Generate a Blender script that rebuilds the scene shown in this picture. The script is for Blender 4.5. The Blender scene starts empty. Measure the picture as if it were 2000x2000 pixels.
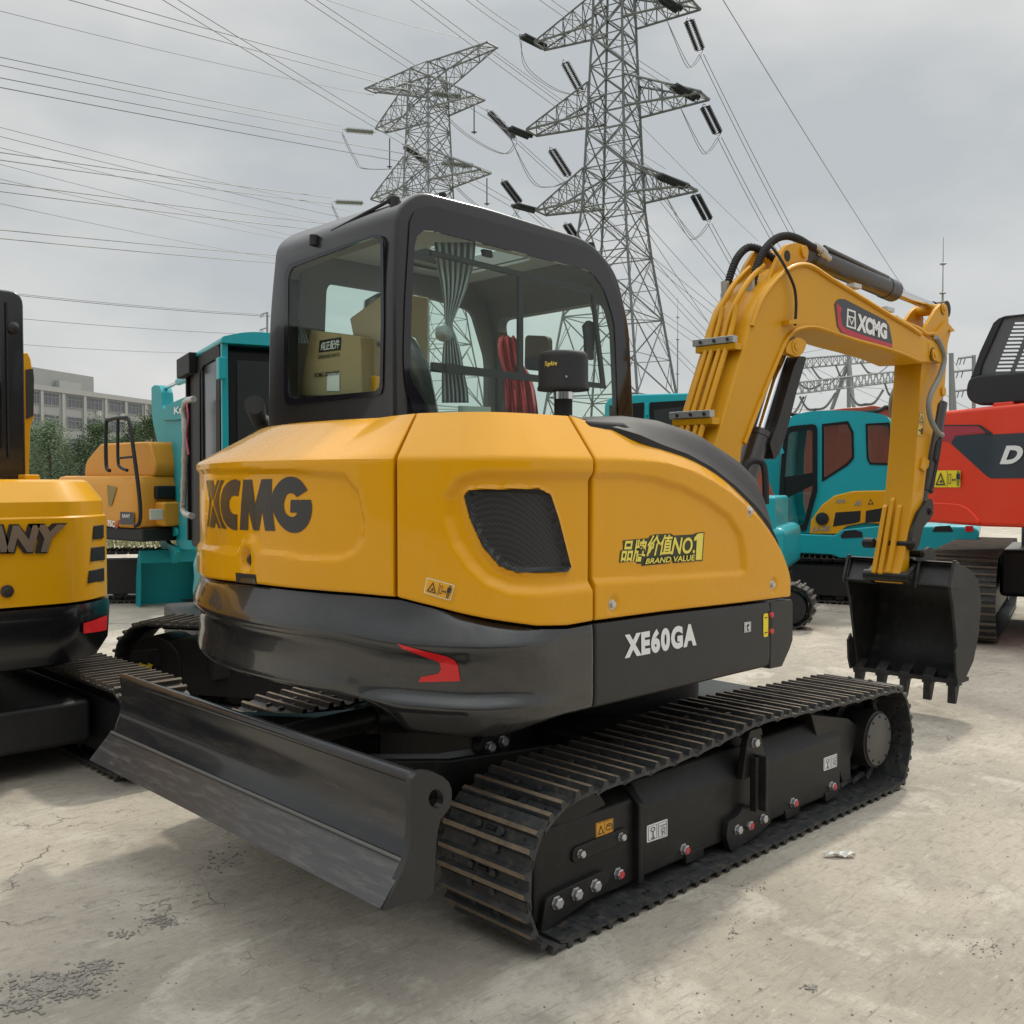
import bpy, bmesh, math, random
import numpy as np
from mathutils import Vector, Matrix
from mathutils.geometry import tessellate_polygon
random.seed(7); np.random.seed(7)
R = math.radians
S = bpy.context.scene
COL = S.collection

# ------------------------------------------------------------------ camera
FPX = 1950.0                      # focal length in pixels of the 2000 px photograph
YAW = R(45.94); TILT = math.atan(60/1950)
CAM = (-3.41, -3.05, 1.45)
cd = bpy.data.cameras.new('camera'); cam = bpy.data.objects.new('camera', cd); COL.objects.link(cam)
cd.sensor_width = 36; cd.lens = 36*FPX/2000; cd.clip_start = .05; cd.clip_end = 3000
cam.location = CAM; cam.rotation_euler = (math.pi/2-TILT, 0, YAW-math.pi/2)
S.camera = cam
FD = (math.cos(YAW)*math.cos(TILT), math.sin(YAW)*math.cos(TILT), -math.sin(TILT))
RT = (math.sin(YAW), -math.cos(YAW), 0)
UP = (math.cos(YAW)*math.sin(TILT), math.sin(YAW)*math.sin(TILT), math.cos(TILT))

# ------------------------------------------------------------------ sun, sky, exposure
SUN_EL = R(50); SUN_AZ = math.atan2(.28, .96)          # direction towards the sun
sl = bpy.data.lights.new('sun', 'SUN'); sun = bpy.data.objects.new('sun', sl); COL.objects.link(sun)
sl.energy = 2.3; sl.angle = R(4.0); sl.color = (1, .93, .80)
sun.rotation_euler = (math.pi/2-SUN_EL, 0, SUN_AZ+math.pi/2)
W = bpy.data.worlds.new('World'); S.world = W; W.use_nodes = True
nt = W.node_tree; N = nt.nodes; N.clear()
def wn(t, **k):
    n = N.new(t)
    for a, b in k.items(): setattr(n, a, b)
    return n
wo = wn('ShaderNodeOutputWorld'); bg = wn('ShaderNodeBackground'); nt.links.new(bg.outputs[0], wo.inputs[0])
sk = wn('ShaderNodeTexSky', sky_type='NISHITA', sun_disc=False, sun_elevation=SUN_EL, sun_rotation=math.pi/2-SUN_AZ)
tc = wn('ShaderNodeTexCoord'); mp = wn('ShaderNodeMapping'); mp.inputs['Scale'].default_value = (1, 1, 2.2)
nz = wn('ShaderNodeTexNoise'); nz.inputs['Scale'].default_value = 2.6; nz.inputs['Detail'].default_value = 5; nz.inputs['Roughness'].default_value = .5
rp = wn('ShaderNodeValToRGB')
rp.color_ramp.elements[0].position = .38; rp.color_ramp.elements[0].color = (5.1, 5.4, 5.5, 1)
rp.color_ramp.elements[1].position = .64; rp.color_ramp.elements[1].color = (7.4, 7.35, 7.15, 1)
nt.links.new(tc.outputs['Generated'], mp.inputs[0]); nt.links.new(mp.outputs[0], nz.inputs[0]); nt.links.new(nz.outputs[0], rp.inputs[0])
mx = wn('ShaderNodeMix', data_type='RGBA'); mx.inputs[0].default_value = .94
nt.links.new(sk.outputs[0], mx.inputs[6]); nt.links.new(rp.outputs[0], mx.inputs[7])
sx = wn('ShaderNodeSeparateXYZ'); nt.links.new(tc.outputs['Generated'], sx.inputs[0])
mr = wn('ShaderNodeMapRange'); mr.inputs[1].default_value = .42; mr.inputs[2].default_value = .95; mr.inputs[3].default_value = 1.0; mr.inputs[4].default_value = 3.4
nt.links.new(sx.outputs[2], mr.inputs[0])
ml = wn('ShaderNodeVectorMath', operation='SCALE'); nt.links.new(mx.outputs[2], ml.inputs[0]); nt.links.new(mr.outputs[0], ml.inputs[3])
nt.links.new(ml.outputs[0], bg.inputs[0]); bg.inputs[1].default_value = .1
S.view_settings.view_transform = 'Standard'; S.view_settings.look = 'None'; S.view_settings.exposure = 0; S.view_settings.gamma = 1
S.render.engine = 'CYCLES'
try:
    S.cycles.use_denoising = True; S.cycles.max_bounces = 8; S.cycles.transparent_max_bounces = 16
except Exception: pass

# ------------------------------------------------------------------ pixel -> place
def ray(px, py):
    a = (px-1000)/FPX; b = -(py-1000)/FPX
    return [FD[i]+a*RT[i]+b*UP[i] for i in range(3)]
def on(ax, v, px, py):
    q = ray(px, py); t = (v-CAM[ax])/q[ax]
    return Vector([CAM[i]+t*q[i] for i in range(3)])
def dep(D, px, py):
    q = ray(px, py); return Vector([CAM[i]+D*q[i] for i in range(3)])
def proj(p):
    q = [p[i]-CAM[i] for i in range(3)]
    z = sum(q[i]*FD[i] for i in range(3)); x = sum(q[i]*RT[i] for i in range(3)); y = sum(q[i]*UP[i] for i in range(3))
    return 1000+FPX*x/z, 1000-FPX*y/z, z
def UY(y, pts): return [(lambda v: (v.x, v.z))(on(1, y, *p)) for p in pts]     # pixels -> (x,z) on a plane y
def UX(x, pts): return [(lambda v: (v.y, v.z))(on(0, x, *p)) for p in pts]     # pixels -> (y,z) on a plane x
def crop(ox, oy, s): return lambda *a: [(ox+s*x, oy+s*y) for x, y in a]

# ------------------------------------------------------------------ materials
MATS = {}
def mat(name, col, rough=.5, metal=0., coat=0., var=.0, dirt=.0, dcol=(.30, .26, .20), scale=6., bump=.0, bscale=60., spec=.5, crough=.06, streak=None, wpos=False):
    if name in MATS: return MATS[name]
    m = bpy.data.materials.new(name); m.use_nodes = True; t = m.node_tree; b = t.nodes['Principled BSDF']
    b.inputs['Base Color'].default_value = (*col, 1); b.inputs['Roughness'].default_value = rough; b.inputs['Metallic'].default_value = metal
    b.inputs['Coat Weight'].default_value = coat; b.inputs['Coat Roughness'].default_value = crough; b.inputs['Specular IOR Level'].default_value = spec
    if var or dirt or bump:
        c = t.nodes.new('ShaderNodeTexCoord'); src = c.outputs['Object']
        if wpos: src = t.nodes.new('ShaderNodeNewGeometry').outputs['Position']
        if streak:
            q = t.nodes.new('ShaderNodeMapping'); q.inputs['Scale'].default_value = streak; t.links.new(src, q.inputs[0]); src = q.outputs[0]
        n = t.nodes.new('ShaderNodeTexNoise'); n.inputs['Scale'].default_value = scale; n.inputs['Detail'].default_value = 7; n.inputs['Roughness'].default_value = .62
        t.links.new(src, n.inputs[0])
        x = t.nodes.new('ShaderNodeMix'); x.data_type = 'RGBA'
        x.inputs[6].default_value = (*[v*(1-var) for v in col], 1); x.inputs[7].default_value = (*[min(1, v*(1+var)) for v in col], 1)
        t.links.new(n.outputs[0], x.inputs[0]); out = x.outputs[2]
        if dirt:
            n2 = t.nodes.new('ShaderNodeTexNoise'); n2.inputs['Scale'].default_value = scale*2.7; n2.inputs['Detail'].default_value = 9; n2.inputs['Roughness'].default_value = .7
            t.links.new(src, n2.inputs[0])
            r = t.nodes.new('ShaderNodeMapRange'); r.inputs[1].default_value = .48; r.inputs[2].default_value = .78; r.inputs[4].default_value = dirt
            t.links.new(n2.outputs[0], r.inputs[0])
            y = t.nodes.new('ShaderNodeMix'); y.data_type = 'RGBA'; y.inputs[7].default_value = (*dcol, 1)
            t.links.new(r.outputs[0], y.inputs[0]); t.links.new(out, y.inputs[6]); out = y.outputs[2]
            rr = t.nodes.new('ShaderNodeMapRange'); rr.inputs[3].default_value = rough; rr.inputs[4].default_value = min(1, rough+.3)
            t.links.new(r.outputs[0], rr.inputs[0]); t.links.new(rr.outputs[0], b.inputs['Roughness'])
        t.links.new(out, b.inputs['Base Color'])
        if bump:
            n3 = t.nodes.new('ShaderNodeTexNoise'); n3.inputs['Scale'].default_value = bscale; n3.inputs['Detail'].default_value = 5
            t.links.new(src if wpos else c.outputs['Object'], n3.inputs[0])
            bp = t.nodes.new('ShaderNodeBump'); bp.inputs['Strength'].default_value = bump; bp.inputs['Distance'].default_value = .01
            t.links.new(n3.outputs[0], bp.inputs['Height']); t.links.new(bp.outputs[0], b.inputs['Normal'])
    MATS[name] = m; return m
def glass(name, tint, refl=1.0, rough=.0):
    m = bpy.data.materials.new(name); m.use_nodes = True; t = m.node_tree; t.nodes.clear()
    o = t.nodes.new('ShaderNodeOutputMaterial'); a = t.nodes.new('ShaderNodeBsdfTransparent'); a.inputs[0].default_value = (*tint, 1)
    g = t.nodes.new('ShaderNodeBsdfGlossy'); g.inputs['Roughness'].default_value = rough; f = t.nodes.new('ShaderNodeFresnel'); ge = t.nodes.new('ShaderNodeNewGeometry'); io = t.nodes.new('ShaderNodeMath'); io.operation = 'MULTIPLY_ADD'; io.inputs[1].default_value = -.8333; io.inputs[2].default_value = 1.5
    t.links.new(ge.outputs['Backfacing'], io.inputs[0]); t.links.new(io.outputs[0], f.inputs[0])
    k = t.nodes.new('ShaderNodeMath'); k.operation = 'MULTIPLY'; k.inputs[1].default_value = refl; t.links.new(f.outputs[0], k.inputs[0])
    x = t.nodes.new('ShaderNodeMixShader'); t.links.new(k.outputs[0], x.inputs[0]); t.links.new(a.outputs[0], x.inputs[1]); t.links.new(g.outputs[0], x.inputs[2])
    t.links.new(x.outputs[0], o.inputs[0]); MATS[name] = m; return m

YEL = mat('xcmg yellow paint', (.68, .315, .0010), .27, coat=.50, crough=.03, spec=.12, var=.06, scale=3, dirt=.10, dcol=(.60, .40, .14), streak=(1, 1, .35), bump=.012, bscale=45)
YEL2 = mat('boom yellow paint', (.60, .285, .004), .42, coat=.15, spec=.2, var=.06, scale=4, dirt=.10, dcol=(.50, .36, .17))
DGR = mat('dark grey gloss paint', (.017, .017, .018), .26, coat=.65, var=.15, scale=3, dirt=.14, dcol=(.08, .075, .065), crough=.05, streak=(1, 1, .3))
SKM = mat('dark grey satin paint', (.027, .027, .027), .42, spec=.3, coat=.08, var=.10, scale=3, dirt=.08, dcol=(.11, .105, .095))
PLM = mat('black textured plastic', (.022, .022, .024), .6, spec=.3, var=.1, scale=8, bump=.12, bscale=420)
FRK = mat('black track frame', (.010, .010, .011), .5, var=.2, scale=4, dirt=.2, dcol=(.04, .036, .03))
FRM = mat('frame black paint', (.014, .0135, .0135), .42, spec=.3, var=.15, scale=5, dirt=.25, dcol=(.085, .08, .07))
BLD = mat('blade dark paint', (.016, .016, .018), .22, spec=.35, var=.25, scale=1.3, dirt=.38, dcol=(.12, .10, .075), coat=.3, streak=(5, .5, 4), bump=.02, bscale=60)  # streaks mix worn dirt with tan reflections put into the colour
BKM = mat('bucket dark paint', (.017, .017, .018), .44, spec=.35, var=.3, scale=4, dirt=.45, dcol=(.10, .092, .08))
BLK = mat('black', (.006, .006, .007), .6)
RUB = mat('black rubber', (.014, .014, .015), .7)
CABM = mat('cab dark bronze paint', (.011, .0105, .0115), .30, coat=.4, var=.1, scale=4, dirt=.08, dcol=(.09, .085, .08))
FRIT = mat('glass black border', (.010, .009, .013), .12, coat=.3)
SHOE = mat('track shoe steel', (.029, .031, .033), .46, spec=.4, var=.35, scale=9, dirt=.75, dcol=(.125, .105, .078), bump=.25, bscale=90, wpos=True)
GRB = mat('far grouser worn', (.10, .08, .058), .72, var=.5, scale=4, dirt=.7, dcol=(.03, .026, .022), wpos=True)
GRO = mat('track grouser worn', (.19, .142, .095), .72, var=.5, scale=5, dirt=.95, dcol=(.05, .042, .034), bump=.5, bscale=160, wpos=True)
BOLT = mat('zinc bolt', (.55, .55, .54), .35, metal=.7)
REDB = mat('red bolt cap', (.55, .06, .07), .5)
CHR = mat('chrome rod', (.72, .73, .75), .12, metal=1)
STL = mat('dark steel barrel', (.035, .032, .031), .34, coat=.2, var=.15, scale=6)
RED = mat('red reflector', (.62, .008, .012), .35, coat=.3)
WHT = mat('white decal', (.74, .74, .73), .5)
INK = mat('black decal', (.018, .018, .02), .4, coat=.2)
ORG = mat('orange sticker', (.75, .36, .02), .45)
YST = mat('yellow sticker', (.80, .62, .02), .45)
GOLD = mat('pale gold decal', (.80, .66, .10), .45)
TEAL = mat('teal paint', (.012, .34, .39), .36, coat=.2, spec=.3, var=.06, scale=3, dirt=.06, dcol=(.14, .24, .22))
TEAL2 = mat('teal arm paint', (.010, .27, .30), .5, coat=.0, spec=.25, var=.08, scale=4, dirt=.10, dcol=(.12, .22, .20))
ORY = mat('orange yellow paint', (.58, .255, .022), .45, coat=.1, spec=.3, var=.06, scale=3, dirt=.1, dcol=(.5, .34, .2))
SYEL = mat('left machine yellow', (.68, .33, .002), .32, coat=.25, spec=.35, var=.05, scale=3, dirt=.05, dcol=(.6, .42, .2))
REDP = mat('red paint', (.72, .042, .010), .42, coat=.15, spec=.3, var=.06, scale=3, dirt=.07, dcol=(.5, .2, .14))
REDD = mat('crimson panel', (.36, .02, .04), .4, coat=.3)
NAVY = mat('dark navy panel', (.02, .024, .034), .45, coat=.2)
GLS = glass('cab glass', (.94, .995, .965), .5)
GLD = glass('dark cab glass', (.42, .46, .46), 1.2)
GLM = glass('mid cab glass', (.66, .76, .76), 1.3)
GRT = mat('galvanised steel', (.115, .132, .128), .6, var=.15, scale=.6)  # raised a little to put light haze into the nearer pylon's colour
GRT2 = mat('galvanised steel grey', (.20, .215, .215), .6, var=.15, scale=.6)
INSB = mat('dark insulator', (.018, .024, .024), .35)
INSG = mat('pale insulator glass', (.22, .245, .20), .4)
WIRE = mat('power cable', (.16, .17, .175), .55, metal=.3)
CLOTH = mat('grey curtain', (.27, .30, .31), .85, var=.1, scale=9)
CARD = mat('cardboard', (.36, .27, .15), .8, var=.1, scale=4, dirt=.1)

# ------------------------------------------------------------------ mesh builder
def frame_of(t):
    t = t.normalized(); a = Vector((0, 0, 1)) if abs(t.z) < .9 else Vector((1, 0, 0))
    u = t.cross(a).normalized(); return u, t.cross(u).normalized()
class MB:
    def __init__(s): s.v = []; s.f = []; s.m = []
    def add(s, vs, fs, mi=0):
        o = len(s.v); s.v += [tuple(p) for p in vs]; s.f += [tuple(i+o for i in f) for f in fs]; s.m += [mi]*len(fs); return s
    def box(s, lo, hi, mi=0, rot=None, piv=None):
        x0, y0, z0 = lo; x1, y1, z1 = hi
        vs = [Vector(p) for p in ((x0, y0, z0), (x1, y0, z0), (x1, y1, z0), (x0, y1, z0), (x0, y0, z1), (x1, y0, z1), (x1, y1, z1), (x0, y1, z1))]
        if rot is not None:
            c = Vector(piv) if piv else sum(vs, Vector())/8
            vs = [c+rot@(p-c) for p in vs]
        return s.add(vs, [(0, 3, 2, 1), (4, 5, 6, 7), (0, 1, 5, 4), (1, 2, 6, 5), (2, 3, 7, 6), (3, 0, 4, 7)], mi)
    def prism(s, pts, a0, a1, ax='y', mi=0):
        f = {'y': lambda p, a: (p[0], a, p[1]), 'x': lambda p, a: (a, p[0], p[1]), 'z': lambda p, a: (p[0], p[1], a)}[ax]
        n = len(pts); vs = [f(p, a0) for p in pts]+[f(p, a1) for p in pts]
        return s.add(vs, [tuple(range(n))[::-1], tuple(range(n, 2*n))]+[(i, (i+1) % n, n+(i+1) % n, n+i) for i in range(n)], mi)
    def ring(s, outer, inner, a0, a1, ax='y', mi=0):
        f = {'y': lambda p, a: (p[0], a, p[1]), 'x': lambda p, a: (a, p[0], p[1]), 'z': lambda p, a: (p[0], p[1], a)}[ax]
        n = len(outer); vs = [f(p, a) for a in (a0, a1) for q in (outer, inner) for p in q]; fs = []
        for i in range(n):
            j = (i+1) % n
            fs += [(i, j, n+j, n+i), (2*n+j, 2*n+i, 3*n+i, 3*n+j), (j, i, 2*n+i, 2*n+j), (n+i, n+j, 3*n+j, 3*n+i)]
        return s.add(vs, fs, mi)
    def tube(s, path, r, n=8, mi=0, cap=True, closed=False):
        P = [Vector(p) for p in path]; k = len(P); rr = r if hasattr(r, '__len__') else [r]*k
        vs = []; fs = []; u = None
        for i in range(k):
            if closed: t = P[(i+1) % k]-P[i-1]
            else: t = P[min(i+1, k-1)]-P[max(i-1, 0)]
            if t.length < 1e-9: t = Vector((0, 0, 1))
            if u is None: u, w = frame_of(t)
            else:
                t = t.normalized(); u = (u-t*u.dot(t)); u = u.normalized() if u.length > 1e-6 else frame_of(t)[0]; w = t.cross(u)
            for j in range(n):
                a = 2*math.pi*j/n; vs.append(P[i]+(u*math.cos(a)+w*math.sin(a))*rr[i])
        for i in range(k if closed else k-1):
            for j in range(n):
                b = (i+1) % k
                fs.append((i*n+j, i*n+(j+1) % n, b*n+(j+1) % n, b*n+j))
        if cap and not closed: fs += [tuple(range(n))[::-1], tuple(range((k-1)*n, k*n))]
        return s.add(vs, fs, mi)
    def cyl(s, p0, p1, r, n=16, mi=0, r1=None): return s.tube([p0, p1], [r, r if r1 is None else r1], n, mi)
    def lathe(s, o, axis, prof, n=24, mi=0):            # prof: (distance along axis, radius)
        o = Vector(o); ax = Vector(axis).normalized(); return s.tube([o+ax*d for d, _ in prof], [max(q, 1e-4) for _, q in prof], n, mi)
    def grid(s, rows, mi=0, flip=False):
        n = len(rows[0]); o = [p for r in rows for p in r]; fs = []
        for i in range(len(rows)-1):
            for j in range(n-1):
                q = (i*n+j, i*n+j+1, (i+1)*n+j+1, (i+1)*n+j); fs.append(q[::-1] if flip else q)
        return s.add(o, fs, mi)
    def build(s, name, mats, parent=None, sm=35, bev=0, seg=2, loc=None, fix=True):
        me = bpy.data.meshes.new(name); me.from_pydata(s.v, [], s.f); me.update()
        if fix:
            bm = bmesh.new(); bm.from_mesh(me); bmesh.ops.recalc_face_normals(bm, faces=bm.faces); bm.to_mesh(me); bm.free()
        for m in (mats if isinstance(mats, (list, tuple)) else [mats]): me.materials.append(m)
        if any(s.m): me.polygons.foreach_set('material_index', s.m)
        if sm:
            me.shade_smooth(); me.set_sharp_from_angle(angle=R(sm))
        o = bpy.data.objects.new(name, me); COL.objects.link(o)
        if parent: o.parent = parent
        if loc: o.location = loc
        if bev:
            b = o.modifiers.new('edge', 'BEVEL'); b.width = bev; b.segments = seg; b.limit_method = 'ANGLE'; b.angle_limit = R(32); b.harden_normals = bool(sm)
        return o
def tag(o, label=None, cat=None, group=None, kind=None):
    if label: o['label'] = label
    if cat: o['category'] = cat
    if group: o['group'] = group
    if kind: o['kind'] = kind
    return o
def thing(name, label, cat, loc=(0, 0, 0), rz=0, group=None):
    o = bpy.data.objects.new(name, None); COL.objects.link(o); o.location = loc; o.rotation_euler = (0, 0, rz); o.empty_display_size = .2
    return tag(o, label, cat, group)
def catmull(P, k=6, closed=False):
    P = [Vector(p) for p in P]; n = len(P); out = []
    for i in range(n if closed else n-1):
        g = (lambda j: P[j % n]) if closed else (lambda j: P[min(max(j, 0), n-1)])
        a, b, c, d = g(i-1), g(i), g(i+1), g(i+2)
        for j in range(k):
            t = j/k; out.append(.5*((2*b)+(c-a)*t+(2*a-5*b+4*c-d)*t*t+(3*b-a-3*c+d)*t**3))
    if not closed: out.append(P[-1])
    return out
def sm2(P, k=4, closed=False): return [(p.x, p.y) for p in catmull([(a, b, 0) for a, b in P], k, closed)]
def rrect(x0, y0, x1, y1, r, k=4):
    out = []
    for cx, cy, a0 in ((x1-r, y1-r, 0), (x0+r, y1-r, 90), (x0+r, y0+r, 180), (x1-r, y0+r, 270)):
        out += [(cx+r*math.cos(R(a0+90*i/k)), cy+r*math.sin(R(a0+90*i/k))) for i in range(k+1)]
    return out
def rpoly(P, r, k=5):                                   # polygon with rounded corners
    out = []; n = len(P)
    for i in range(n):
        a, b, c = Vector(P[i-1]), Vector(P[i]), Vector(P[(i+1) % n]); rr = r[i] if hasattr(r, '__len__') else r
        u, v = a-b, c-b; d = min(rr, u.length*.48, v.length*.48)
        if d < 1e-5: out.append((b.x, b.y)); continue
        p, q = b+u.normalized()*d, b+v.normalized()*d
        out += [tuple((1-t)**2*p+2*t*(1-t)*b+t*t*q) for t in [j/k for j in range(k+1)]]
    return [(p[0], p[1]) for p in out]
def resample(P, n):
    A = np.array(P+[P[0]]); L = np.r_[0, np.cumsum(np.hypot(*np.diff(A, axis=0).T))]
    s = np.linspace(0, L[-1], n, endpoint=False); return list(zip(np.interp(s, L, A[:, 0]), np.interp(s, L, A[:, 1])))
def inset(P, d):                                        # offset a counter-clockwise polygon inwards
    A = np.array(P); n = len(A); ar = sum(A[i-1][0]*A[i][1]-A[i][0]*A[i-1][1] for i in range(n)); sg = 1 if ar > 0 else -1
    out = []
    for i in range(n):
        e1 = A[i]-A[i-1]; e2 = A[(i+1) % n]-A[i]
        n1 = np.array((-e1[1], e1[0]))/max(1e-9, np.hypot(*e1))*sg; n2 = np.array((-e2[1], e2[0]))/max(1e-9, np.hypot(*e2))*sg
        b = n1+n2; b = b/max(1e-6, np.hypot(*b)); out.append(tuple(A[i]+b*d/max(.35, float(b@n1))))
    return out
def sdf(x, z, poly):                                    # signed distance, negative inside
    A = np.array(poly); B = np.roll(A, -1, 0); d = np.full(x.shape, 1e9); ins = np.zeros(x.shape, bool)
    for (ax, ay), (bx, by) in zip(A, B):
        ex, ey = bx-ax, by-ay; t = np.clip(((x-ax)*ex+(z-ay)*ey)/max(1e-12, ex*ex+ey*ey), 0, 1)
        d = np.minimum(d, np.hypot(x-ax-t*ex, z-ay-t*ey))
        ins ^= ((ay > z) != (by > z)) & (x < (bx-ax)*(z-ay)/(by-ay if by != ay else 1e-12)+ax)
    return np.where(ins, -d, d)
def sstep(a, b, x):
    t = np.clip((x-a)/(b-a), 0, 1); return t*t*(3-2*t)
# text -> flat triangles inside the unit box (0..1, 0..1); also returns the aspect ratio
def text2d(body, bold=.0, shear=.0, space=1.0):
    c = bpy.data.curves.new('lettering', 'FONT'); c.body = body; c.offset = bold; c.shear = shear; c.space_character = space; c.resolution_u = 4
    o = bpy.data.objects.new('lettering', c); COL.objects.link(o); dg = bpy.context.evaluated_depsgraph_get()
    me = bpy.data.meshes.new_from_object(o.evaluated_get(dg)); A = np.array([v.co[:2] for v in me.vertices]); F = [tuple(p.vertices) for p in me.polygons]
    bpy.data.objects.remove(o); bpy.data.curves.remove(c); bpy.data.meshes.remove(me)
    lo, hi = A.min(0), A.max(0); return (A-lo)/(hi-lo), F, (hi-lo)[0]/(hi-lo)[1]
def poly2d(loops):
    pts = [Vector((x, y, 0)) for l in loops for x, y in l]
    tr = tessellate_polygon([[Vector((x, y, 0)) for x, y in l] for l in loops])
    return np.array([(p.x, p.y) for p in pts]), [tuple(t) for t in tr]
def chop(V, F, step):                                   # cut a flat mesh on a grid so that it can follow a curved surface
    bm = bmesh.new(); vs = [bm.verts.new((x, y, 0)) for x, y in V]
    for f in F:
        try: bm.faces.new([vs[i] for i in f])
        except ValueError: pass
    bmesh.ops.remove_doubles(bm, verts=bm.verts, dist=1e-6)
    for ax in (0, 1):
        lo = min(v.co[ax] for v in bm.verts); hi = max(v.co[ax] for v in bm.verts); k = lo+step
        while k < hi:
            co = [0, 0, 0]; co[ax] = k; no = [0, 0, 0]; no[ax] = 1
            bmesh.ops.bisect_plane(bm, geom=bm.verts[:]+bm.edges[:]+bm.faces[:], plane_co=co, plane_no=no, dist=1e-7); k += step
    bm.verts.ensure_lookup_table(); bm.verts.index_update()
    V2 = np.array([v.co[:2] for v in bm.verts]); F2 = [tuple(v.index for v in f.verts) for f in bm.faces]; bm.free(); return V2, F2
def orient(mb, eye):                                    # turn every face of a decal towards a point
    for i, f in enumerate(mb.f):
        a, b, c = [Vector(mb.v[j]) for j in f[:3]]
        if (b-a).cross(c-a).dot(Vector(eye)-a) < 0: mb.f[i] = f[::-1]
    return mb
def quadmap(q):                                         # unit box -> quad (bl, br, tr, tl)
    q = [np.array(p, float) for p in q]
    return lambda u, v: (1-u)*(1-v)*q[0]+u*(1-v)*q[1]+u*v*q[2]+(1-u)*v*q[3]
def flat_decal(mb, V, F, q, mi=0):                      # q: four 3D corners bl, br, tr, tl
    f = quadmap(q); mb.add([tuple(f(x, y)) for x, y in V], F, mi); return mb
# ------------------------------------------------------------------ ground
def concrete():
    m = bpy.data.materials.new('worn concrete'); m.use_nodes = True; t = m.node_tree; b = t.nodes['Principled BSDF']; L = t.links.new
    def nd(ty, **k):
        n = t.nodes.new(ty)
        for a, v in k.items():
            if a in n.inputs: n.inputs[a].default_value = v
            else: setattr(n, a, v)
        return n
    c = nd('ShaderNodeTexCoord')
    def noise(sc, det=6, ro=.6, dist=0., src=None):
        n = nd('ShaderNodeTexNoise', Scale=sc, Detail=det, Roughness=ro, Distortion=dist); L(src or c.outputs['Object'], n.inputs[0]); return n.outputs[0]
    def ramp(src, a, z, lo=0., hi=1.):
        n = nd('ShaderNodeMapRange'); n.inputs[1].default_value = a; n.inputs[2].default_value = z; n.inputs[3].default_value = lo; n.inputs[4].default_value = hi
        n.interpolation_type = 'SMOOTHSTEP'; L(src, n.inputs[0]); return n.outputs[0]
    def mixc(f, a, q):
        n = nd('ShaderNodeMix', data_type='RGBA')
        L(f, n.inputs[0])
        for i, v in ((6, a), (7, q)):
            if isinstance(v, tuple): n.inputs[i].default_value = (*v, 1)
            else: L(v, n.inputs[i])
        return n.outputs[2]
    def mul(a, q):
        n = nd('ShaderNodeMath', operation='MULTIPLY'); L(a, n.inputs[0])
        if isinstance(q, float): n.inputs[1].default_value = q
        else: L(q, n.inputs[1])
        return n.outputs[0]
    base = mixc(ramp(noise(.7, 7, .66, .5), .36, .64), (.315, .284, .235), (.44, .395, .325))
    base = mixc(ramp(noise(2.3, 8, .68, .6), .50, .66), base, (.49, .45, .38))             # bleached film
    base = mixc(mul(ramp(noise(1.1, 7, .7, .8), .55, .76), .42), base, (.235, .21, .172))   # damp stains
    mpg = nd('ShaderNodeMapping'); mpg.inputs['Scale'].default_value = (1.2, 9, 1); mpg.inputs['Rotation'].default_value = (0, 0, R(38)); L(c.outputs['Object'], mpg.inputs[0])
    base = mixc(mul(ramp(noise(1.4, 8, .7, .4, mpg.outputs[0]), .55, .75), .28), base, (.24, .21, .168))     # trowel and drag streaks
    base = mixc(mul(ramp(noise(1.9, 8, .7, .3, mpg.outputs[0]), .60, .72), .30), base, (.55, .50, .42))
    mpf = nd('ShaderNodeMapping'); mpf.inputs['Scale'].default_value = (5, 34, 1); mpf.inputs['Rotation'].default_value = (0, 0, R(44)); L(c.outputs['Object'], mpf.inputs[0])
    base = mixc(mul(ramp(noise(1.6, 8, .72, .6, mpf.outputs[0]), .52, .68), .60), base, (.20, .18, .15)); base = mixc(mul(ramp(noise(2.3, 8, .72, .5, mpf.outputs[0]), .56, .68), .50), base, (.58, .54, .46))
    base = mixc(mul(ramp(noise(15, 9, .74, .3), .50, .68), .45), base, (.22, .195, .16))
    fine = noise(38, 8, .75); base = mixc(mul(ramp(fine, .50, .76), .5), base, (.20, .176, .145))
    wob = nd('ShaderNodeTexNoise', Scale=1.8, Detail=6, Roughness=.65); L(c.outputs['Object'], wob.inputs[0])
    vm = nd('ShaderNodeVectorMath', operation='SCALE'); vm.inputs[3].default_value = .55; L(wob.outputs['Color'], vm.inputs[0])
    va = nd('ShaderNodeVectorMath', operation='ADD'); L(c.outputs['Object'], va.inputs[0]); L(vm.outputs[0], va.inputs[1])
    vo = nd('ShaderNodeTexVoronoi', feature='DISTANCE_TO_EDGE', Scale=.62); L(va.outputs[0], vo.inputs[0])
    crack = mul(ramp(vo.outputs[0], .0, .0045, 1, 0), ramp(noise(.8, 3), .52, .62))
    vo2 = nd('ShaderNodeTexVoronoi', feature='DISTANCE_TO_EDGE', Scale=5.5); L(va.outputs[0], vo2.inputs[0])
    flake = ramp(noise(1.25, 6, .65, .5), .575, .66)                                         # spalled patches
    crack2 = mul(ramp(vo2.outputs[0], .0, .035, 1, 0), flake)
    base = mixc(mul(crack, .75), base, (.10, .092, .078)); base = mixc(mul(crack2, .38), base, (.13, .12, .10))
    L(base, b.inputs['Base Color']); b.inputs['Roughness'].default_value = .86; b.inputs['Specular IOR Level'].default_value = .3
    h = nd('ShaderNodeMath', operation='ADD'); L(mul(noise(7, 10, .76), .62), h.inputs[0]); L(mul(noise(85, 6, .7), .16), h.inputs[1])
    h2 = nd('ShaderNodeMath', operation='SUBTRACT'); L(h.outputs[0], h2.inputs[0]); L(mul(crack, .6), h2.inputs[1])
    h3 = nd('ShaderNodeMath', operation='SUBTRACT'); L(h2.outputs[0], h3.inputs[0]); L(mul(crack2, .4), h3.inputs[1])
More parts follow.
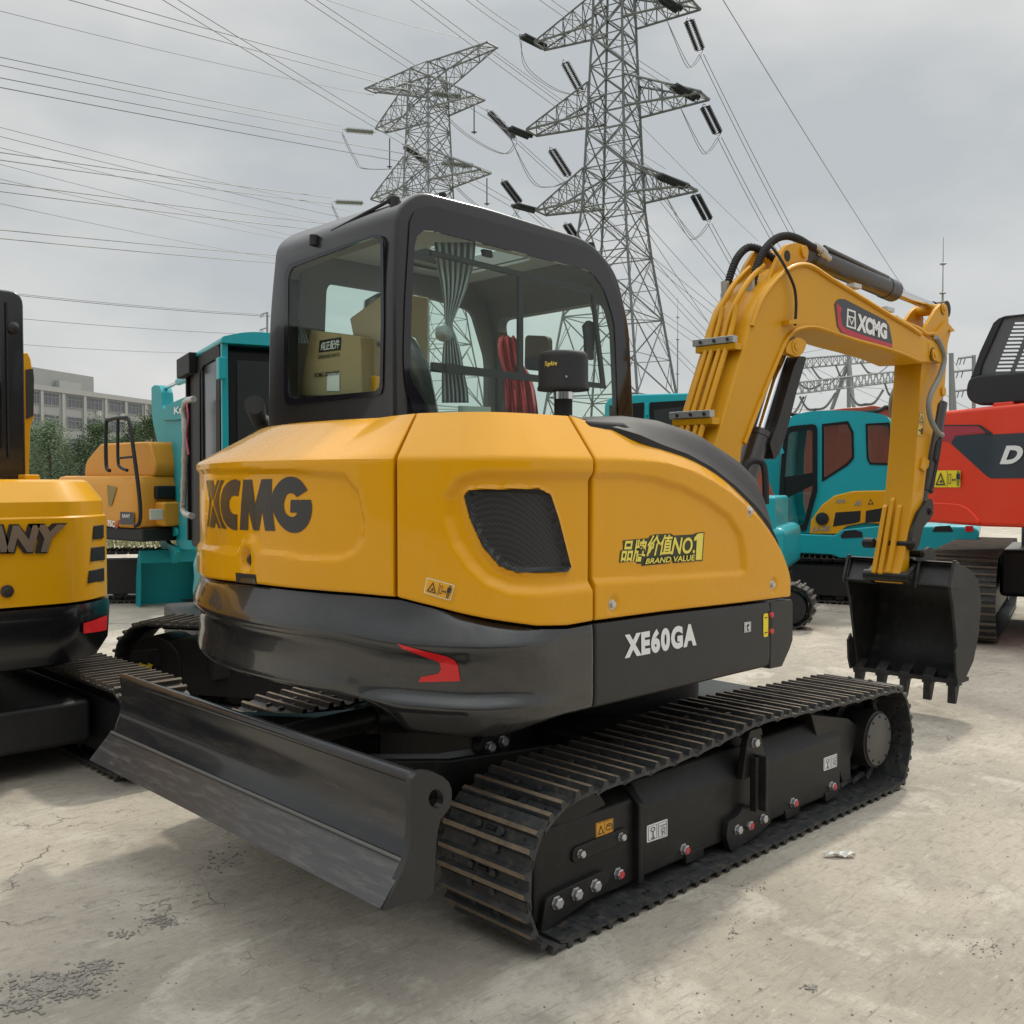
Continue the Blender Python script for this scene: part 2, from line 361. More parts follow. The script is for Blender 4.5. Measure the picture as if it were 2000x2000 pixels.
    bp = nd('ShaderNodeBump'); bp.inputs['Strength'].default_value = .85; bp.inputs['Distance'].default_value = .028; L(h3.outputs[0], bp.inputs['Height']); L(bp.outputs[0], b.inputs['Normal'])
    return m
g = MB(); g.grid([[(-900+150*i, -900+150*j, 0) for i in range(13)] for j in range(13)])
tag(g.build('ground', concrete(), sm=0), kind='structure')

# ------------------------------------------------------------------ main excavator: slewing upper house
EX = thing('excavator', 'yellow and dark grey crawler excavator in front, with a raised blade and lettered counterweight', 'excavator')
RAD = 1.69; HW = .95
t1 = .50
pts = [(.34, HW), (-1.17, HW)]
q0, qc, q1 = Vector((-1.17, HW)), Vector((-1.398, HW)), Vector((-RAD*math.cos(t1), RAD*math.sin(t1)))
pts += [tuple((1-t)**2*q0+2*t*(1-t)*qc+t*t*q1) for t in np.linspace(0, 1, 20)[1:]]
pts += [(-RAD*math.cos(a), -RAD*math.sin(a)) for a in np.linspace(-t1, t1, 80)[1:-1]]
pts += [(x, -y) for x, y in pts[:21][::-1]]
A = np.array(pts); A = A[np.r_[True, np.hypot(*np.diff(A, axis=0).T) > 1e-6]]
Ls = np.r_[0, np.cumsum(np.hypot(*np.diff(A, axis=0).T))]
HS = np.linspace(0, Ls[-1], 1600); HX = np.interp(HS, Ls, A[:, 0]); HY = np.interp(HS, Ls, A[:, 1])
def _sm(v, k=9): return np.convolve(np.pad(v, k//2, mode='edge'), np.ones(k)/k, 'valid')
HX, HY = _sm(HX), _sm(HY)
tx, ty = np.gradient(HX, HS), np.gradient(HY, HS); tl = np.hypot(tx, ty); HNX, HNY = ty/tl*-1, tx/tl
if HNX[800] > 0: HNX, HNY = -HNX, -HNY                   # normals outwards
PJX = np.array([proj((x, y, 1.2))[0] for x, y in zip(HX, HY)])
iv = int(np.argmin(np.where(HS < Ls[-1]*.62, PJX, 1e9)))  # left silhouette
def onhouse(px, py):
    z = 1.2; s = 0
    for _ in range(4):
        P = [proj((x, y, z))[0] for x, y in zip(HX[iv::4], HY[iv::4])]
        s = float(np.interp(px, P, HS[iv::4])); x, y = np.interp(s, HS, HX), np.interp(s, HS, HY)
        D = math.hypot(x-CAM[0], y-CAM[1]); q = ray(px, py); z = CAM[2]+D*q[2]/math.hypot(q[0], q[1])
    return s, float(z)
def hp(P): return [onhouse(*p) for p in P]
def hpos(s, z, off): return (float(np.interp(s, HS, HX)+np.interp(s, HS, HNX)*off), float(np.interp(s, HS, HY)+np.interp(s, HS, HNY)*off), float(z))
S_DOOR = onhouse(771, 1000)[0]; S_SIDE = onhouse(1162, 1100)[0]; S_END = onhouse(1547, 1120)[0]
S_LEFT = float(HS[np.argmin(np.hypot(HX+1.02, HY-HW))])
seam = hp([(400, 1130), (480, 1140), (580, 1152), (690, 1161), (775, 1169), (850, 1188), (950, 1211), (1050, 1225), (1110, 1224), (1160, 1215), (1300, 1196), (1450, 1179), (1545, 1167)])
SB = np.array([(S_LEFT-.5, seam[0][1]), (seam[0][0]-.05, seam[0][1])]+seam)
def zseam(s): return np.interp(s, SB[:, 0], SB[:, 1])
S_BIG = onhouse(640, 1000)[0]
def inset_s(s): return np.interp(s, [S_BIG, S_DOOR+.02, S_SIDE, S_SIDE+.3], [.25, .12, .11, .10])

class Panel:
    def __init__(p, s0, s1, zc, zt, ins, disp): p.s0, p.s1, p.zc, p.zt, p.ins, p.disp = s0, s1, zc, zt, ins, disp
    def off(p, s, z):
        zc, zt = p.zc(s), p.zt(s); t = (z-zc)/np.maximum(.02, zt-zc); f = .5*(t+np.sqrt(t*t+.0008))-.5*(-1.2+math.sqrt(1.44+.0008))
        return -p.ins(s)*np.clip(f, 0, 1.2)+p.disp(s, z)
    def mesh(p, ns, nz):
        g = .0062
        cols = [(p.s0+g, -.05), (p.s0+g, -.006), (p.s0+g+.002, -.002), (p.s0+g+.007, 0)]+[(s, 0) for s in np.linspace(p.s0+.014, p.s1-.014, ns)]+[(p.s1-g-.007, 0), (p.s1-g-.002, -.002), (p.s1-g, -.006), (p.s1-g, -.05)]
        sc = np.array([c[0] for c in cols]); so = np.array([c[1] for c in cols])
        zb = zseam(sc); zt = p.zt(sc); rows = []
        rws = [(0, -.05, .004), (0, -.006, .004), (0, -.002, .006), (0, 0, .011)]+[(k, 0, .016) for k in np.linspace(0, 1, nz)]
        for k, ro, dz in rws:
            z = (zb+dz)*(1-k)+zt*k; o = np.minimum(p.off(sc, z)+so+ro, 9)
            rows.append([hpos(s, q, w) for s, q, w in zip(sc, z, o)])
        z = zt; o = p.off(sc, z); rows.append([hpos(s, q+.001, w-.012) for s, q, w in zip(sc, z, o)]); rows.append([hpos(s, q-.03, w-.02) for s, q, w in zip(sc, z, o)])
        m = MB(); m.grid(rows); return m
zc0 = lambda s: np.full(np.shape(s), 1.52); zt0 = lambda s: np.full(np.shape(s), 1.662)
c6 = crop(350, 780, .34685)
# counterweight: shallow field round the lettering, a dented bolt seat
cz = crop(370, 900, .13975)
rec = hp(c6((60, 395), (400, 392), (640, 395), (930, 420), (1010, 520), (1048, 700), (1035, 800), (985, 868), (900, 905), (700, 905))+cz((1300, 1325), (965, 1295), (935, 1235), (885, 1140), (800, 1112), (725, 1150), (690, 1250), (650, 1300), (400, 1265), (110, 1225)))
rec[0] = (rec[0][0]-.5, rec[0][1]); rec[-1] = (rec[-1][0]-.5, rec[-1][1])
bs, bz = onhouse(480, 1094)
def disp_cw(s, z):
    d = sdf(s, z, rec); o = -.013*sstep(.006, -.020, d)
    r = np.hypot(s-bs, (z-bz)*.8); o = o-.024*sstep(.040, .014, r)
    return o
CW = Panel(S_LEFT, S_DOOR, zc0, zt0, inset_s, disp_cw)
cw = CW.mesh(170, 62).build('counterweight', YEL, EX, sm=26)
c1 = crop(750, 780, .43996)
recd = hp(c1((945, 322), (420, 318), (320, 350), (262, 430), (262, 520), (300, 640), (370, 745), (450, 820), (560, 862), (700, 868), (945, 845)))
gri = hp(c1((402, 402), (700, 398), (752, 425), (790, 540), (842, 745), (828, 766), (600, 770), (520, 742), (440, 655), (380, 530), (352, 430), (370, 408)))
recd[0] = (recd[0][0]+.05, recd[0][1]); recd[-1] = (recd[-1][0]+.05, recd[-1][1])
def disp_door(s, z):
    return -.021*sstep(.006, -.032, sdf(s, z, recd))+.007*sstep(.016, .004, np.abs(sdf(s, z, gri)))-.010*sstep(.0, -.006, sdf(s, z, gri))
DR = Panel(S_DOOR, S_SIDE, zc0, zt0, inset_s, disp_door)
door = DR.mesh(120, 84).build('engine_door', YEL, EX, sm=26)
# side panel: arched top edge
xs_c = [-1.0, -.8, -.6, -.45, -.3, -.15, 0, .08, .14, .175, .19]
zc_v = [1.52, 1.52, 1.508, 1.478, 1.43, 1.362, 1.27, 1.205, 1.135, 1.075, 1.03]
zt_v = [1.662, 1.625, 1.575, 1.545, 1.498, 1.43, 1.345, 1.285, 1.22, 1.155, 1.075]
def s2x(s): return np.interp(s, HS, HX)
def pch(x, X, Y):                                       # smooth interpolation
    X, Y = np.array(X), np.array(Y); d = np.gradient(Y, X); i = np.clip(np.searchsorted(X, x)-1, 0, len(X)-2); h = X[i+1]-X[i]; t = np.clip((x-X[i])/h, 0, 1)
    return (2*t**3-3*t**2+1)*Y[i]+(t**3-2*t**2+t)*h*d[i]+(-2*t**3+3*t**2)*Y[i+1]+(t**3-t**2)*h*d[i+1]
zcs = lambda s: pch(s2x(s), xs_c, zc_v); zts = lambda s: pch(s2x(s), xs_c, zt_v)
inss = lambda s: np.interp(s2x(s), [-1, -.85, -.6, -.2, .12, .19], [.11, .10, .065, .055, .06, .05])
recs = hp(c1((900, 326), (1100, 328), (1200, 342), (1330, 382), (1440, 440), (1540, 515), (1592, 600), (1608, 690), (1610, 765), (1585, 782), (1300, 800), (900, 820)))
recs[0] = (recs[0][0]-.06, recs[0][1]); recs[-1] = (recs[-1][0]-.06, recs[-1][1])
pan_bolts = hp(c1((1632, 497), (1020, 913), (1730, 825)))
def disp_side(s, z):
    o = -.014*sstep(.004, -.022, sdf(s, z, recs))
    for a, q in pan_bolts: o = o-.007*sstep(.03, .016, np.hypot(s-a, (z-q)*.8))
    return o
SD = Panel(S_SIDE, S_END, zcs, zts, inss, disp_side)
side = SD.mesh(150, 84).build('side_panel', YEL, EX, sm=26)

def house_decal(panel, loops_or_vf, mats, name, off=.002, step=.02, mi=0, mb=None, parent=EX, surf=None):
    V, F = poly2d(loops_or_vf) if isinstance(loops_or_vf, list) else loops_or_vf
    V, F = chop(V, F, step); o = (surf or panel.off)(V[:, 0], V[:, 1])
    m = mb or MB(); m.add([hpos(s, z, w+off) for (s, z), w in zip(V, o)], F, mi)
    return m
def put(m, mats, name, parent=EX): return orient(m, CAM).build(name, mats, parent, sm=0)
def text_on(panel, body, quad_px, off=.002, bold=.02, shear=0., step=.02, mi=0, mb=None, surf=None, space=1.0):
    V, F, _ = text2d(body, bold, shear, space); q = [onhouse(*p) for p in quad_px]; f = quadmap(q)
    return house_decal(panel, (np.array([f(u, v) for u, v in V]), F), None, '', off, step, mi, mb, surf=surf)
# maker lettering on the counterweight
def lp(*L): return [hp(c6(*l)) for l in L]
m = MB()
for L in ([(190, 275), (206, 275), (258, 560), (222, 920), (202, 920), (238, 590)], [(220, 272), (283, 272), (303, 385), (345, 270), (372, 270), (277, 565)], [(278, 610), (392, 942), (362, 942), (322, 838), (305, 935), (238, 930)],
          [(390, 272), (444, 270), (400, 350), (372, 450), (365, 590), (378, 700), (410, 830), (475, 950), (412, 945), (292, 585)],
          [(668, 285), (600, 258), (540, 270), (480, 310), (430, 380), (400, 470), (388, 580), (398, 700), (430, 820), (480, 905), (540, 955), (600, 972), (622, 965), (622, 745), (590, 752), (550, 735), (520, 690), (505, 620), (512, 550), (540, 500), (580, 485), (636, 495)],
          [(708, 265), (830, 262), (873, 612), (965, 258), (1110, 254), (1104, 500), (1104, 640), (1118, 700), (1155, 980), (1015, 978), (972, 690), (930, 975), (850, 972), (780, 690), (775, 970), (660, 965), (680, 600)],
          sm2([(1104, 490), (1150, 380), (1220, 290), (1300, 235), (1370, 222), (1450, 235), (1530, 290), (1614, 411)], 3)+sm2([(1462, 508), (1420, 465), (1370, 452), (1320, 475), (1285, 560), (1278, 620), (1290, 700), (1330, 760), (1390, 788), (1440, 770), (1472, 728)], 3)+[(1368, 722), (1375, 548)]+sm2([(1660, 545), (1675, 650), (1660, 780), (1610, 900), (1530, 980), (1440, 1008), (1350, 995), (1260, 930), (1190, 840), (1122, 700), (1104, 600)], 3)):
    house_decal(CW, [hp(cz(*L))], None, '', .002, .02, 0, m)
put(m, INK, 'maker_lettering')
b = MB(); P = hpos(bs, bz, -.030); nv = Vector(hpos(bs, bz, 1))-Vector(hpos(bs, bz, 0)); b.lathe(P, nv, [(0, .020), (.012, .020), (.012, .013), (.02, .013), (.02, .006), (.012, .005)], 14); b.build('socket_bolt', STL, EX)
m = MB(); house_decal(CW, [hp(cz((648, 1562), (930, 1590), (944, 1730), (660, 1695)))], None, '', .0015, .02, 0, m); house_decal(CW, [hp(cz((700, 1690), (740, 1632), (925, 1650), (938, 1718)))], None, '', .003, .02, 1, m)
put(m, [BLK, DGR], 'latch_recess')
# grille behind the door opening: perforated sheet
gm = bpy.data.materials.new('perforated grille'); gm.use_nodes = True; t = gm.node_tree; bb = t.nodes['Principled BSDF']
cc = t.nodes.new('ShaderNodeTexCoord'); mm = t.nodes.new('ShaderNodeMapping'); mm.inputs['Rotation'].default_value = (0, R(45), R(40)); mm.inputs['Scale'].default_value = (120, 120, 120)
vv = t.nodes.new('ShaderNodeTexVoronoi'); vv.inputs['Scale'].default_value = 1; vv.inputs['Randomness'].default_value = 0; vv.feature = 'F1'
rr = t.nodes.new('ShaderNodeValToRGB'); rr.color_ramp.elements[0].position = .42; rr.color_ramp.elements[0].color = (.002, .002, .002, 1); rr.color_ramp.elements[1].position = .56; rr.color_ramp.elements[1].color = (.020, .020, .022, 1)
t.links.new(cc.outputs['Object'], mm.inputs[0]); t.links.new(mm.outputs[0], vv.inputs[0]); t.links.new(vv.outputs['Distance'], rr.inputs[0]); t.links.new(rr.outputs[0], bb.inputs['Base Color']); bb.inputs['Roughness'].default_value = .5
m = house_decal(DR, [gri], None, '', .004); put(m, gm, 'grille')
def px_sticker(panel, corners, draw, name, bgm=(WHT, ORG, INK), off=.002, surf=None):    # corners: bl, br, tr, tl in pixels
    q = [onhouse(*p) for p in corners]; f = quadmap(q); m = MB()
    for k, (loops, mi) in enumerate(draw): house_decal(panel, [[tuple(f(u, v)) for u, v in l] for l in loops], None, '', off+.0008*k, .03, mi, m, surf=surf)
    return put(m, list(bgm), name)
MAN = [[(.845, .80), (.905, .80), (.905, .90), (.845, .90)], [(.81, .48), (.94, .48), (.94, .78), (.81, .78)], [(.835, .12), (.865, .12), (.865, .48), (.835, .48)], [(.885, .12), (.915, .12), (.915, .48), (.885, .48)]]
WARN = [([rrect(0, 0, 1, 1, .07)], 0), ([rrect(.04, .07, .96, .93, .05)], 1), ([[(.49, .1), (.505, .1), (.505, .9), (.49, .9)]], 2),
        ([[(.10, .18), (.44, .18), (.27, .84)], [(.15, .24), (.39, .24), (.27, .70)]], 2), ([[(.22, .32), (.33, .30), (.30, .50), (.26, .38)]], 2), ([[(.54, .25), (.63, .25), (.63, .75), (.54, .75)], [(.555, .29), (.615, .29), (.615, .71), (.555, .71)]], 2),
        ([[(.65, .45), (.69, .36), (.69, .42), (.76, .42), (.76, .36), (.80, .45), (.76, .54), (.76, .48), (.69, .48), (.69, .54)]], 2)]+[([p], 2) for p in MAN]
px_sticker(DR, c6((1378, 1090), (1530, 1135), (1555, 1045), (1395, 1000)), WARN, 'warning_sticker', (mat('cream sticker', (.75, .66, .42), .5), ORG, INK))
# brand-value slogan: dark outline behind gold characters
m = MB(); ck = crop(1180, 1020, .15009)
house_decal(SD, [hp(ck((232, 528), (250, 372), (284, 366), (284, 238), (620, 208), (632, 178), (700, 160), (910, 148), (945, 175), (1195, 160), (1245, 138), (1340, 128), (1310, 502), (935, 536), (910, 470), (895, 536), (575, 566), (530, 576), (520, 545), (462, 540), (450, 510)))], None, '', .0012, .03, 0, m)
for body, q in (('品牌', ((1062, 722), (1170, 722), (1180, 620), (1070, 625))), ('价值', ((1172, 700), (1290, 690), (1294, 600), (1190, 604))), ('NO.', ((1285, 690), (1392, 684), (1392, 614), (1296, 612)))):
    Q = c1(*q)
    for b_, off, mi in ((.022, .0026, 1),):
        P = Q
        if mi == 0:
            cx, cy = sum(p[0] for p in Q)/4, sum(p[1] for p in Q)/4; P = [(cx+(x-cx)*1.10, cy+(y-cy)*1.14+1) for x, y in Q]
        text_on(SD, body, P, off, b_, .12 if body != '1' else 0, .03, mi, m)
house_decal(SD, [hp(ck((1240, 140), (1345, 128), (1318, 505), (1212, 508), (1222, 258), (1188, 262), (1192, 200)))], None, '', .0016, .03, 0, m); house_decal(SD, [hp(ck((1252, 150), (1328, 142), (1304, 490), (1226, 494), (1240, 232), (1204, 246), (1208, 204)))], None, '', .0026, .03, 1, m)
for b_, off, mi, e in ((.10, .0032, 0, 3), (.02, .0042, 1, 0)):
    Q = c1((1170-e, 732+e), (1390+e, 716+e), (1390+e, 690-e), (1175-e, 708-e)); text_on(SD, 'BRAND VALUE', Q, off, b_, .1, .03, mi, m)
put(m, [mat('slogan outline', (.03, .035, .012), .5), GOLD], 'slogan_decal')
for a, q in pan_bolts:
    b = MB(); P = hpos(a, q, -.012); nv = Vector(hpos(a, q, 1))-Vector(hpos(a, q, 0)); b.lathe(P, nv, [(0, .019), (.005, .019), (.006, .011), (.014, .011), (.016, .007)], 12); b.build('panel_bolt', BOLT, EX)

# lower skirts
prf_rear = [(1.30, -.026), (1.06, -.014), (.985, .016), (.968, .016), (.940, -.004), (.865, -.008), (.795, .002), (.778, -.010), (.665, -.40), (.655, -.62)]
prf_corn = [(1.30, -.026), (1.03, -.012), (.962, .016), (.945, .015), (.910, -.004), (.855, -.010), (.812, -.010), (.768, .018), (.672, -.050), (.655, -.25)]
prf_side = [(1.30, -.004), (.985, -.002), (.96, .0), (.92, .0), (.88, .0), (.84, .0), (.80, .0), (.76, .0), (.722, -.004), (.70, -.10)]
sA, sB, sC, sD = onhouse(640, 1200)[0], onhouse(790, 1200)[0], onhouse(960, 1200)[0], onhouse(1110, 1200)[0]
def skirt_prof(s):
    a = float(sstep(sA, sB, np.array(s))); c = float(sstep(sC, sD, np.array(s))); P = []
    for r_, k_, d_ in zip(prf_rear, prf_corn, prf_side):
        z = (r_[0]*(1-a)+k_[0]*a)*(1-c)+d_[0]*c; o = (r_[1]*(1-a)+k_[1]*a)*(1-c)+d_[1]*c; P.append([z, o])
    P[0][0] = zs = float(zseam(s))-.008
    for i in range(1, 5): P[i][0] = min(P[i][0], zs-.012*i)
    return P
def skirt_off(S_, Z_):
    out = []
    for s, z in zip(np.atleast_1d(S_), np.atleast_1d(Z_)):
        P = skirt_prof(s)[:8][::-1]; out.append(np.interp(z, [p[0] for p in P], [p[1] for p in P]))
    return np.array(out)
def skirt_mesh(s0, s1, ns):
    cols = [(s0, -.05), (s0, -.005), (s0+.004, 0)]+[(s, 0) for s in np.linspace(s0+.012, s1-.012, ns)]+[(s1-.004, 0), (s1, -.005), (s1, -.05)]; G = []
    for s, co in cols:
        P = skirt_prof(s); P = [[P[0][0], P[0][1]-.04]]+P
        D = [P[0], P[1]]
        for i in range(1, len(P)-1):
            a, b = P[i], P[i+1]
            D += [[a[0]+(b[0]-a[0])*k/4, a[1]+(b[1]-a[1])*float(k/4)] for k in range(1, 5)]
        # soften the creases
        D = np.array(D); E = D.copy()
        for _ in range(1): E[2:-1] = .25*E[1:-2]+.5*E[2:-1]+.25*E[3:]
        G.append([hpos(s, z, o+co) for z, o in E])
    m = MB(); m.grid(list(map(list, zip(*G)))); return m
skirt_mesh(S_LEFT, S_SIDE-.004, 150).build('rear_skirt', DGR, EX, sm=60)
skirt_mesh(S_SIDE+.004, S_END-.16, 30).build('side_skirt', SKM, EX, sm=60)
def sk_front():                                         # front end of the side skirt, with its cut corner
    P = UY(-HW, [(1549, 1172), (1549, 1250), (1543, 1268), (1528, 1302)]); x0 = s2x(S_END-.16); zt = float(zseam(S_END))-.008
    return MB().prism([(x0+.001, zt), (P[0][0]-.01, zt), (P[0][0], zt-.015), P[1], P[2], P[3], (x0+.001, .712)], -HW+.05, -HW-.0005)
sk_front().build('skirt_corner', SKM, EX, bev=.006)
m = house_decal(None, [hp([(782, 1255), (875, 1281), (889, 1290), (894, 1300), (898, 1331), (815, 1333), (821, 1323), (855, 1316), (861, 1308), (858, 1294), (791, 1265)])], None, '', .003, .03, surf=skirt_off)
put(m, RED, 'rear_reflector')
m = MB()
text_on(None, 'XE60GA', ck((262, 1775), (1196, 1602), (1190, 1300), (258, 1455)), .002, .058, 0, .05, 0, m, surf=skirt_off, space=1.2)
put(m, WHT, 'model_number')
ORB = [([rrect(0, 0, 1, 1, .04)], 0), ([rrect(.08, .06, .92, .94, .03), rrect(.13, .09, .87, .91, .03)], 2), ([[(.3, .45), (.3, .75), (.7, .85), (.7, .6), (.5, .5), (.55, .25), (.7, .35), (.6, .1), (.3, .2), (.42, .45)]], 2)]
px_sticker(None, c1((1598, 1036), (1627, 1030), (1627, 986), (1598, 990)), ORB, 'pictogram_sticker', (WHT, ORG, INK), surf=skirt_off)
px_sticker(None, c1((1682, 1056), (1704, 1052), (1704, 948), (1682, 952)), [([rrect(0, 0, 1, 1, .2)], 1), ([[(.2, .8), (.8, .8), (.8, .84), (.2, .84)]], 2), ([[(.2, .16), (.8, .16), (.8, .2), (.2, .2)]], 2)], 'level_sticker', (WHT, YST, INK), surf=skirt_off)
m = MB(); q = [onhouse(*p) for p in c1((1707, 1046), (1722, 1040), (1722, 940), (1707, 944))]; f = quadmap(q)
house_decal(None, [[tuple(f(u, v)) for u, v in rrect(0, 0, 1, 1, .3)]], None, '', .002, .03, 0, m, surf=skirt_off)
put(m, [BLK], 'sight_glass')
for u, v in ((.5, .86), (.5, .14)):
    s, z = f(u, v); b = MB(); nv = Vector(hpos(s, z, 1))-Vector(hpos(s, z, 0)); b.lathe(hpos(s, z, 0), nv, [(0, .011), (.010, .011), (.012, .007)], 10); b.build('level_bolt', REDB, EX)

# dark core and roof sheet of the house
ins = lambda d, sel: [hpos(s, 0, -d)[:2] for s in sel]
sel = np.linspace(S_LEFT-.1, S_END-.03, 60)
core = [(x, y) for x, y in ins(.10, sel)]
MB().prism(core, .80, 1.10, 'z').build('house_core', BLK, EX, sm=0)
core2 = [(x, y) for x, y in ins(.20, np.linspace(S_LEFT-.1, S_SIDE+.2, 60))]
MB().prism(core2, 1.10, 1.48, 'z').build('hood_core', BLK, EX, sm=0)  # plain black fill added to close the view inside the hood
sel = np.linspace(S_LEFT, S_SIDE+.12, 90); rows = []
for k, z in ((0, 1.657), (.25, 1.668), (1, 1.672)):
    rows.append([(x+(-.95-x)*k*.5, y*(1-k*.75), z) for s in sel for x, y, _ in [hpos(s, 0, -float(inset_s(s))-.012)]])
mm_ = MB(); mm_.grid(rows); mm_.build('hood_top', YEL, EX, sm=40)
MB().prism([(-.95, 1.58), (-.95, 1.655), (-.75, 1.655), (.1, 1.30), (.1, .9), (-.95, .9)], -.86, -.03).build('pump_bay_cover', PLM, EX, bev=.02)
# black hood trim over the arched side panel
xs = np.linspace(-.97, .185, 60); rows = []
sil = UY(-.79, [(1137, 817), (1180, 812), (1234, 811), (1300, 820), (1366, 842), (1441, 890), (1498, 943), (1533, 1013), (1545, 1075)])
SX, SZ = [p[0] for p in sil], [p[1] for p in sil]
yj = np.interp(xs, [-.97, -.86, -.72, -.6, .2], [-.80, -.835, -.885, -.888, -.90]); ze = np.interp(xs, xs_c, zt_v)
for k, dz, dy in ((0, -.02, -.01), (0, .004, -.012), (0, .014, 0), (.1, .004, 0), (.2, 0, 0), (.3, 0, 0), (.42, 0, 0), (.7, 0, 0), (1, -.01, 0)):
    r_ = []
    for x, y, z in zip(xs, yj, ze):
        top = max(z+.012, float(np.interp(x, SX, SZ))); f_ = math.sin(min(1, k/.42)*math.pi/2); r_.append((x, y+dy+(-.55-y)*k, z+dz+(top-z)*f_))
    rows.append(r_)
rows.append([(x, -.35, z) for (x, y, z) in rows[-1]])
mm_ = MB(); mm_.grid(rows); mm_.build('hood_trim', PLM, EX, sm=50)
gl = MB().tube(catmull([dep(4.55, *p) for p in ((1455, 985), (1452, 930), (1462, 905), (1480, 900), (1493, 915), (1496, 985))], 5), .016, 8).build('grab_handle', RUB, EX)
# exhaust pre-cleaner on the hood
bp_ = dep(3.80, 1100, 812); o = (bp_.x, bp_.y, 1.66); kx = 3.80/1950
hz = lambda py: CAM[2]+(940-py)*kx
pc = MB(); pc.lathe(o, (0, 0, 1), [(0, 36*kx*.5), (hz(772)-1.66, 36*kx*.5)], 20, 0); pc.lathe(o, (0, 0, 1), [(hz(780)-1.66, 39*kx*.5), (hz(766)-1.66, 39*kx*.5)], 20, 1)
pc.build('intake_stem', [RUB, CHR], EX)
pc = MB(); pc.lathe(o, (0, 0, 1), [(hz(764)-1.66, .03), (hz(763)-1.66, 101*kx*.5), (hz(759)-1.66, 102*kx*.5), (hz(754)-1.66, 98*kx*.5), (hz(700)-1.66, 97*kx*.5), (hz(693)-1.66, 93*kx*.5), (hz(689)-1.66, 84*kx*.5), (hz(687)-1.66, .01)], 40)
can = pc.build('pre_cleaner', PLM, EX, sm=40)
V, F, _ = text2d('TopAire', .02, .35); m = MB(); rc = 97*kx*.5+.0015; a0 = math.atan2(CAM[1]-o[1], CAM[0]-o[0])
V, F = chop(V, F, .06); m.add([(o[0]+rc*math.cos(a0-.80+.55*u+0), o[1]+rc*math.sin(a0-.80+.55*u), hz(722)+.022*(v)) for u, v in V], F); orient(m, CAM).build('cleaner_lettering', GOLD, can, sm=0)
b = MB(); a = a0+.12; b.lathe((o[0]+rc*math.cos(a), o[1]+rc*math.sin(a), hz(741)), (math.cos(a), math.sin(a), 0), [(-.002, .005), (.003, .004)], 8); b.build('cleaner_screw', BOLT, can)
# ------------------------------------------------------------------ undercarriage
ZS = .022
tp = [(-1.15, 0), (-.6, 0), (0, 0), (.6, 0), (1.10, 0), (1.19, .035), (1.245, .12), (1.27, .24), (1.24, .37), (1.185, .455), (1.09, .500), (.66, .518), (.19, .540), (-.06, .549), (-.25, .534), (-.45, .514), (-.70, .501), (-.95, .494), (-1.13, .486), (-1.24, .445), (-1.315, .385), (-1.358, .25), (-1.34, .11), (-1.27, .03)]
TP = catmull([(x, 0, z) for x, z in tp], 12, True)
def track_path(n):
    A = np.array([(p.x, p.z) for p in TP+[TP[0]]]); L = np.r_[0, np.cumsum(np.hypot(*np.diff(A, axis=0).T))]
    s = np.linspace(0, L[-1], n, endpoint=False)+.03; s %= L[-1]; X, Z = np.interp(s, L, A[:, 0]), np.interp(s, L, A[:, 1])
    e = .03; X2, Z2 = np.interp((s+e) % L[-1], L, A[:, 0]), np.interp((s+e) % L[-1], L, A[:, 1])
    X1, Z1 = np.interp((s-e) % L[-1], L, A[:, 0]), np.interp((s-e) % L[-1], L, A[:, 1])
    return [(x, z, math.atan2(b-c, a-d)) for x, z, a, b, c, d in zip(X, Z, X2, Z2, Z1, X1)], L[-1]
n_sh = int(round(track_path(10)[1]/.1335))
def shoe_mesh():                                        # local: x along the chain, -z outwards
    m = MB(); p, w = .1335, .20
    prof = [(-.5*p-.012, .016), (-.5*p-.012, .007), (-.047, .0), (-.040, -.019), (-.026, -.019), (-.018, 0), (.011, 0), (.019, -.020), (.034, -.020), (.042, 0), (.5*p-.004, .003), (.5*p+.004, .010), (.5*p+.004, .018), (.03, .011), (-.04, .010)]
    n = len(prof); o = 0
    vs = [(x, -w, z) for x, z in prof]+[(x, w, z) for x, z in prof]
    fs = [(i, (i+1) % n, n+(i+1) % n, n+i) for i in range(n)]; mi = [0]*n
    for i in (3, 7): mi[i] = 1
    m.v += vs; m.f += fs+[tuple(range(n))[::-1], tuple(range(n, 2*n))]; m.m += mi+[0, 0]
    for s in (-1, 1):
        for x in (-.004, .052): m.lathe((x, s*.052, -.001), (0, 0, -1), [(0, .013), (.009, .012), (.010, .004)], 8, 0)
        m.lathe((-.004, s*.145, .0005), (0, 0, -1), [(0, .006), (.0015, .006)], 8, 2); m.lathe((-.004, s*.145, .0105), (0, 0, 1), [(0, .0075), (.0012, .0075)], 8, 2)
        m.lathe((.02, s*.145, .0105), (0, 0, 1), [(0, .0075), (.0012, .0075)], 8, 2)
    m.tube([(-.004, -.022, -.0012), (-.004, .022, -.0012)], .008, 8, 2)
    for s in (-1, 1): m.tube([(-.062, s*.045, .028), (-.02, s*.045, .034), (.02, s*.036, .034), (.062, s*.036, .028)], .019, 6, 0)
    m.tube([(.0667, -.06, .03), (.0667, .06, .03)], .015, 8, 0)
    return m
SHM = shoe_mesh().build('track_shoe', [SHOE, GRO, BLK], None, sm=28)
def make_track(yc):
    tr = bpy.data.objects.new('track', None); COL.objects.link(tr); tr.parent = EX; tr.location = (0, yc, 0)
    P, _ = track_path(n_sh)
    for i, (x, z, a) in enumerate(P):
        o = SHM if (i == 0 and yc < 0) else SHM.copy()
        if o is not SHM: COL.objects.link(o)
        o.parent = tr; o.location = (x, 0, z+0.0); o.rotation_euler = (0, -a, 0)
        k = ZS; o.location.x += -math.sin(a)*k; o.location.z += math.cos(a)*k
    return tr
make_track(-.78); make_track(.78)
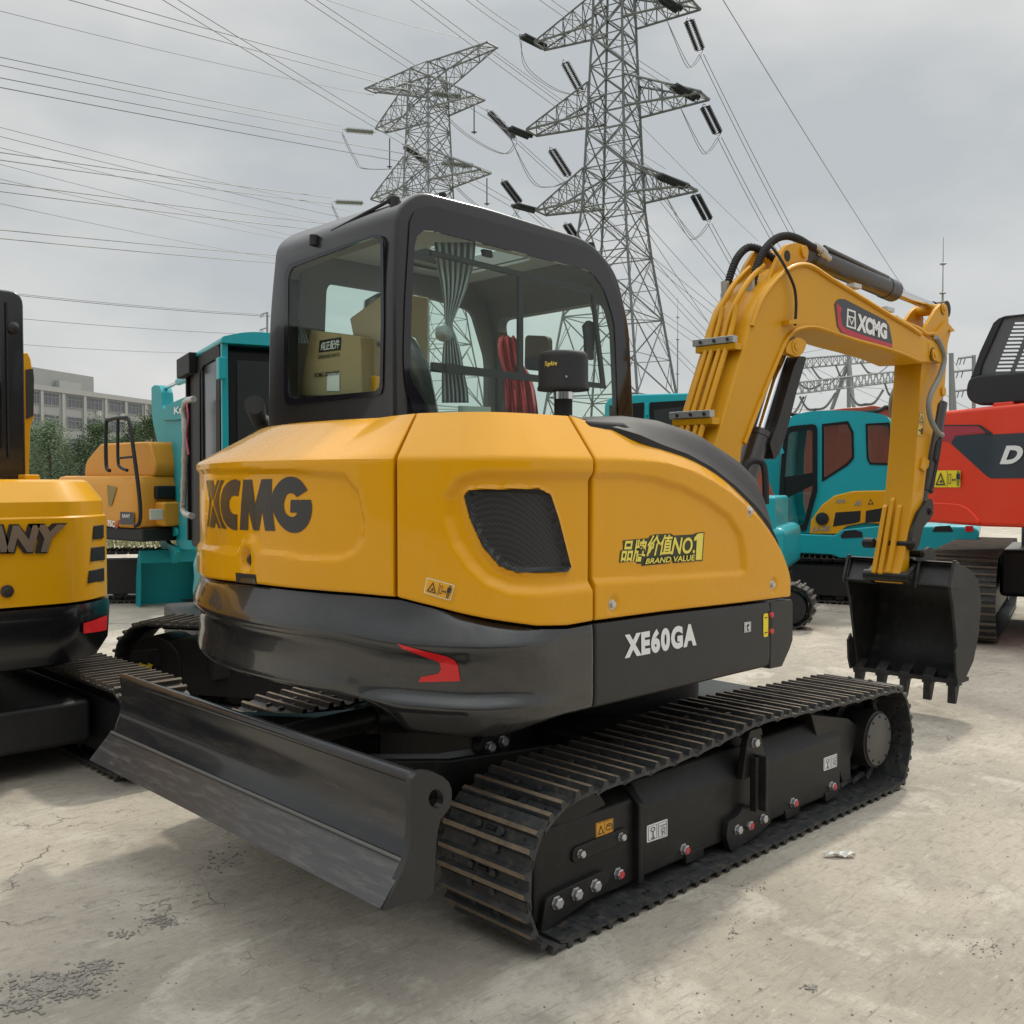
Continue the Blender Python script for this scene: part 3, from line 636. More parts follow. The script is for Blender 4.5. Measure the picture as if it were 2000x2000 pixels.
def chamfer_prof(yo, yi, zb, zt, zs):                   # cross-section of the track frame (y,z): vertical face, sloping shoulder
    return [(yo, zb), (yo, zs), (yo*.75+yi*.25, zt), (yi*.75+yo*.25, zt), (yi, zs), (yi, zb)]
for sg in (-1, 1):
    Y = lambda v: sg*v
    pf = lambda *a: [(Y(y), z) for y, z in chamfer_prof(*a)][::sg]
    MB().prism(pf(.895, .66, .068, .40, .312), -.69, .72, 'x').build('track_frame', FRM, EX, bev=.012)
    MB().prism(pf(.875, .66, .05, .375, .345), -1.21, -.70, 'x').build('idler_guard', FRM, EX, bev=.014)
    MB().prism(pf(.905, .66, .05, .385, .33), -.722, -.690, 'x').build('frame_flange', FRM, EX, bev=.008)
    m = MB(); m.lathe((-1.02, Y(.70), .25), (0, sg, 0), [(0, .20), (.04, .225), (.12, .225), (.16, .20), (.17, .1)], 32); m.build('idler', FRM, EX)
    m = MB(); m.lathe((1.02, Y(.66), .25), (0, sg, 0), [(0, .20), (.05, .20), (.055, .17), (.12, .17), (.125, .135), (.255, .132), (.26, .124), (.262, .01)], 36)
    for i in range(19):
        a = 2*math.pi*i/19; m.box((1.02+.19*math.cos(a)-.016, min(Y(.69), Y(.72)), .25+.19*math.sin(a)-.016), (1.02+.19*math.cos(a)+.016, max(Y(.69), Y(.72)), .25+.19*math.sin(a)+.016), 0, Matrix.Rotation(-a, 3, 'Y'))
    m.build('final_drive', FRM, EX)
    if sg < 0:
        m = MB(); m.lathe((1.02, -.9225, .25), (0, -1, 0), [(0, .120), (.004, .120), (.005, .118)], 36, 0)
        for i in range(10): a = 2*math.pi*(i+.5)/10; m.lathe((1.02+.107*math.cos(a), -.927, .25+.107*math.sin(a)), (0, -1, 0), [(0, .006), (.004, .006)], 6, 1)
        m.build('drive_cover', [mat('drive cover grey', (.085, .08, .075), .5), BLK], EX)
    MB().prism(UY(-.86, [(1578, 1394), (1650, 1402), (1672, 1418), (1666, 1450), (1655, 1480), (1656, 1520), (1640, 1528), (1625, 1470), (1590, 1440)]) if True else [], Y(.70), Y(.712) if sg > 0 else Y(.875), ).build('drive_bracket', FRM, EX, bev=.004) if sg < 0 else None
    for x in (-.80, -.455, -.063, .305, .63):
        m = MB(); m.lathe((x, Y(.66), .115), (0, sg, 0), [(0, .06), (.05, .065), (.07, .085), (.09, .085), (.10, .06), (.18, .06), (.19, .04)], 18); m.build('track_roller', FRM, EX)
    m = MB(); m.lathe((-.05, Y(.60), .455), (0, sg, 0), [(0, .045), (.1, .05), (.12, .075), (.14, .075), (.16, .05), (.26, .05)], 16); m.build('carrier_roller', FRM, EX)
# outer details of the right track frame
bb_ = dict(x=-.905)
MB().prism(rpoly([(-1.20, .03), (-.895, .03+.055), (-.86, .125), (-.90, .150), (-.97, .147), (-1.12, .142), (-1.175, .135)], .02), -.895, -.874, 'y').build('guide_plate', FRM, EX, bev=.003)
MB().prism(rpoly([(-.22, .10), (-.205, .155), (-.13, .165), (-.105, .19), (-.06, .19), (-.02, .16), (.09, .165), (.10, .08), (-.02, .05), (-.185, .03)], .02), -.922, -.894).build('guide_plate', FRM, EX, bev=.003)
MB().prism(rpoly([(-1.040, .206), (-1.040, .258), (-.757, .263), (-.757, .211)], .026), -.884, -.872).build('access_plate', FRM, EX, bev=.003)
m = MB(); m.prism([(-.125, .30), (.06, .30), (.005, .455), (-.09, .455)], -.93, -.90); m.prism([(-.095, .452), (.012, .452), (.0, .485), (-.08, .485)], -.935, -.89); m.box((-.075, -.96, .12+.05), (-.052, -.93, .38)); m.box((-.045, -.985, .17), (-.028, -.93, .385)); m.build('track_guide_bracket', FRM, EX, bev=.004)
def hexbolt(x, z, y, r, red=False, nm='frame_bolt'):
    m = MB(); m.lathe((x, y, z), (0, -1, 0), [(0, r*1.25), (.003, r*1.25), (.0031, r*1.05), (.018, r*1.05), (.021, r*.8)], 6, 0)
    if red: m.lathe((x, y-.0205, z), (0, -1, 0), [(0, r*.85), (.003, r*.8)], 6, 1)
    m.build(nm, [BOLT, REDB], EX, sm=20)
for x, z in ((-1.128, .111), (-1.036, .113), (-.944, .114)): hexbolt(x, z, -.893, .018)
for x in (-.146, .033): hexbolt(x, .112, -.92, .016)
hexbolt(-.045, .432, -.929, .016)
for x, z in ((-1.004, .233), (-.797, .237)): hexbolt(x, z, -.882, .012)
for x, y in ((-.801, -.872), (-.455, -.894), (-.064, -.915), (.306, -.894), (.631, -.894)): hexbolt(x, .109, y, .017, True, 'roller_bolt')
for x in (-.42, .27, .60): MB().prism([(x-.03, .09), (x+.09, .09), (x+.085, .05), (x-.02, .05)], -.90, -.86).build('roller_bracket', FRM, EX, bev=.003)
def fsticker(P, y, draw, mats, nm):
    q = [on(1, y, *p) for p in P]; f = quadmap(q); m = MB()
    for k, (loops, mi) in enumerate(draw):
        V, F = poly2d([list(l) for l in loops]); m.add([Vector(f(u, v))+Vector((0, -.0006*k, 0)) for u, v in V], F, mi)
    orient(m, CAM).build(nm, list(mats), EX, sm=0)
HOOK = [([rrect(0, 0, 1, 1, .06)], 0), ([rrect(.06, .08, .48, .92, .02), rrect(.08, .1, .46, .9, .02)], 2), ([rrect(.54, .08, .95, .92, .02), rrect(.56, .1, .93, .9, .02)], 2),
        ([rrect(.18, .55, .38, .82, .09), rrect(.21, .59, .35, .78, .06)], 2), ([[(.26, .2), (.3, .2), (.3, .55), (.26, .55)]], 2), ([[(.2, .14), (.34, .14), (.36, .26), (.33, .26), (.31, .19), (.23, .19), (.2, .24), (.18, .22)]], 2),
        ([[(.6, .70), (.9, .74), (.9, .78), (.6, .74)]], 2), ([rrect(.66, .34, .84, .62, .08), rrect(.69, .38, .81, .58, .05)], 2), ([[(.66, .2), (.70, .2), (.74, .34), (.70, .34)]], 2), ([[(.80, .2), (.84, .2), (.80, .34), (.76, .34)]], 2)]
WARN2 = [([rrect(0, 0, 1, 1, .05)], 1), ([rrect(.03, .05, .97, .95, .03), rrect(.05, .08, .95, .92, .03)], 2), ([[(.49, .08), (.505, .08), (.505, .92), (.49, .92)]], 2), ([[(.1, .2), (.45, .2), (.28, .8)], [(.16, .26), (.39, .26), (.28, .66)]], 2),
         ([rrect(.57, .3, .92, .62, .05), rrect(.6, .35, .89, .57, .03)], 2), ([rrect(.62, .56, .87, .76, .08), rrect(.65, .56, .84, .71, .06)], 2), ([[(.74, .3), (.755, .3), (.755, .62), (.74, .62)]], 2)]
k2 = crop(800, 1300, .3106); k3 = crop(1200, 1300, .3106)
fsticker(k2((1172, 1088), (1281, 1052), (1280, 958), (1170, 992)), -.8765, WARN2, (WHT, ORG, INK), 'warning_sticker')
fsticker(k2((1492, 1115), (1622, 1072), (1622, 962), (1492, 1008)), -.8965, HOOK, (WHT, ORG, INK), 'lifting_sticker')
fsticker(k3((1316, 664), (1400, 634), (1400, 552), (1316, 582)), -.8965, HOOK, (WHT, ORG, INK), 'lifting_sticker')
tg = MB(); q = [on(1, -.93, *p) for p in k3((430, 587), (470, 570), (440, 538), (388, 552))]
tg.add(q+[v+Vector((0, .0, .003)) for v in q], [(0, 1, 2, 3), (7, 6, 5, 4), (0, 4, 5, 1), (1, 5, 6, 2), (2, 6, 7, 3), (3, 7, 4, 0)]).build('paper_tag', WHT, EX, sm=0)
# car body between the tracks and slewing ring
m = MB(); m.box((-.62, -.70, .24), (.62, .70, .50)); m.box((-.95, -.30, .26), (-.55, .30, .52)); m.build('car_body', FRM, EX, bev=.03)
MB().lathe((0, 0, .50), (0, 0, 1), [(0, .52), (.12, .52), (.13, .48), (.30, .48)], 40).build('slewing_ring', FRM, EX)
m = MB(); m.prism(rpoly([(-1.05, .46), (-1.02, .53), (-.9, .55), (-.86, .50), (-.9, .42)], .03), -.42, -.39); m.build('blade_bracket', FRM, EX, bev=.005)
for x, z in ((-.98, .49), (-.915, .50)): hexbolt(x, z, -.42, .018)

# ------------------------------------------------------------------ dozer blade
PF = [(-1.862, .335), (-1.775, .430), (-1.748, .500), (-1.738, .570), (-1.742, .625), (-1.745, .645)]     # (x,z) front curve
BYL, BYR = .965, -.945
cv = [(p.x, p.z) for p in catmull([(x, 0, z) for x, z in PF[1:]], 6)]
m = MB(); back = [(x+.02, z) for x, z in cv][::-1]
m.prism(cv+back, BYR, BYL); m.tube([(-1.728, BYR, .645), (-1.728, BYL, .645)], .020, 14)
m.build('mouldboard', BLD, EX, sm=40)
m = MB(); m.prism([(-1.866, .333), (-1.779, .432), (-1.770, .424), (-1.852, .330)], BYR-.012, BYL+.02); m.build('cutting_edge', mat('cutting edge', (.040, .040, .042), .36, coat=.1, var=.2, scale=7, dirt=.6, dcol=(.17, .155, .13), streak=(3, .35, 3)), EX, bev=.0015)
MB().tube([(-1.783, BYR, .434), (-1.783, BYL, .434)], .006, 8).build('weld_bead', mat('weld', (.10, .098, .09), .5), EX)
EPp = crop(150, 1250, .4141)
ep = UY(-.965, EPp((1575, 690), (1582, 655), (1600, 632), (1640, 618), (1680, 622), (1728, 645), (1756, 672), (1768, 705), (1769, 740), (1760, 790), (1738, 820), (1715, 850), (1703, 900), (1695, 960), (1690, 1060), (1684, 1180), (1672, 1205), (1650, 1220), (1540, 1250), (1446, 1278), (1500, 1165), (1545, 1070), (1570, 980), (1580, 880), (1580, 780)))
ho = UY(-.965, [EPp((1695+36*math.cos(a)*.98, 750+46*math.sin(a)))[0] for a in np.linspace(0, 2*math.pi, 25)[:-1]])
V, F = poly2d([ep, ho]); m = MB(); n = len(V)
m.add([(x, -.965, z) for x, z in V]+[(x, -.940, z) for x, z in V], F+[tuple(i+n for i in f)[::-1] for f in F])
a, b_ = len(ep), len(ho)
m.f += [(i, (i+1) % a, n+(i+1) % a, n+i) for i in range(a)]+[(a+i, a+(i+1) % b_, n+a+(i+1) % b_, n+a+i) for i in range(b_)]; m.m += [0]*(a+b_)
def fixn(o):
    bm = bmesh.new(); bm.from_mesh(o.data); bmesh.ops.remove_doubles(bm, verts=bm.verts, dist=1e-6); bmesh.ops.recalc_face_normals(bm, faces=bm.faces); bm.to_mesh(o.data); bm.free(); o.data.shade_smooth(); o.data.set_sharp_from_angle(angle=R(30)); return o
fixn(m.build('end_plate', SKM, EX))
MB().prism([(x, z) for x, z in PF[1:]]+[(-1.70, .60), (-1.70, .43)], BYL-.006, BYL+.006).build('end_plate', BLD, EX)
for y in (-.42, .42):
    MB().prism([(-1.73, .45), (-1.73, .60), (-1.2, .50), (-.6, .45), (-.6, .33), (-1.2, .36)], y-.05, y+.05).build('blade_arm', FRM, EX, bev=.012)
m = MB(); m.cyl((-1.70, 0, .55), (-1.2, 0, .56), .045, 16); m.cyl((-1.2, 0, .56), (-.8, 0, .50), .06, 16); m.build('blade_cylinder', FRM, EX)

# ------------------------------------------------------------------ cab
cc = crop(500, 350, .38820)
side_out = UY(-.01, [(771, 840), (771, 409), (779, 394), (797, 385), (835, 380)]) 
YC0, YC1 = -.012, .935
outl = rpoly([(-1.09, 1.25), (-1.09, 2.20), (-1.072, 2.49), (-.965, 2.572), (-.60, 2.572), (.03, 2.545), (.215, 2.43), (.312, 2.18), (.345, 1.75), (.348, 1.25)], [.02, .1, .05, .06, .05, .1, .08, .08, .1, .02], 5)
def solid(poly, y0, y1, bev):
    o = MB().prism(poly, y0, y1).build('cab_shell', CABM, None, sm=0, bev=bev, seg=4)
    o.modifiers[0].harden_normals = False; o.modifiers[0].angle_limit = R(50); return o
def baked(o):
    dg = bpy.context.evaluated_depsgraph_get(); me = bpy.data.meshes.new_from_object(o.evaluated_get(dg)); return me
shell = solid(outl, YC0, YC1, .035)
inn = [(-1.030, 1.29), (-1.030, 2.18), (-1.010, 2.43), (-.940, 2.508), (-.60, 2.508), (.008, 2.483), (.165, 2.39), (.255, 2.16), (.285, 1.75), (.288, 1.29)]
cuts = [MB().prism(inn, YC0-.2, YC1-.035).build('cutter', CABM, None, sm=0)]
gl_side = cc((768, 185), (800, 148), (880, 128), (1130, 196), (1680, 345), (1760, 420), (1822, 600), (1858, 800), (1884, 1300), (870, 1300), (800, 1190), (745, 1075), (733, 900), (742, 600))
gs = rpoly(UY(YC0, gl_side), [.02, .02, .05, 0, .07, .05, .05, .05, .01, .01, .05, .06, .05, .05], 5)
gl_rear = cc((138, 432), (615, 268), (648, 292), (652, 700), (645, 1065), (632, 1092), (160, 1145), (140, 1118), (118, 480))
gr = rpoly(UX(-1.09, gl_rear), [.04, .04, .03, .03, .03, .03, .03, .03, .04], 5)
cuts.append(MB().prism(inset(gr, .010), -1.3, -.93, 'x').build('cutter', CABM, None, sm=0))
cuts.append(MB().prism(rpoly([(-.82, 1.62), (-.82, 2.36), (-.40, 2.36), (-.40, 1.62)], .05), .6, 1.2).build('cutter', CABM, None, sm=0))
cuts.append(MB().prism(rpoly([(-.33, 1.0), (-.33, 2.38), (.08, 2.34), (.20, 2.1), (.235, 1.6), (.235, 1.0)], .05), .6, 1.2).build('cutter', CABM, None, sm=0))
cuts.append(MB().prism(rpoly([(.07, 1.24), (.07, 2.30), (.85, 2.30), (.85, 1.24)], .06), .1, .6, 'x').build('cutter', CABM, None, sm=0))
cuts.append(MB().prism(rpoly([(-.62, .2), (-.62, .74), (-.12, .74), (-.12, .2)], .06), 2.3, 2.7, 'z').build('cutter', CABM, None, sm=0))
for c_ in cuts:
    b_ = shell.modifiers.new('cut', 'BOOLEAN'); b_.operation = 'DIFFERENCE'; b_.object = c_; b_.solver = 'EXACT'; b_.use_self = True
me = baked(shell)
bpy.data.objects.remove(shell)
for c_ in cuts: bpy.data.objects.remove(c_)
def taper(y, z): return y-.07*max(0, (z-1.7)/.8)*max(0, min(1, (y-.3)/.63))
for v in me.vertices: v.co.y = taper(v.co.y, v.co.z)
LIN = mat('cab headliner', (.42, .42, .41), .8, var=.05); LI2 = mat('cab inner lining', (.15, .145, .14), .7, var=.1)
while len(me.materials) < 1: me.materials.append(CABM)
me.materials.append(LI2); me.materials.append(LIN); nm_ = len(me.materials); cc0 = Vector((-.37, .46, 1.9))
for p_ in me.polygons:
    c_ = p_.center
    if p_.normal.dot(cc0-c_) > .05 and -1.06 < c_.x < .31 and -.005 < c_.y < .91 and c_.z < 2.535: p_.material_index = nm_-1 if c_.z > 2.44 else nm_-2
    else: p_.material_index = 0
me.shade_smooth(); me.set_sharp_from_angle(angle=R(28))
cab = bpy.data.objects.new('cab', me); COL.objects.link(cab); cab.parent = EX
# glass with printed black border
def glazed(nm, outer, inner, ax, a0, a1, n=90):
    A_, B_ = resample(outer, n), resample(inner, n)
    # line the loops up on their first corner
    k = min(range(n), key=lambda i: (B_[i][0]-A_[0][0])**2+(B_[i][1]-A_[0][1])**2); B_ = B_[k:]+B_[:k]
    o = MB().ring(A_, B_, a0, a1, ax, 0).build('window_border', FRIT, cab, sm=0); fixn(o)
    w = MB().prism(inner, a0+(a1-a0)*.15, a0+(a1-a0)*.42, ax).build(nm, GLS, cab, sm=0); fixn(w)
    return w
clear_s = rpoly(UY(YC0, cc((796, 300), (830, 256), (900, 264), (1680, 462), (1745, 545), (1800, 720), (1822, 1300), (960, 1300), (875, 1170), (785, 1030), (770, 990), (780, 600))), [.03, .03, .02, .05, .05, .05, .01, .01, .05, .03, .03, .05], 5)
gso = inset(gs, .004)
glazed('side_window', gso, clear_s, 'y', YC0-.006, YC0+.004)
clear_r = rpoly(UX(-1.09, cc((160, 452), (605, 290), (632, 312), (634, 700), (628, 1045), (612, 1066), (180, 1104), (160, 1080), (142, 500))), .03, 5)
w = glazed('rear_window', inset(gr, .004), clear_r, 'x', -1.096, -1.086)
for o in cab.children: 
    for v in o.data.vertices: v.co.y = taper(v.co.y, v.co.z)
for nm, P, y in (('quarter_window', rpoly([(-.83, 1.61), (-.83, 2.37), (-.39, 2.37), (-.39, 1.61)], .05), .90), ('door_window', rpoly([(-.34, 1.0), (-.34, 2.39), (.09, 2.35), (.21, 2.1), (.245, 1.6), (.245, 1.0)], .05), .90)):
    MB().prism([(x, z) for x, z in P], y, y+.004).build(nm, GLS, cab, sm=0)
    for v in cab.children[-1].data.vertices: pass
MB().prism([(-.63, .19), (-.63, .75), (-.11, .75), (-.11, .19)], 2.560, 2.565, 'z').build('roof_window', GLS, cab, sm=0)
ws = MB(); ws.grid([[(x, y, z) for y in (.05, .86)] for x, z in ((.325, 1.22), (.325, 1.7), (.303, 2.1), (.25, 2.28), (.22, 2.34))]); ws.build('windscreen', GLS, cab, sm=0)
# sliding-window bars (on the inside of the side glass)
def bar(P, y0, y1, nm, mt=FRIT): return fixn(MB().prism(UY(YC0, cc(*P)), y0, y1).build(nm, mt, cab, sm=0))
bar([(898, 352), (1712, 548), (1716, 578), (898, 376)], .004, .022, 'slider_rail', BLK)
bar([(904, 918), (1360, 975), (1772, 1028), (1778, 1052), (904, 964)], .004, .022, 'slider_rail', BLK)
bar([(1338, 470), (1360, 475), (1360, 990), (1336, 986)], .0055, .020, 'slider_post', BLK)
bar([(1704, 548), (1718, 560), (1775, 1040), (1758, 1040)], .0055, .020, 'slider_post', BLK)
bar([(960, 925), (1005, 930), (1007, 962), (960, 960)], -.009, -.0065, 'slider_grip', PLM)
bar([(1690, 730), (1712, 705), (1735, 715), (1740, 800), (1732, 905), (1700, 895), (1698, 790)], .03, .05, 'window_latch', RUB)
bar([(1180, 342), (1222, 350), (1228, 385), (1188, 375)], .03, .05, 'window_latch', RUB)
# inside lining and fittings
lo = rpoly([(-.62, .2), (-.62, .74), (-.12, .74), (-.12, .2)], .06); lo2 = rpoly([(-1.0, .06), (-1.0, .82), (.06, .82), (.06, .06)], .06)
fixn(MB().ring(lo2, lo, 2.470, 2.482, 'z').build('headliner', LIN, cab, sm=0))
seat = bpy.data.objects.new('seat', None); COL.objects.link(seat); seat.parent = EX
SEAT = mat('seat cover grey plastic film', (.09, .095, .095), .25, coat=.4, bump=.8, bscale=9)
m = MB(); rows = []
for z, x, w_ in ((1.42, -.62, .22), (1.55, -.64, .25), (1.75, -.68, .255), (1.95, -.72, .24), (2.05, -.745, .19), (2.09, -.75, .12)):
    rows.append([(x+.055*math.cos(a)-.02, .46+w_*math.sin(a), z) for a in np.linspace(0, 2*math.pi, 21)])
m.grid(rows); m.build('seat_back', SEAT, seat, sm=60)
m = MB(); m.lathe((-.755, .46, 2.06), (0, 0, 1), [(0, .02), (.03, .02), (.04, .09), (.08, .12), (.17, .11), (.20, .06), (.205, .01)], 18); m.build('headrest', SEAT, seat)
MB().box((-.66, .22, 1.30), (-.16, .70, 1.44)).build('seat_cushion', SEAT, seat, bev=.05)
MB().box((-.60, .02, 1.05), (.05, .20, 1.50)).build('console', PLM, EX, bev=.03)
m = MB(); m.tube([(.0, .12, 1.45), (.02, .12, 1.62), (.05, .12, 1.66)], [.015, .012, .02], 8); m.box((.12, .06, 1.50), (.16, .17, 1.70)); m.build('joystick', RUB, EX)
MB().box((-1.0, .03, 1.1), (.28, .9, 1.22)).build('cab_floor', BLK, EX)
# curtain tied in the middle
def yc(px_, py_, y): v = on(1, y, px_, py_); return v
rows = []
for cx, cy, hw in ((1000, 318, 105), (1002, 420, 95), (1000, 520, 72), (990, 610, 48), (975, 690, 28), (972, 740, 18), (978, 790, 30), (985, 880, 48), (992, 980, 58), (1000, 1060, 66), (1003, 1125, 68)):
    r_ = []
    for i in range(49):
        t = i/48; p = cc((cx+(2*t-1)*hw, cy))[0]; v = yc(*p, .055+.014*math.sin(t*math.pi*13)*min(1, hw/40)); r_.append(v)
    rows.append(r_)
rows = [list(c) for c in zip(*[[Vector(q) for q in catmull(col, 3)] for col in zip(*rows)])]
m = MB(); m.grid(rows); cu = m.build('curtain', CLOTH, EX, sm=60)
sd_ = cu.modifiers.new('thick', 'SOLIDIFY'); sd_.thickness = .002
m = MB(); P = [cc((945+40*math.cos(a)*k, 775+36*math.sin(a)*k))[0] for k, a in [(1-.11*j/6, 2*math.pi*j/12) for j in range(60)]]
m.tube([yc(*p, .035-.0006*j) for j, p in enumerate(P)], .008, 6); m.build('curtain_tie', CLOTH, cu, sm=60)
rows = []
for cx, cy, hw in ((205, 470, 32), (200, 560, 30), (192, 640, 16), (190, 690, 10), (212, 740, 26), (228, 825, 38)):
    rows.append([on(0, -1.02+.010*math.sin(i*1.5), *cc((cx+(2*i/20-1)*hw, cy))[0]) for i in range(21)])
m = MB(); m.grid(rows); m.build('curtain', CLOTH, EX, sm=60)
# roof fittings
V0, V1 = on(0, -1.06, *cc((382, 262))[0]), on(0, -1.03, *cc((700, 92))[0])
V0.z = max(V0.z, 2.46); m = MB(); m.tube([V0, V1], .007, 8); m.tube([V1+Vector((.0, .035, -.008)), V1], .016, 8); m.lathe((V1.x, V1.y, V1.z-.05), (0, 0, 1), [(0, .022), (.05, .018), (.06, .008)], 10); m.build('antenna', RUB, EX)
for p, y in (((290, 272), .55), ((938, 62), .45), ((1684, 312), .02)):
    v = on(1, y, *cc(p)[0]); m = MB(); m.lathe((v.x, v.y, v.z-.03), (0, 0, 1), [(-.02, .018), (.022, .018), (.025, .008)], 10); m.build('roof_cap', RUB, EX)
m = MB(); a = dep(4.75, 506, 820); b_ = dep(4.55, 497, 790); m.tube([a+Vector((.1, -.1, -.1)), a, b_], [.04, .04, .046], 14); m.build('exhaust_pipe', RUB, EX)
# mirror beyond the windscreen
v = [on(0, .42, *p) for p in cc((1365, 785), (1480, 790), (1482, 968), (1362, 960))]
m = MB(); m.prism(rpoly([(p.y, p.z) for p in v], .03), .40, .44, 'x'); m.build('mirror', PLM, EX, bev=.006)
m = MB(); m.tube([(.42, v[1].y-.01, 1.7), (.40, v[1].y-.02, 1.2), (.30, .0, 1.1)], .011, 8); m.build('mirror_arm', RUB, EX)
for a0_, a1_, r_ in (((.33, .1, 1.62), (.33, .86, 1.62), .012), ((.335, .1, 1.30), (.335, .86, 1.30), .012)):
    MB().tube([a0_, a1_], r_, 8).build('front_rail', RUB, EX)

# ------------------------------------------------------------------ boom, arm, bucket
YB, WB = -.37, .26
r3 = crop(1250, 420, .38820); r4 = crop(1400, 780, .3210)
bp2 = r3((380, 1160), (410, 1062), (470, 855), (530, 650), (552, 560), (588, 450), (640, 360), (700, 292), (760, 252), (815, 240), (868, 252), (950, 306), (1050, 368), (1150, 430), (1250, 492), (1340, 545), (1420, 592), (1465, 640), (1492, 690), (1484, 742), (1400, 745), (1310, 706), (1200, 672), (1100, 645), (980, 606), (905, 582), (855, 574), (805, 580), (770, 598), (740, 632), (712, 690), (655, 820), (600, 960), (550, 1092), (515, 1180))
BM = UY(YB, bp2)
BM = [(BM[0][0]-.12, 1.25)]+BM+[(BM[-1][0]-.06, 1.20)]
boom = MB().prism(BM, YB, YB+WB).build('boom', YEL2, EX, bev=.014, seg=3)
# raised flanges of the boom side plate
up_ = UY(YB, r3((560, 560), (596, 450), (648, 365), (706, 300), (764, 262), (815, 250), (866, 262), (945, 314), (1045, 376), (1145, 438), (1245, 500), (1335, 552), (1410, 600)))
lo_ = UY(YB, r3((520, 1150), (600, 945), (655, 808), (708, 682), (735, 625), (768, 588), (805, 570), (855, 564), (905, 572), (980, 597), (1100, 636), (1200, 662), (1310, 697), (1395, 735)))
for P in (up_, lo_):
    m = MB(); q = catmull([(x, YB-.004, z) for x, z in P], 4); m.tube(q, .013, 6); m.build('boom_flange', YEL2, EX, sm=60)
# top ears for the arm cylinder
er = rpoly(UY(YB+.03, r3((640, 345), (690, 222), (735, 150), (780, 138), (822, 148), (846, 185), (846, 228), (790, 262))), .03)
for y in (YB+.03, YB+WB-.05):
    m = MB(); m.prism(er, y, y+.022); m.build('cylinder_ear', YEL2, EX, bev=.004)
pin = on(1, YB+.03, *r3((822, 185))[0]); hole = on(1, YB+.03, *r3((740, 205))[0])
m = MB(); m.cyl((pin.x, YB+.018, pin.z), (pin.x, YB+WB-.02, pin.z), .032, 18); m.build('pivot_pin', YEL2, EX)
m = MB(); m.lathe((hole.x, YB+.0275, hole.z), (0, 1, 0), [(0, .028), (.003, .028)], 18); m.build('lifting_hole', BLK, EX)
GRS = mat('grease stained steel', (.05, .035, .015), .35, var=.5, scale=30)
def pinat(px_, r_, y0, y1, nm='pivot_pin', mt=YEL2):
    v = on(1, y0, *px_); m = MB(); m.cyl((v.x, y0, v.z), (v.x, y1, v.z), r_, 18); m.lathe((v.x, y0, v.z), (0, -1, 0), [(0, r_*.55), (.006, r_*.5)], 8); m.lathe((v.x, y0+.0115, v.z), (0, -1, 0), [(0, r_*1.28), (.002, r_*1.22)], 20, 1); m.build(nm, [mt, GRS], EX, bev=.003)
pinat(r3((787, 660))[0], .040, YB-.012, YB+WB+.012); pinat(r3((1486, 702))[0], .036, YB-.02, YB+WB+.02)
# lower lug of the boom-cylinder pin
lg = rpoly(UY(YB, r3((722, 690), (740, 640), (790, 610), (835, 640), (820, 690), (790, 718), (760, 705))), .04)
MB().prism(lg, YB-.008, YB+.03).build('boom_lug', YEL2, EX, bev=.004)
# emblem plate on the boom: dark plate, red sweep, white lettering
m = MB()
def bdec(P, mi, k): V, F = poly2d([UY(YB, P)]); m.add([(x, YB-.0022-.0008*k, z) for x, z in V], F, mi)
bdec(r3((985, 432), (1000, 422), (1030, 424), (1235, 530), (1252, 556), (1268, 640), (1268, 672), (1120, 642), (1010, 592), (990, 560), (976, 450)), 0, 0)
bdec(r3((986, 442), (1014, 470), (1006, 498), (1016, 556), (1035, 572), (1130, 608), (1266, 650), (1266, 668), (1120, 638), (1012, 588), (994, 556)), 1, 1)
bx_ = lambda *P: bdec(r3(*P), 2, 1)
for loops in ([[(1040, 470), (1082, 484), (1084, 576), (1036, 562)], [(1047, 482), (1076, 491), (1077, 566), (1044, 556)]],):
    V, F = poly2d([UY(YB, r3(*l)) for l in loops]); m.add([(x, YB-.0035, z) for x, z in V], F, 2)
bx_((1044, 505), (1080, 516), (1062, 555)); bdec(r3((1052, 515), (1072, 520), (1062, 540)), 0, 3); bdec(r3((1050, 484), (1074, 492), (1074, 506), (1050, 498)), 0, 2)
V, F, _ = text2d('XCMG', .06, 0, .98); Q = [on(1, YB, *p) for p in r3((1086, 582), (1240, 628), (1240, 548), (1092, 494))]; f = quadmap(Q); m.add([tuple(f(u, v)+np.array((0, -.0040, 0))) for u, v in V], F, 2)
orient(m, CAM).build('boom_emblem', [INK, mat('emblem red', (.45, .012, .03), .4), WHT], EX, sm=0)
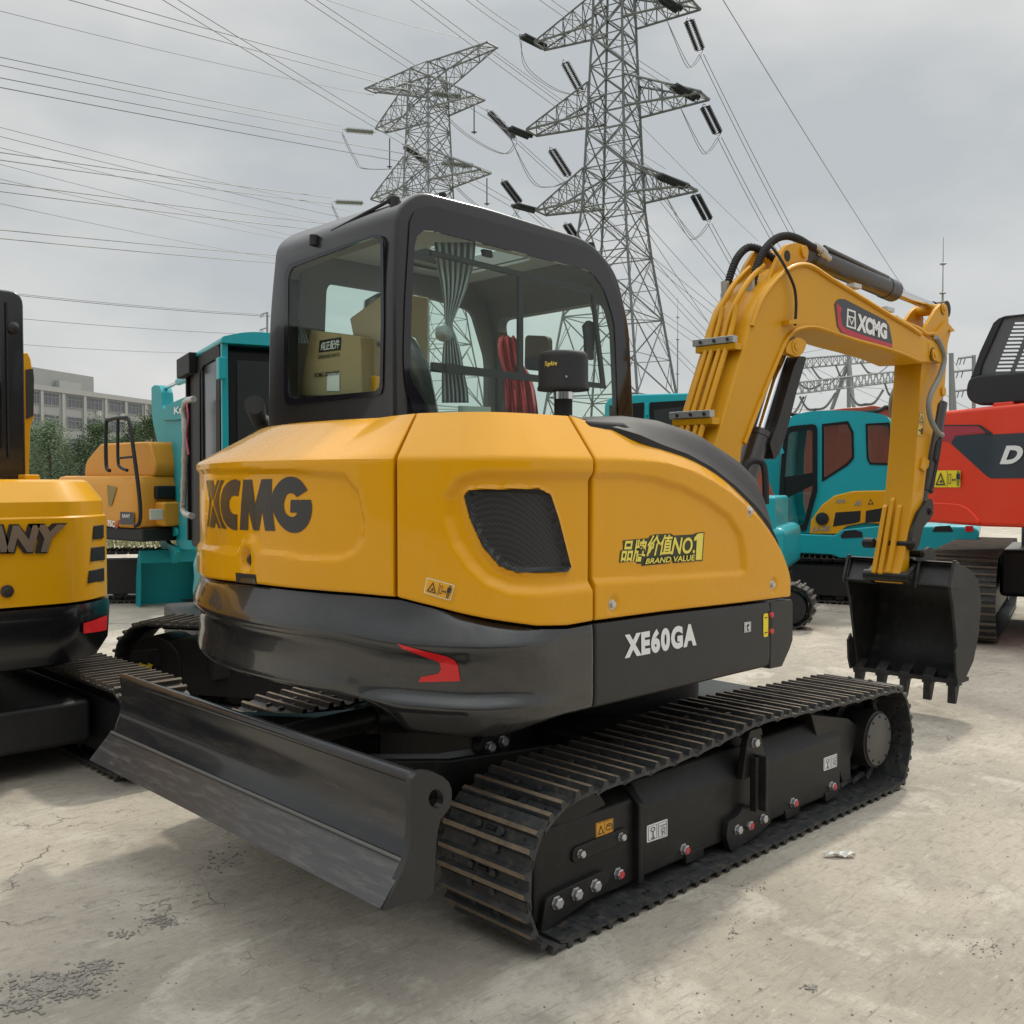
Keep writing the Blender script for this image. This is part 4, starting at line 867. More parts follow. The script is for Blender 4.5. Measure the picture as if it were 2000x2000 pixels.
# steel pipes along the back of the boom, their clamps and the flexible hoses
bk = UY(YB, r3((400, 1075), (470, 835), (528, 640), (556, 530), (596, 425), (648, 342), (712, 275)))
nrm = []
for i, y in enumerate((YB+.07, YB+.105, YB+.15, YB+.185)):
    P = [Vector((x-.035, y, z+.01)) for x, z in bk[:4 if i in (0, 3) else 4]]
    P = [P[0]+(P[0]-P[1]).normalized()*.35]+P
    if i in (0, 2):
        P += [P[-1]+Vector((.02, 0, .07))]
    else:
        P += [Vector((x-.03, y-.02, z+.03)) for x, z in bk[4:]]
    m = MB(); m.tube(catmull(P, 6), .014, 8); m.build('hydraulic_pipe', YEL2, EX, sm=60)
for k, (a_, b_) in enumerate((((352, 652), (530, 632)), ((238, 1022), (416, 1006)))):
    p = on(1, YB, *r3(b_)[0]); m = MB(); m.box((p.x-.075, YB+.02, p.z-.012), (p.x-.035, YB+WB-.005, p.z+.022), 0); m.build('pipe_clamp', mat('zinc plate', (.42, .43, .42), .45, metal=.6), EX, bev=.003)
    m = MB(); m.box((p.x-.07, YB+.01, p.z-.045), (p.x-.01, YB+WB-.02, p.z-.014)); m.build('clamp_bracket', YEL2, EX, bev=.003)
    m = MB()
    for y in (YB+.05, YB+.127, YB+.205): m.lathe((p.x-.076, y, p.z+.005), (-1, 0, 0), [(0, .009), (.006, .009), (.007, .004)], 6)
    m.build('clamp_bolt', STL, EX)
def hose(P, r_, nm, mt=RUB, rib=False, y=None, k=10):
    q = catmull([on(1, yy, *p) for p, yy in P], k); m = MB()
    if rib:
        q2 = []; rr_ = []
        L_ = 0
        fine = catmull([on(1, yy, *p) for p, yy in P], 60); last = fine[0]; acc = 0
        for v in fine:
            acc += (v-last).length; last = v; q2.append(v); rr_.append(r_*(1+.13*math.sin(acc*2*math.pi/.016)))
        m.tube(q2, rr_, 10)
    else: m.tube(q, r_, 10)
    return m.build(nm, mt, EX, sm=60)
Z_ = lambda *P: [(r3(p)[0], y) for p, y in P]
hose(Z_(((562, 370), YB+.10), ((585, 270), YB+.10), ((625, 180), YB+.10), ((680, 122), YB+.10), ((740, 105), YB+.09), ((800, 122), YB+.08), ((860, 158), YB+.07), ((905, 178), YB+.06)), .0195, 'hydraulic_hose', rib=True)
hose(Z_(((432, 390), YB+.22), ((455, 300), YB+.22), ((490, 215), YB+.22), ((540, 165), YB+.22), ((590, 168), YB+.20), ((640, 195), YB+.18), ((680, 225), YB+.16)), .0185, 'hydraulic_hose', rib=True)
hose(Z_(((655, 150), YB+.05), ((700, 210), YB+.01), ((740, 280), YB-.02), ((775, 360), YB-.03), ((785, 430), YB-.03), ((784, 500), YB-.03), ((780, 555), YB-.03)), .0075, 'hydraulic_hose')
hose(Z_(((410, 520), YB+.24), ((405, 620), YB+.25), ((380, 680), YB+.25), ((345, 830), YB+.25), ((300, 960), YB+.25), ((270, 1060), YB+.25)), .006, 'hydraulic_hose')
for p, y, d in (((558, 372), YB+.10, (.12, 0, -1)), ((430, 394), YB+.22, (.1, 0, -1)), ((908, 180), YB+.06, (1, 0, -.3))):
    v = on(1, y, *r3(p)[0]); m = MB(); m.lathe(v, d, [(-.06, .021), (.0, .022), (.001, .026), (.04, .026), (.041, .018), (.10, .017)], 10); m.build('hose_fitting', mat('zinc fitting', (.45, .44, .40), .4, metal=.6), EX)
m = MB(); P = UY(YB-.03, r3((738, 530), (795, 522), (796, 545), (738, 552))); m.prism(P, YB-.045, YB+.0).build('hose_bracket', YEL2, EX)
for P in (((1062, 352), (1100, 366)), ((1228, 470), (1266, 484))):
    a_, b_ = [on(1, YB+.05, *r3(p)[0]) for p in P]; m = MB(); m.box((a_.x, YB+.03, b_.z-.01), (b_.x, YB+.08, a_.z+.012)).build('pipe_clamp', BOLT, EX, bev=.003)
m = MB(); m.tube(catmull([on(1, YB+.03, *p) for p in r3((1285, 515), (1340, 545), (1400, 570), (1440, 598), (1480, 600), (1500, 640))], 5), .013, 8); m.build('hydraulic_pipe', YEL2, EX, sm=60)
# boom cylinder under the boom
c0 = on(1, YB+.10, *r3((556, 1236))[0]); c1_ = on(1, YB+.10, *r3((735, 660))[0]); ax_ = (c1_-c0).normalized()
c0 = c0-ax_*.30
m = MB(); bl = on(1, YB+.10, *r3((600, 1098))[0]); m.cyl(c0, bl, .062, 22); m.lathe(bl, ax_, [(-.03, .066), (.0, .066), (.012, .05)], 22); m.build('boom_cylinder', STL, EX)
MB().cyl(bl, c1_, .026, 18).build('cylinder_rod', CHR, EX)
gd = rpoly(UY(YB+.06, r3((804, 716), (765, 712), (742, 760), (700, 900), (655, 1060), (618, 1150), (640, 1236), (668, 1200), (708, 1080), (757, 880), (792, 765))), .02)
MB().prism(gd, YB+.02, YB+WB-.02).build('rod_guard', FRM, EX, bev=.006)
# arm cylinder
a0_ = on(1, YB+.12, *r3((860, 205))[0]); a1_ = on(1, YB+.12, *r3((1272, 382))[0]); a2_ = on(1, YB+.12, *r3((1508, 478))[0])
ax_ = (a1_-a0_).normalized()
m = MB(); m.lathe(a0_, ax_, [(-.02, .04), (.0, .058), (.02, .060), ((a1_-a0_).length-.12, .062), ((a1_-a0_).length-.119, .066), ((a1_-a0_).length, .066), ((a1_-a0_).length+.01, .04)], 24); m.tube([a0_+ax_*.05+Vector((0, -.05, .05)), a1_-ax_*.15+Vector((0, -.04, .045))], .012, 8); m.build('arm_cylinder', STL, EX)
MB().cyl(a1_, a2_, .030, 18).build('cylinder_rod', CHR, EX)
m = MB(); m.cyl(a2_+Vector((0, -.05, 0)), a2_+Vector((0, .05, 0)), .055, 18); m.cyl(a2_-ax_*.12, a2_, .036, 14); m.build('rod_eye', RUB, EX)
# arm
YA, WA = YB+.04, .18
arp = [(1802, 690), (1790, 876), (1782, 973), (1769, 1069), (1757, 1125), (1763, 1141), (1772, 1136), (1777, 1108), (1777, 1072), (1791, 1008), (1803, 980), (1814, 889), (1827, 822), (1832, 790), (1840, 780), (1846, 758), (1849, 715), (1852, 672), (1858, 648), (1851, 632), (1838, 640), (1826, 655)]
AM = UY(YA, arp)
arm = MB().prism(AM, YA, YA+WA).build('arm', YEL2, EX, bev=.008)
cr = rpoly(UY(YA, r3((1418, 620), (1435, 560), (1490, 470), (1512, 448), (1540, 448), (1548, 480), (1552, 560), (1545, 640), (1500, 700), (1450, 690))), .03)
for y in (YA-.004, YA+WA-.02): MB().prism(cr, y, y+.024).build('arm_ear', YEL2, EX, bev=.004)
pinat(r3((1532, 470))[0], .034, YA-.014, YA+WA+.01)
MB().prism(rpoly(UY(YA, r3((1462, 610), (1528, 535), (1570, 585), (1552, 590), (1540, 575), (1490, 640))), .01), YA-.02, YA+.03).build('arm_bracket', YEL2, EX, bev=.003)
pl = rpoly(UY(YA, r3((1415, 640), (1425, 632), (1500, 670), (1498, 735), (1480, 750), (1420, 715))), .02); MB().prism(pl, YA-.044, YA-.012).build('boom_tip_plate', YEL2, EX, bev=.004)
v = on(1, YA, *r3((1522, 888))[0]); MB().cyl((v.x, YA-.012, v.z), (v.x, YA+WA+.012, v.z), .032, 16).build('pivot_pin', YEL2, EX, bev=.003)
for P in (((1052, 655), (1062, 655), (1018, 1040), (1005, 1040)), ((1083, 612), (1100, 612), (1066, 1045), (1046, 1045)), ((1128, 655), (1148, 655), (1112, 1040), (1095, 1040))):
    zs_ = [on(0, 2.68, *p) for p in r4(*P)]
    m = MB(); y0_ = sum(p.y for p in zs_)/4
    zt_, zb_ = zs_[0].z, zs_[2].z
    xa = lambda z: float(np.interp(z, [AM[i][1] for i in (4, 3, 2, 1, 0)], [AM[i][0] for i in (4, 3, 2, 1, 0)]))
    m.prism([(xa(zt_)-.016, zt_), (xa(zt_)+.01, zt_+.02), (xa(zb_)+.01, zb_-.02), (xa(zb_)-.016, zb_)], y0_-.014, y0_+.014).build('arm_guard', YEL2, EX, bev=.003)
m = MB()
Q = [on(1, YA, *p) for p in r4((1215, 215), (1250, 236), (1266, 84), (1232, 72))]; f = quadmap(Q)
for k, (loops, mi) in enumerate([([rrect(0, 0, 1, 1, .08)], 0), ([rrect(.05, .02, .95, .98, .06), rrect(.1, .04, .9, .96, .06)], 1), ([[(.15, .56), (.85, .56), (.5, .9)], [(.27, .60), (.73, .60), (.5, .80)]], 1), ([[(.1, .49), (.9, .49), (.9, .505), (.1, .505)]], 1), ([[(.2, .2), (.55, .2), (.55, .26), (.2, .26)]], 1), ([[(.6, .1), (.8, .1), (.8, .36), (.6, .36)]], 1)]):
    V, F = poly2d(loops); m.add([tuple(f(u, v)+np.array((0, -.0016-.0007*k, 0))) for u, v in V], F, mi)
orient(m, CAM).build('warning_sticker', [mat('pale orange sticker', (.75, .50, .10), .5), INK], EX, sm=0)
hose([(p, YA-.05) for p in r3((1490, 615), (1518, 670), (1530, 730), (1508, 810), (1468, 890), (1452, 960), (1468, 1040), (1500, 1095), (1520, 1108))], .017, 'hydraulic_hose', mat('grey hose sleeve', (.22, .22, .20), .6))
hose([(p, YA+WA+.05) for p in r3((1310, 770), (1300, 850), (1275, 890), (1262, 950), (1268, 1010), (1285, 1045))], .015, 'hydraulic_hose', MATS['grey hose sleeve'])
hose([(p, YA-.04) for p in r3((1520, 1110), (1495, 1150), (1482, 1236))]+[(p, YA-.04) for p in r4((1360, 250), (1335, 400), (1310, 520), (1300, 560))], .012, 'hydraulic_pipe', FRM)
m = MB(); b0 = on(1, YA+.09, *r4((1350, 20))[0]); b1 = on(1, YA+.09, *r4((1262, 560))[0]); b2 = on(1, YA+.09, *r4((1245, 640))[0]); m.cyl(b0+Vector((.02, 0, 0)), b1+Vector((.02, 0, 0)), .048, 18); m.cyl(b1, b2, .03, 12); m.build('bucket_cylinder', STL, EX)
P = UY(YA, r4((1252, 352), (1280, 372), (1276, 410), (1250, 440), (1228, 418), (1240, 360))); MB().prism(P, YA-.016, YA+.004).build('arm_block', YEL2, EX, bev=.003)
# bucket linkage
for y in (YA-.028, YA+WA+.004):
    MB().prism(rpoly(UY(y, r4((1282, 608), (1302, 602), (1318, 620), (1320, 700), (1300, 730), (1258, 780), (1236, 880), (1215, 925), (1190, 920), (1176, 890), (1196, 790), (1232, 690), (1268, 640))), .02), y, y+.024).build('bucket_link', FRM, EX, bev=.004)
pinat(r4((1305, 682))[0], .024, YA-.038, YA+WA+.038, mt=FRM); pinat(r4((1206, 885))[0], .028, YA-.045, YA+WA+.045, mt=FRM)
m = MB(); v = on(1, YA-.03, *r4((1165, 885))[0]); v2 = on(1, YA+WA+.03, *r4((975, 870))[0]); m.cyl((v.x, YA+WA+.01, v2.z), (v.x, YA+WA+.075, v2.z), .032, 14); m.build('pivot_pin', FRM, EX, bev=.004)
YK0, YK1 = -.60, .075                                    # bucket sides
for y in (YA-.045, YA+WA+.02):
    MB().prism(rpoly(UY(YA, r4((1255, 895), (1278, 905), (1300, 985), (1290, 1010), (1215, 1010), (1200, 1110), (1180, 1135), (1140, 1135), (1118, 1110), (1120, 1060), (1165, 1010), (1235, 905))), .02), y, y+.026).build('bucket_ear', BKM, EX, bev=.004)
pinat(r4((1262, 940))[0], .024, YA-.055, YA+WA+.055, mt=FRM); pinat(r4((1185, 1085))[0], .034, YA-.06, YA+WA+.06, mt=FRM)
m = MB(); v = on(1, YA, *r4((1185, 1085))[0]); m.cyl((v.x, YA+WA+.04, v.z), (v.x, YA+WA+.13, v.z), .042, 16); m.cyl((v.x, YA-.05, v.z), (v.x, YA-.005, v.z), .05, 16); m.build('bucket_boss', BKM, EX, bev=.004)
sp = [(2.598, .825), (2.655, .960), (2.74, .945), (2.90, .905), (3.03, .825), (3.08, .69), (3.05, .50), (2.97, .33), (2.86, .245), (2.765, .235)]
back = [(p.x, p.z) for p in catmull([(x, 0, z) for x, z in sp[1:]], 6)]
inn_ = [(x-.022, z-.006) for x, z in back]
m = MB(); m.grid([[(x, y, z) for y in (YK0+.01, YK1-.01)] for x, z in back]); m.grid([[(x, y, z) for y in (YK0+.01, YK1-.01)] for x, z in inn_], flip=True)
m.grid([[(x, y, z) for y in (YK0+.01, YK1-.01)] for x, z in (back[-1], inn_[-1])]); m.build('bucket_shell', BKM, EX, sm=40)
side_pl = sp[1:]+[(2.735, .34), (2.70, .50), (2.65, .70), (2.598, .825)]
for y in (YK0, YK1-.018): MB().prism(side_pl, y, y+.018).build('bucket_side', BKM, EX, bev=.003)
for y0_, y1_ in ((YK0-.006, YA-.05), (YA+WA+.03, YK1+.006)): MB().prism([(2.590, .822), (2.612, .835), (2.672, .945), (2.655, .962), (2.72, .962), (2.72, .80), (2.63, .80)], y0_, y1_).build('bucket_lip', BKM, EX, bev=.006)
MB().prism([(2.69, .80), (2.69, .95), (2.74, .95), (2.74, .80)], YA-.05, YA+WA+.03).build('bucket_lip', BKM, EX, bev=.004)
for y in (YK0-.008, YA-.07, YK1-.006): MB().prism([(2.585, .822), (2.65, .975), (2.68, .975), (2.63, .80), (2.60, .80)], y, y+.018).build('bucket_rib', BKM, EX, bev=.003)
MB().box((2.72, YK0, .215), (2.90, YK1, .240)).build('bucket_edge', BKM, EX, bev=.003)
for i in range(5):
    y = YK0+.035+i*(YK1-YK0-.07)/4; m = MB()
    m.add([(2.80, y-.034, .29), (2.80, y+.034, .29), (2.735, y+.034, .245), (2.735, y-.034, .245), (2.80, y-.034, .20), (2.80, y+.034, .20), (2.72, y-.034, .20), (2.72, y+.034, .20)], [(0, 1, 2, 3), (0, 3, 6, 4), (1, 5, 7, 2), (4, 6, 7, 5), (3, 2, 7, 6), (0, 4, 5, 1)])
    m.add([(2.80, y-.022, .215), (2.80, y+.022, .215), (2.72, y+.022, .215), (2.72, y-.022, .215), (2.745, y-.025, .095), (2.745, y+.025, .095), (2.72, y+.025, .095), (2.72, y-.025, .095)], [(0, 3, 2, 1), (4, 5, 6, 7), (0, 1, 5, 4), (1, 2, 6, 5), (2, 3, 7, 6), (3, 0, 4, 7)])
    m.build('bucket_tooth', BKM, EX, bev=.004)
for y in (YK0-.014, YK1): MB().prism([(2.66, .42), (2.70, .46), (2.80, .30), (2.80, .235), (2.70, .225), (2.67, .30)], y, y+.014).build('side_cutter', BKM, EX, bev=.003)

# ------------------------------------------------------------------ loose things in the cab
bxq = [on(0, -.97, *p) for p in cc((214, 1092), (535, 1092), (522, 790), (272, 757))]
def carton(nm, q, dx, label):
    t = MB(); n = 4; o = thing(nm, label, 'box', (q[0].x, (q[0].y+q[1].y)/2, min(q[0].z, q[1].z)))
    L0 = Vector(o.location); a = [p-L0 for p in q]; b_ = [p-L0+Vector((dx, 0, 0)) for p in q]
    t.add(a+b_, [(0, 1, 2, 3), (7, 6, 5, 4), (0, 4, 5, 1), (1, 5, 6, 2), (2, 6, 7, 3), (3, 7, 4, 0)]).build('carton', CARD, o, sm=0, bev=.006); fixn(o.children[0]); return o, L0
bo, L0 = carton('cardboard_box', bxq, .20, 'brown cardboard box with a dark label behind the rear cab window')
def rtext(body, P, nm, mt, par, L0, x=-.9725, bold=.0, poly=None):
    m = MB(); q = [on(0, x, *p)-L0 for p in cc(*P)]
    if body is None: V, F = poly2d([[(0, 0), (1, 0), (1, 1), (0, 1)]])
    else: V, F, _ = text2d(body, bold)
    flat_decal(m, V, F, q); orient(m, Vector(CAM)-L0); return m.build(nm, mt, par, sm=0)
rtext(None, ((315, 872), (425, 858), (428, 794), (320, 812)), 'box_label', INK, bo, L0)
rtext('纯正配件', ((324, 864), (418, 850), (422, 804), (328, 820)), 'label_lettering', WHT, bo, L0, -.974, .01)
rtext('GENUINE PARTS', ((310, 906), (420, 890), (420, 872), (312, 886)), 'box_lettering', INK, bo, L0, -.974, .01)
rtext('XCMG GENUINE', ((290, 998), (418, 986), (418, 962), (292, 976)), 'box_lettering', INK, bo, L0, -.974, .02)
rtext(None, ((356, 1066), (420, 1066), (420, 974), (358, 978)), 'paper_note', WHT, bo, L0, -.974)
bq = [on(0, -.88, *p) for p in cc((530, 1000), (660, 1000), (662, 560), (470, 700))]
b2_, L2 = carton('cardboard_box', bq, .22, 'second pale cardboard box beside the seat inside the rear cab window')
rtext('XCMG', ((566, 836), (640, 850), (640, 818), (568, 808)), 'box_lettering', INK, b2_, L2, -.884, .03)
yq = [on(0, -.92, *p) for p in cc((530, 1090), (665, 1060), (665, 1000), (534, 980))]
carton('plastic_case', yq, .1, 'yellow plastic case lying under the second box in the rear window')[0]['category'] = 'case'
for c_ in COL.objects:
    if c_.name.startswith('plastic_case'): c_.children[0].data.materials[0] = SYEL; c_.children[0].name = 'case_body'
# red cloth hung on the lever
rows = []
for cx, cy, hw in ((1262, 790, 40), (1272, 830, 58), (1280, 880, 62), (1288, 930, 54), (1315, 985, 66), (1328, 1060, 76), (1335, 1130, 80), (1340, 1190, 82)):
    rows.append([on(1, .14+.02*math.sin(i*.9+cy*.01)+.012*math.sin(i*2.3), *cc((cx+(2*i/24-1)*hw, cy+6*math.sin(i*.8)))[0]) for i in range(25)])
o0 = Vector(rows[-1][12]); m = MB(); m.grid([[p-o0 for p in r_] for r_ in rows]); rc_ = m.build('red_cloth', mat('red plastic cloth', (.72, .07, .065), .45, coat=.2, bump=.9, bscale=25), None, sm=60, loc=o0)
tag(rc_, 'crumpled red cloth hanging inside the cab side window', 'cloth'); rc_.modifiers.new('t', 'SOLIDIFY').thickness = .002
m = MB(); q = [on(1, .10, *p) for p in cc((1020, 1185), (1182, 1185), (1182, 1146), (1020, 1140))]; o0 = q[0].copy()
m.add([p-o0 for p in q]+[p-o0+Vector((0, .004, 0)) for p in q], [(0, 1, 2, 3), (7, 6, 5, 4), (0, 4, 5, 1), (1, 5, 6, 2), (2, 6, 7, 3), (3, 7, 4, 0)])
tag(m.build('paper_card', mat('pale green card', (.45, .55, .47), .6), None, sm=0, loc=o0), 'pale green card standing at the bottom of the cab side window', 'card')
# ------------------------------------------------------------------ machines standing around
R2 = Vector((math.sin(YAW), -math.cos(YAW), 0)); D2 = Vector((math.cos(YAW), math.sin(YAW), 0)); CV = Vector(CAM)
def at(D, px, z=0.0):
    v = CV+(D2+R2*((px-1000)/FPX))*D; v.z = z; return v
def heading(fr, fd): v = R2*fr+D2*fd; return math.atan2(v.y, v.x)
class Loc:
    def __init__(s, root): s.M = Matrix.Translation(root.location)@Matrix.Rotation(root.rotation_euler.z, 4, 'Z'); s.I = s.M.inverted(); s.c = s.I@CV
    def on(s, ax, v, px, py):
        q = s.I.to_3x3()@Vector(ray(px, py)); t = (v-s.c[ax])/q[ax]; return s.c+q*t
    def XZ(s, y, P): return [(p.x, p.z) for p in (s.on(1, y, *q) for q in P)]
    def YZ(s, x, P): return [(p.y, p.z) for p in (s.on(0, x, *q) for q in P)]
    def decal(s, ax, v, layers, mats, nm, par):          # layers: (list of loops in pixels, material index); stacked towards the viewer
        m = MB(); sg = 1 if s.c[ax] > v else -1
        for k, (loops, mi) in enumerate(layers):
            w = v+sg*(.004+.003*k)
            V, F = poly2d([(s.XZ if ax == 1 else s.YZ)(w, l) for l in loops])
            m.add([(x, w, z) if ax == 1 else (w, x, z) for x, z in V], F, mi)
        return orient(m, s.c).build(nm, mats, par, sm=0, fix=False)
    def text(s, ax, v, body, quad, mt, nm, par, bold=.03, shear=0., off=.008):
        sg = 1 if s.c[ax] > v else -1; w = v+sg*off
        V, F, _ = text2d(body, bold, shear); f = quadmap([s.on(ax, w, *q) for q in quad]); m = MB(); m.add([tuple(f(a, b)) for a, b in V], F)
        return orient(m, s.c).build(nm, mt, par, sm=0, fix=False)
def place(corner, local, rz):                            # root position that brings a local point onto a world point
    v = Matrix.Rotation(rz, 3, 'Z')@Vector((local[0], local[1], 0)); return (corner.x-v.x, corner.y-v.y, 0)
def track_mb(L, H, Wd, pitch=.14, rib=.022):
    r = H/2; per = 2*(L-H)+math.pi*H; n = int(round(per/pitch)); m = MB()
    def pt(s):
        s %= per
        if s < L-H: return (-(L-H)/2+s, 0, 0)
        s -= L-H
        if s < math.pi*r: a = s/r; return ((L-H)/2+r*math.sin(a), r-r*math.cos(a), a)
        s -= math.pi*r
        if s < L-H: return ((L-H)/2-s, H, math.pi)
        s -= L-H; a = s/r; return (-(L-H)/2-r*math.sin(a), r+r*math.cos(a), math.pi+a)
    for i in range(n):
        x, z, a = pt(i*per/n); ca, sa = math.cos(a), math.sin(a)
        T = lambda u, y, w: (x+u*ca-w*sa, y, z+u*sa+w*ca+rib)
        def bx(u0, u1, w0, w1, mi):
            vs = [T(u, y, w) for w in (w0, w1) for y in (-Wd/2, Wd/2) for u in (u0, u1)]
            m.add(vs, [(0, 1, 3, 2), (4, 6, 7, 5), (0, 4, 5, 1), (2, 3, 7, 6), (0, 2, 6, 4), (1, 5, 7, 3)], mi)
        bx(-pitch*.49, pitch*.49, .0, .014, 0)
        for u in (-.32*pitch, .12*pitch): bx(u-.008, u+.008, -rib, .0, 1)
        vs = [T(u, y, w) for w in (.014, .05) for y in (-.05, .05) for u in (-pitch*.42, pitch*.42)]
        m.add(vs, [(0, 1, 3, 2), (4, 6, 7, 5), (0, 4, 5, 1), (2, 3, 7, 6), (0, 2, 6, 4), (1, 5, 7, 3)], 0)
    return m
def add_track(par, x, y, L, H, Wd, pitch=.14, rz=0., frame=FRK, z=0.):
    o = track_mb(L, H, Wd, pitch).build('track', [SHOE, GRB], par, sm=0); o.location = (x, y, z); o.rotation_euler = (0, 0, rz)
    f = MB(); f.prism(rpoly([(-(L/2-H*.35), H*.18), (-(L/2-H*.35), H*.62), (-(L/2-H*.8), H*.86), (L/2-H*.8, H*.86), (L/2-H*.35, H*.62), (L/2-H*.35, H*.18)], .05), -Wd*.36, Wd*.36)
    for s in (-1, 1): f.cyl((s*(L/2-H*.52), -Wd*.38, H*.5), (s*(L/2-H*.52), Wd*.38, H*.5), H*.38, 24)
    for k in range(5): f.cyl((-(L/2-H)+k*(L-2*H)/4, -Wd*.3, H*.2), (-(L/2-H)+k*(L-2*H)/4, Wd*.3, H*.2), H*.12, 14)
    g = f.build('track_frame', frame, par, bev=.006); g.location = (x, y, z); g.rotation_euler = (0, 0, rz); return o, g
def loft(outline, levels, nm, mt, par, cap=True, sm=35):
    A = resample(outline, 120); m = MB(); k = len(A)
    rows = [[(x, y, z) for x, y in inset(A, -o)] for z, o in levels]
    for r_ in rows: r_.append(r_[0])
    m.grid(rows)
    if cap: m.add(rows[-1][:-1], [tuple(range(k))]); m.add(rows[0][:-1], [tuple(range(k))])
    return m.build(nm, mt, par, sm=sm)
def panel_with_hole(L, ax, v, outer, inner, th, nm, mt, par, n=64):
    O, I = ((L.XZ if ax == 1 else L.YZ)(v, P) for P in (outer, inner)); O, I = resample(O, n), resample(I, n)
    k = min(range(n), key=lambda i: (I[i][0]-O[0][0])**2+(I[i][1]-O[0][1])**2); I = I[k:]+I[:k]
    sg = 1 if L.c[ax] > v else -1
    return MB().ring(O, I, v, v+sg*th, 'y' if ax == 1 else 'x').build(nm, mt, par, sm=0)

# --- yellow machine at the left edge, its rear towards us
SA = thing('excavator', 'yellow excavator cut off by the left edge, chrome letters on its counterweight', 'excavator', (-2.1, 3.2, 0), R(90)); L = Loc(SA)
ol = rpoly([(.95, .84), (-1.24, .84), (-1.34, .50), (-1.34, -.50), (-1.27, -.62), (-1.10, -.78), (-.80, -.825), (.95, -.83)], [.05, .18, .1, .06, .09, .10, .1, .05], 5)
loft(ol, [(.865, -.03), (.867, 0), (1.275, 0), (1.283, -.010), (1.352, -.016), (1.358, -.02), (1.448, -.085), (1.458, -.11), (1.460, -.3)], 'counterweight', SYEL, SA, sm=16)
loft(ol, [(.545, -.45), (.55, -.12), (.57, -.05), (.65, .0), (.82, .012), (.852, .006), (.856, -.05)], 'rear_skirt', mat('black gloss skirt', (.005, .006, .008), .25, coat=.4), SA)
sx = lambda *a: crop(0, 900, .31056)(*a)
for b_, off, mt, e in ((.14, .010, mat('letter dark surround', (.02, .02, .022), .4), 9), (.055, .016, mat('brushed letter metal', (.30, .30, .31), .30, metal=.8), 0)):
    L.text(0, -1.34, 'SANY', sx((-235-e, 578+e), (368+e, 575+e), (418+e, 398-e), (-200-e, 412-e)), mt, 'maker_lettering', SA, b_, 0., off)
for P in (((588, 408), (650, 400), (650, 485), (582, 492)), ((575, 545), (652, 535), (652, 622), (568, 632)), ((562, 690), (650, 672), (648, 755), (552, 770))):
    q = [L.on(0, -1.25, *p) for p in sx(*P)]
    pp = []
    for p in sx(*P):                                     # find the rounded corner under the pixel
        best = None
        for (x, y) in inset(resample(ol, 600), -.001):
            w = SA.matrix_basis@Vector((x, y, 1.1)) if False else L.M@Vector((x, y, 1.1)); u = proj(w)
            if x < -.98 and y < 0 and (best is None or abs(u[0]-p[0]) < best[0]): best = (abs(u[0]-p[0]), x, y, u[2])
        pp.append(Vector((best[1], best[2], CAM[2]+(940-p[1])*best[3]/FPX)))
    c_ = sum(pp, Vector())/4; n_ = (pp[1]-pp[0]).cross(pp[3]-pp[0]).normalized(); n_ = -n_ if n_.dot(L.c-c_) < 0 else n_
    m = MB(); m.add([p+n_*.006 for p in pp]+[p-n_*.03 for p in pp], [(0, 1, 2, 3), (7, 6, 5, 4), (0, 4, 5, 1), (1, 5, 6, 2), (2, 6, 7, 3), (3, 7, 4, 0)]); m.build('vent_slot', BLK, SA, sm=0, bev=.004)
def wrapped(P, z_off, nm, mt):                           # decal that follows the rounded corner
    pp = []
    for p in P:
        best = min(((abs(proj(L.M@Vector((x, y, 1.0)))[0]-p[0]), x, y) for x, y in fine if x < -.98 and y < .3), key=lambda t: t[0]); u = proj(L.M@Vector((best[1], best[2], 1.0)))
        pp.append((best[1], best[2], CAM[2]+(940-p[1])*u[2]/FPX))
    k = len(pp)//2; m = MB(); m.grid([pp[:k], pp[k:][::-1]]); return orient(m, L.c).build(nm, mt, SA, sm=60, fix=False)
fine = inset(resample(ol, 900), -.018)
wrapped(sx(*[(525, 1022), (570, 1008), (615, 992), (672, 972), (668, 1065), (620, 1075), (570, 1082), (525, 1088)]), 0, 'tail_light', RED)
fine = inset(resample(ol, 900), -.004)
wrapped(sx(*[(518, 345), (520, 330), (500, 840), (486, 840)][:2]+[(524, 120), (530, 120), (536, 120), (530, 330)][:0]), 0, 'seam_strip', BLK) if False else None
m = MB(); v = L.on(0, -1.34, *sx((44, 820))[0]); m.lathe((-1.34, v.y, v.z), (-1, 0, 0), [(0, .03), (.01, .028), (.012, .015), (.02, .012)], 14); m.build('tow_bolt', STL, SA)
v = L.on(0, -.95, 48, 700); yr = v.y
MB().prism(rpoly([(yr, 1.42), (yr, 2.395), (yr+1.0, 2.395), (yr+1.0, 1.42)], [.02, .07, .07, .02], 5), -.95, .3, 'x').build('cab', mat('black cab paint', (.006, .0065, .009), .25, coat=.4), SA, bev=.03, seg=3)
v2 = L.on(0, -.96, 26, 640); m = MB(); m.lathe((-.955, v2.y, v2.z), (-1, 0, 0), [(0, .03), (.012, .028), (.02, .018), (.024, .006)], 14); m.build('cab_knob', RUB, SA)
a_ = L.on(0, -.956, 12, 590); b_ = L.on(0, -.956, 12, 895); m = MB(); m.box((-.962, a_.y-.004, b_.z), (-.954, a_.y+.004, a_.z)); m.box((-.962, a_.y, b_.z-.004), (-.954, a_.y+.5, b_.z+.004)); m.build('cab_seam', BLK, SA, sm=0)
MB().prism([(a_.y+.03, b_.z+.05), (a_.y+.03, a_.z-.06), (a_.y+.6, a_.z-.06), (a_.y+.6, b_.z+.05)], -.9535, -.957, 'x').build('rear_window', GLD, SA, sm=0)
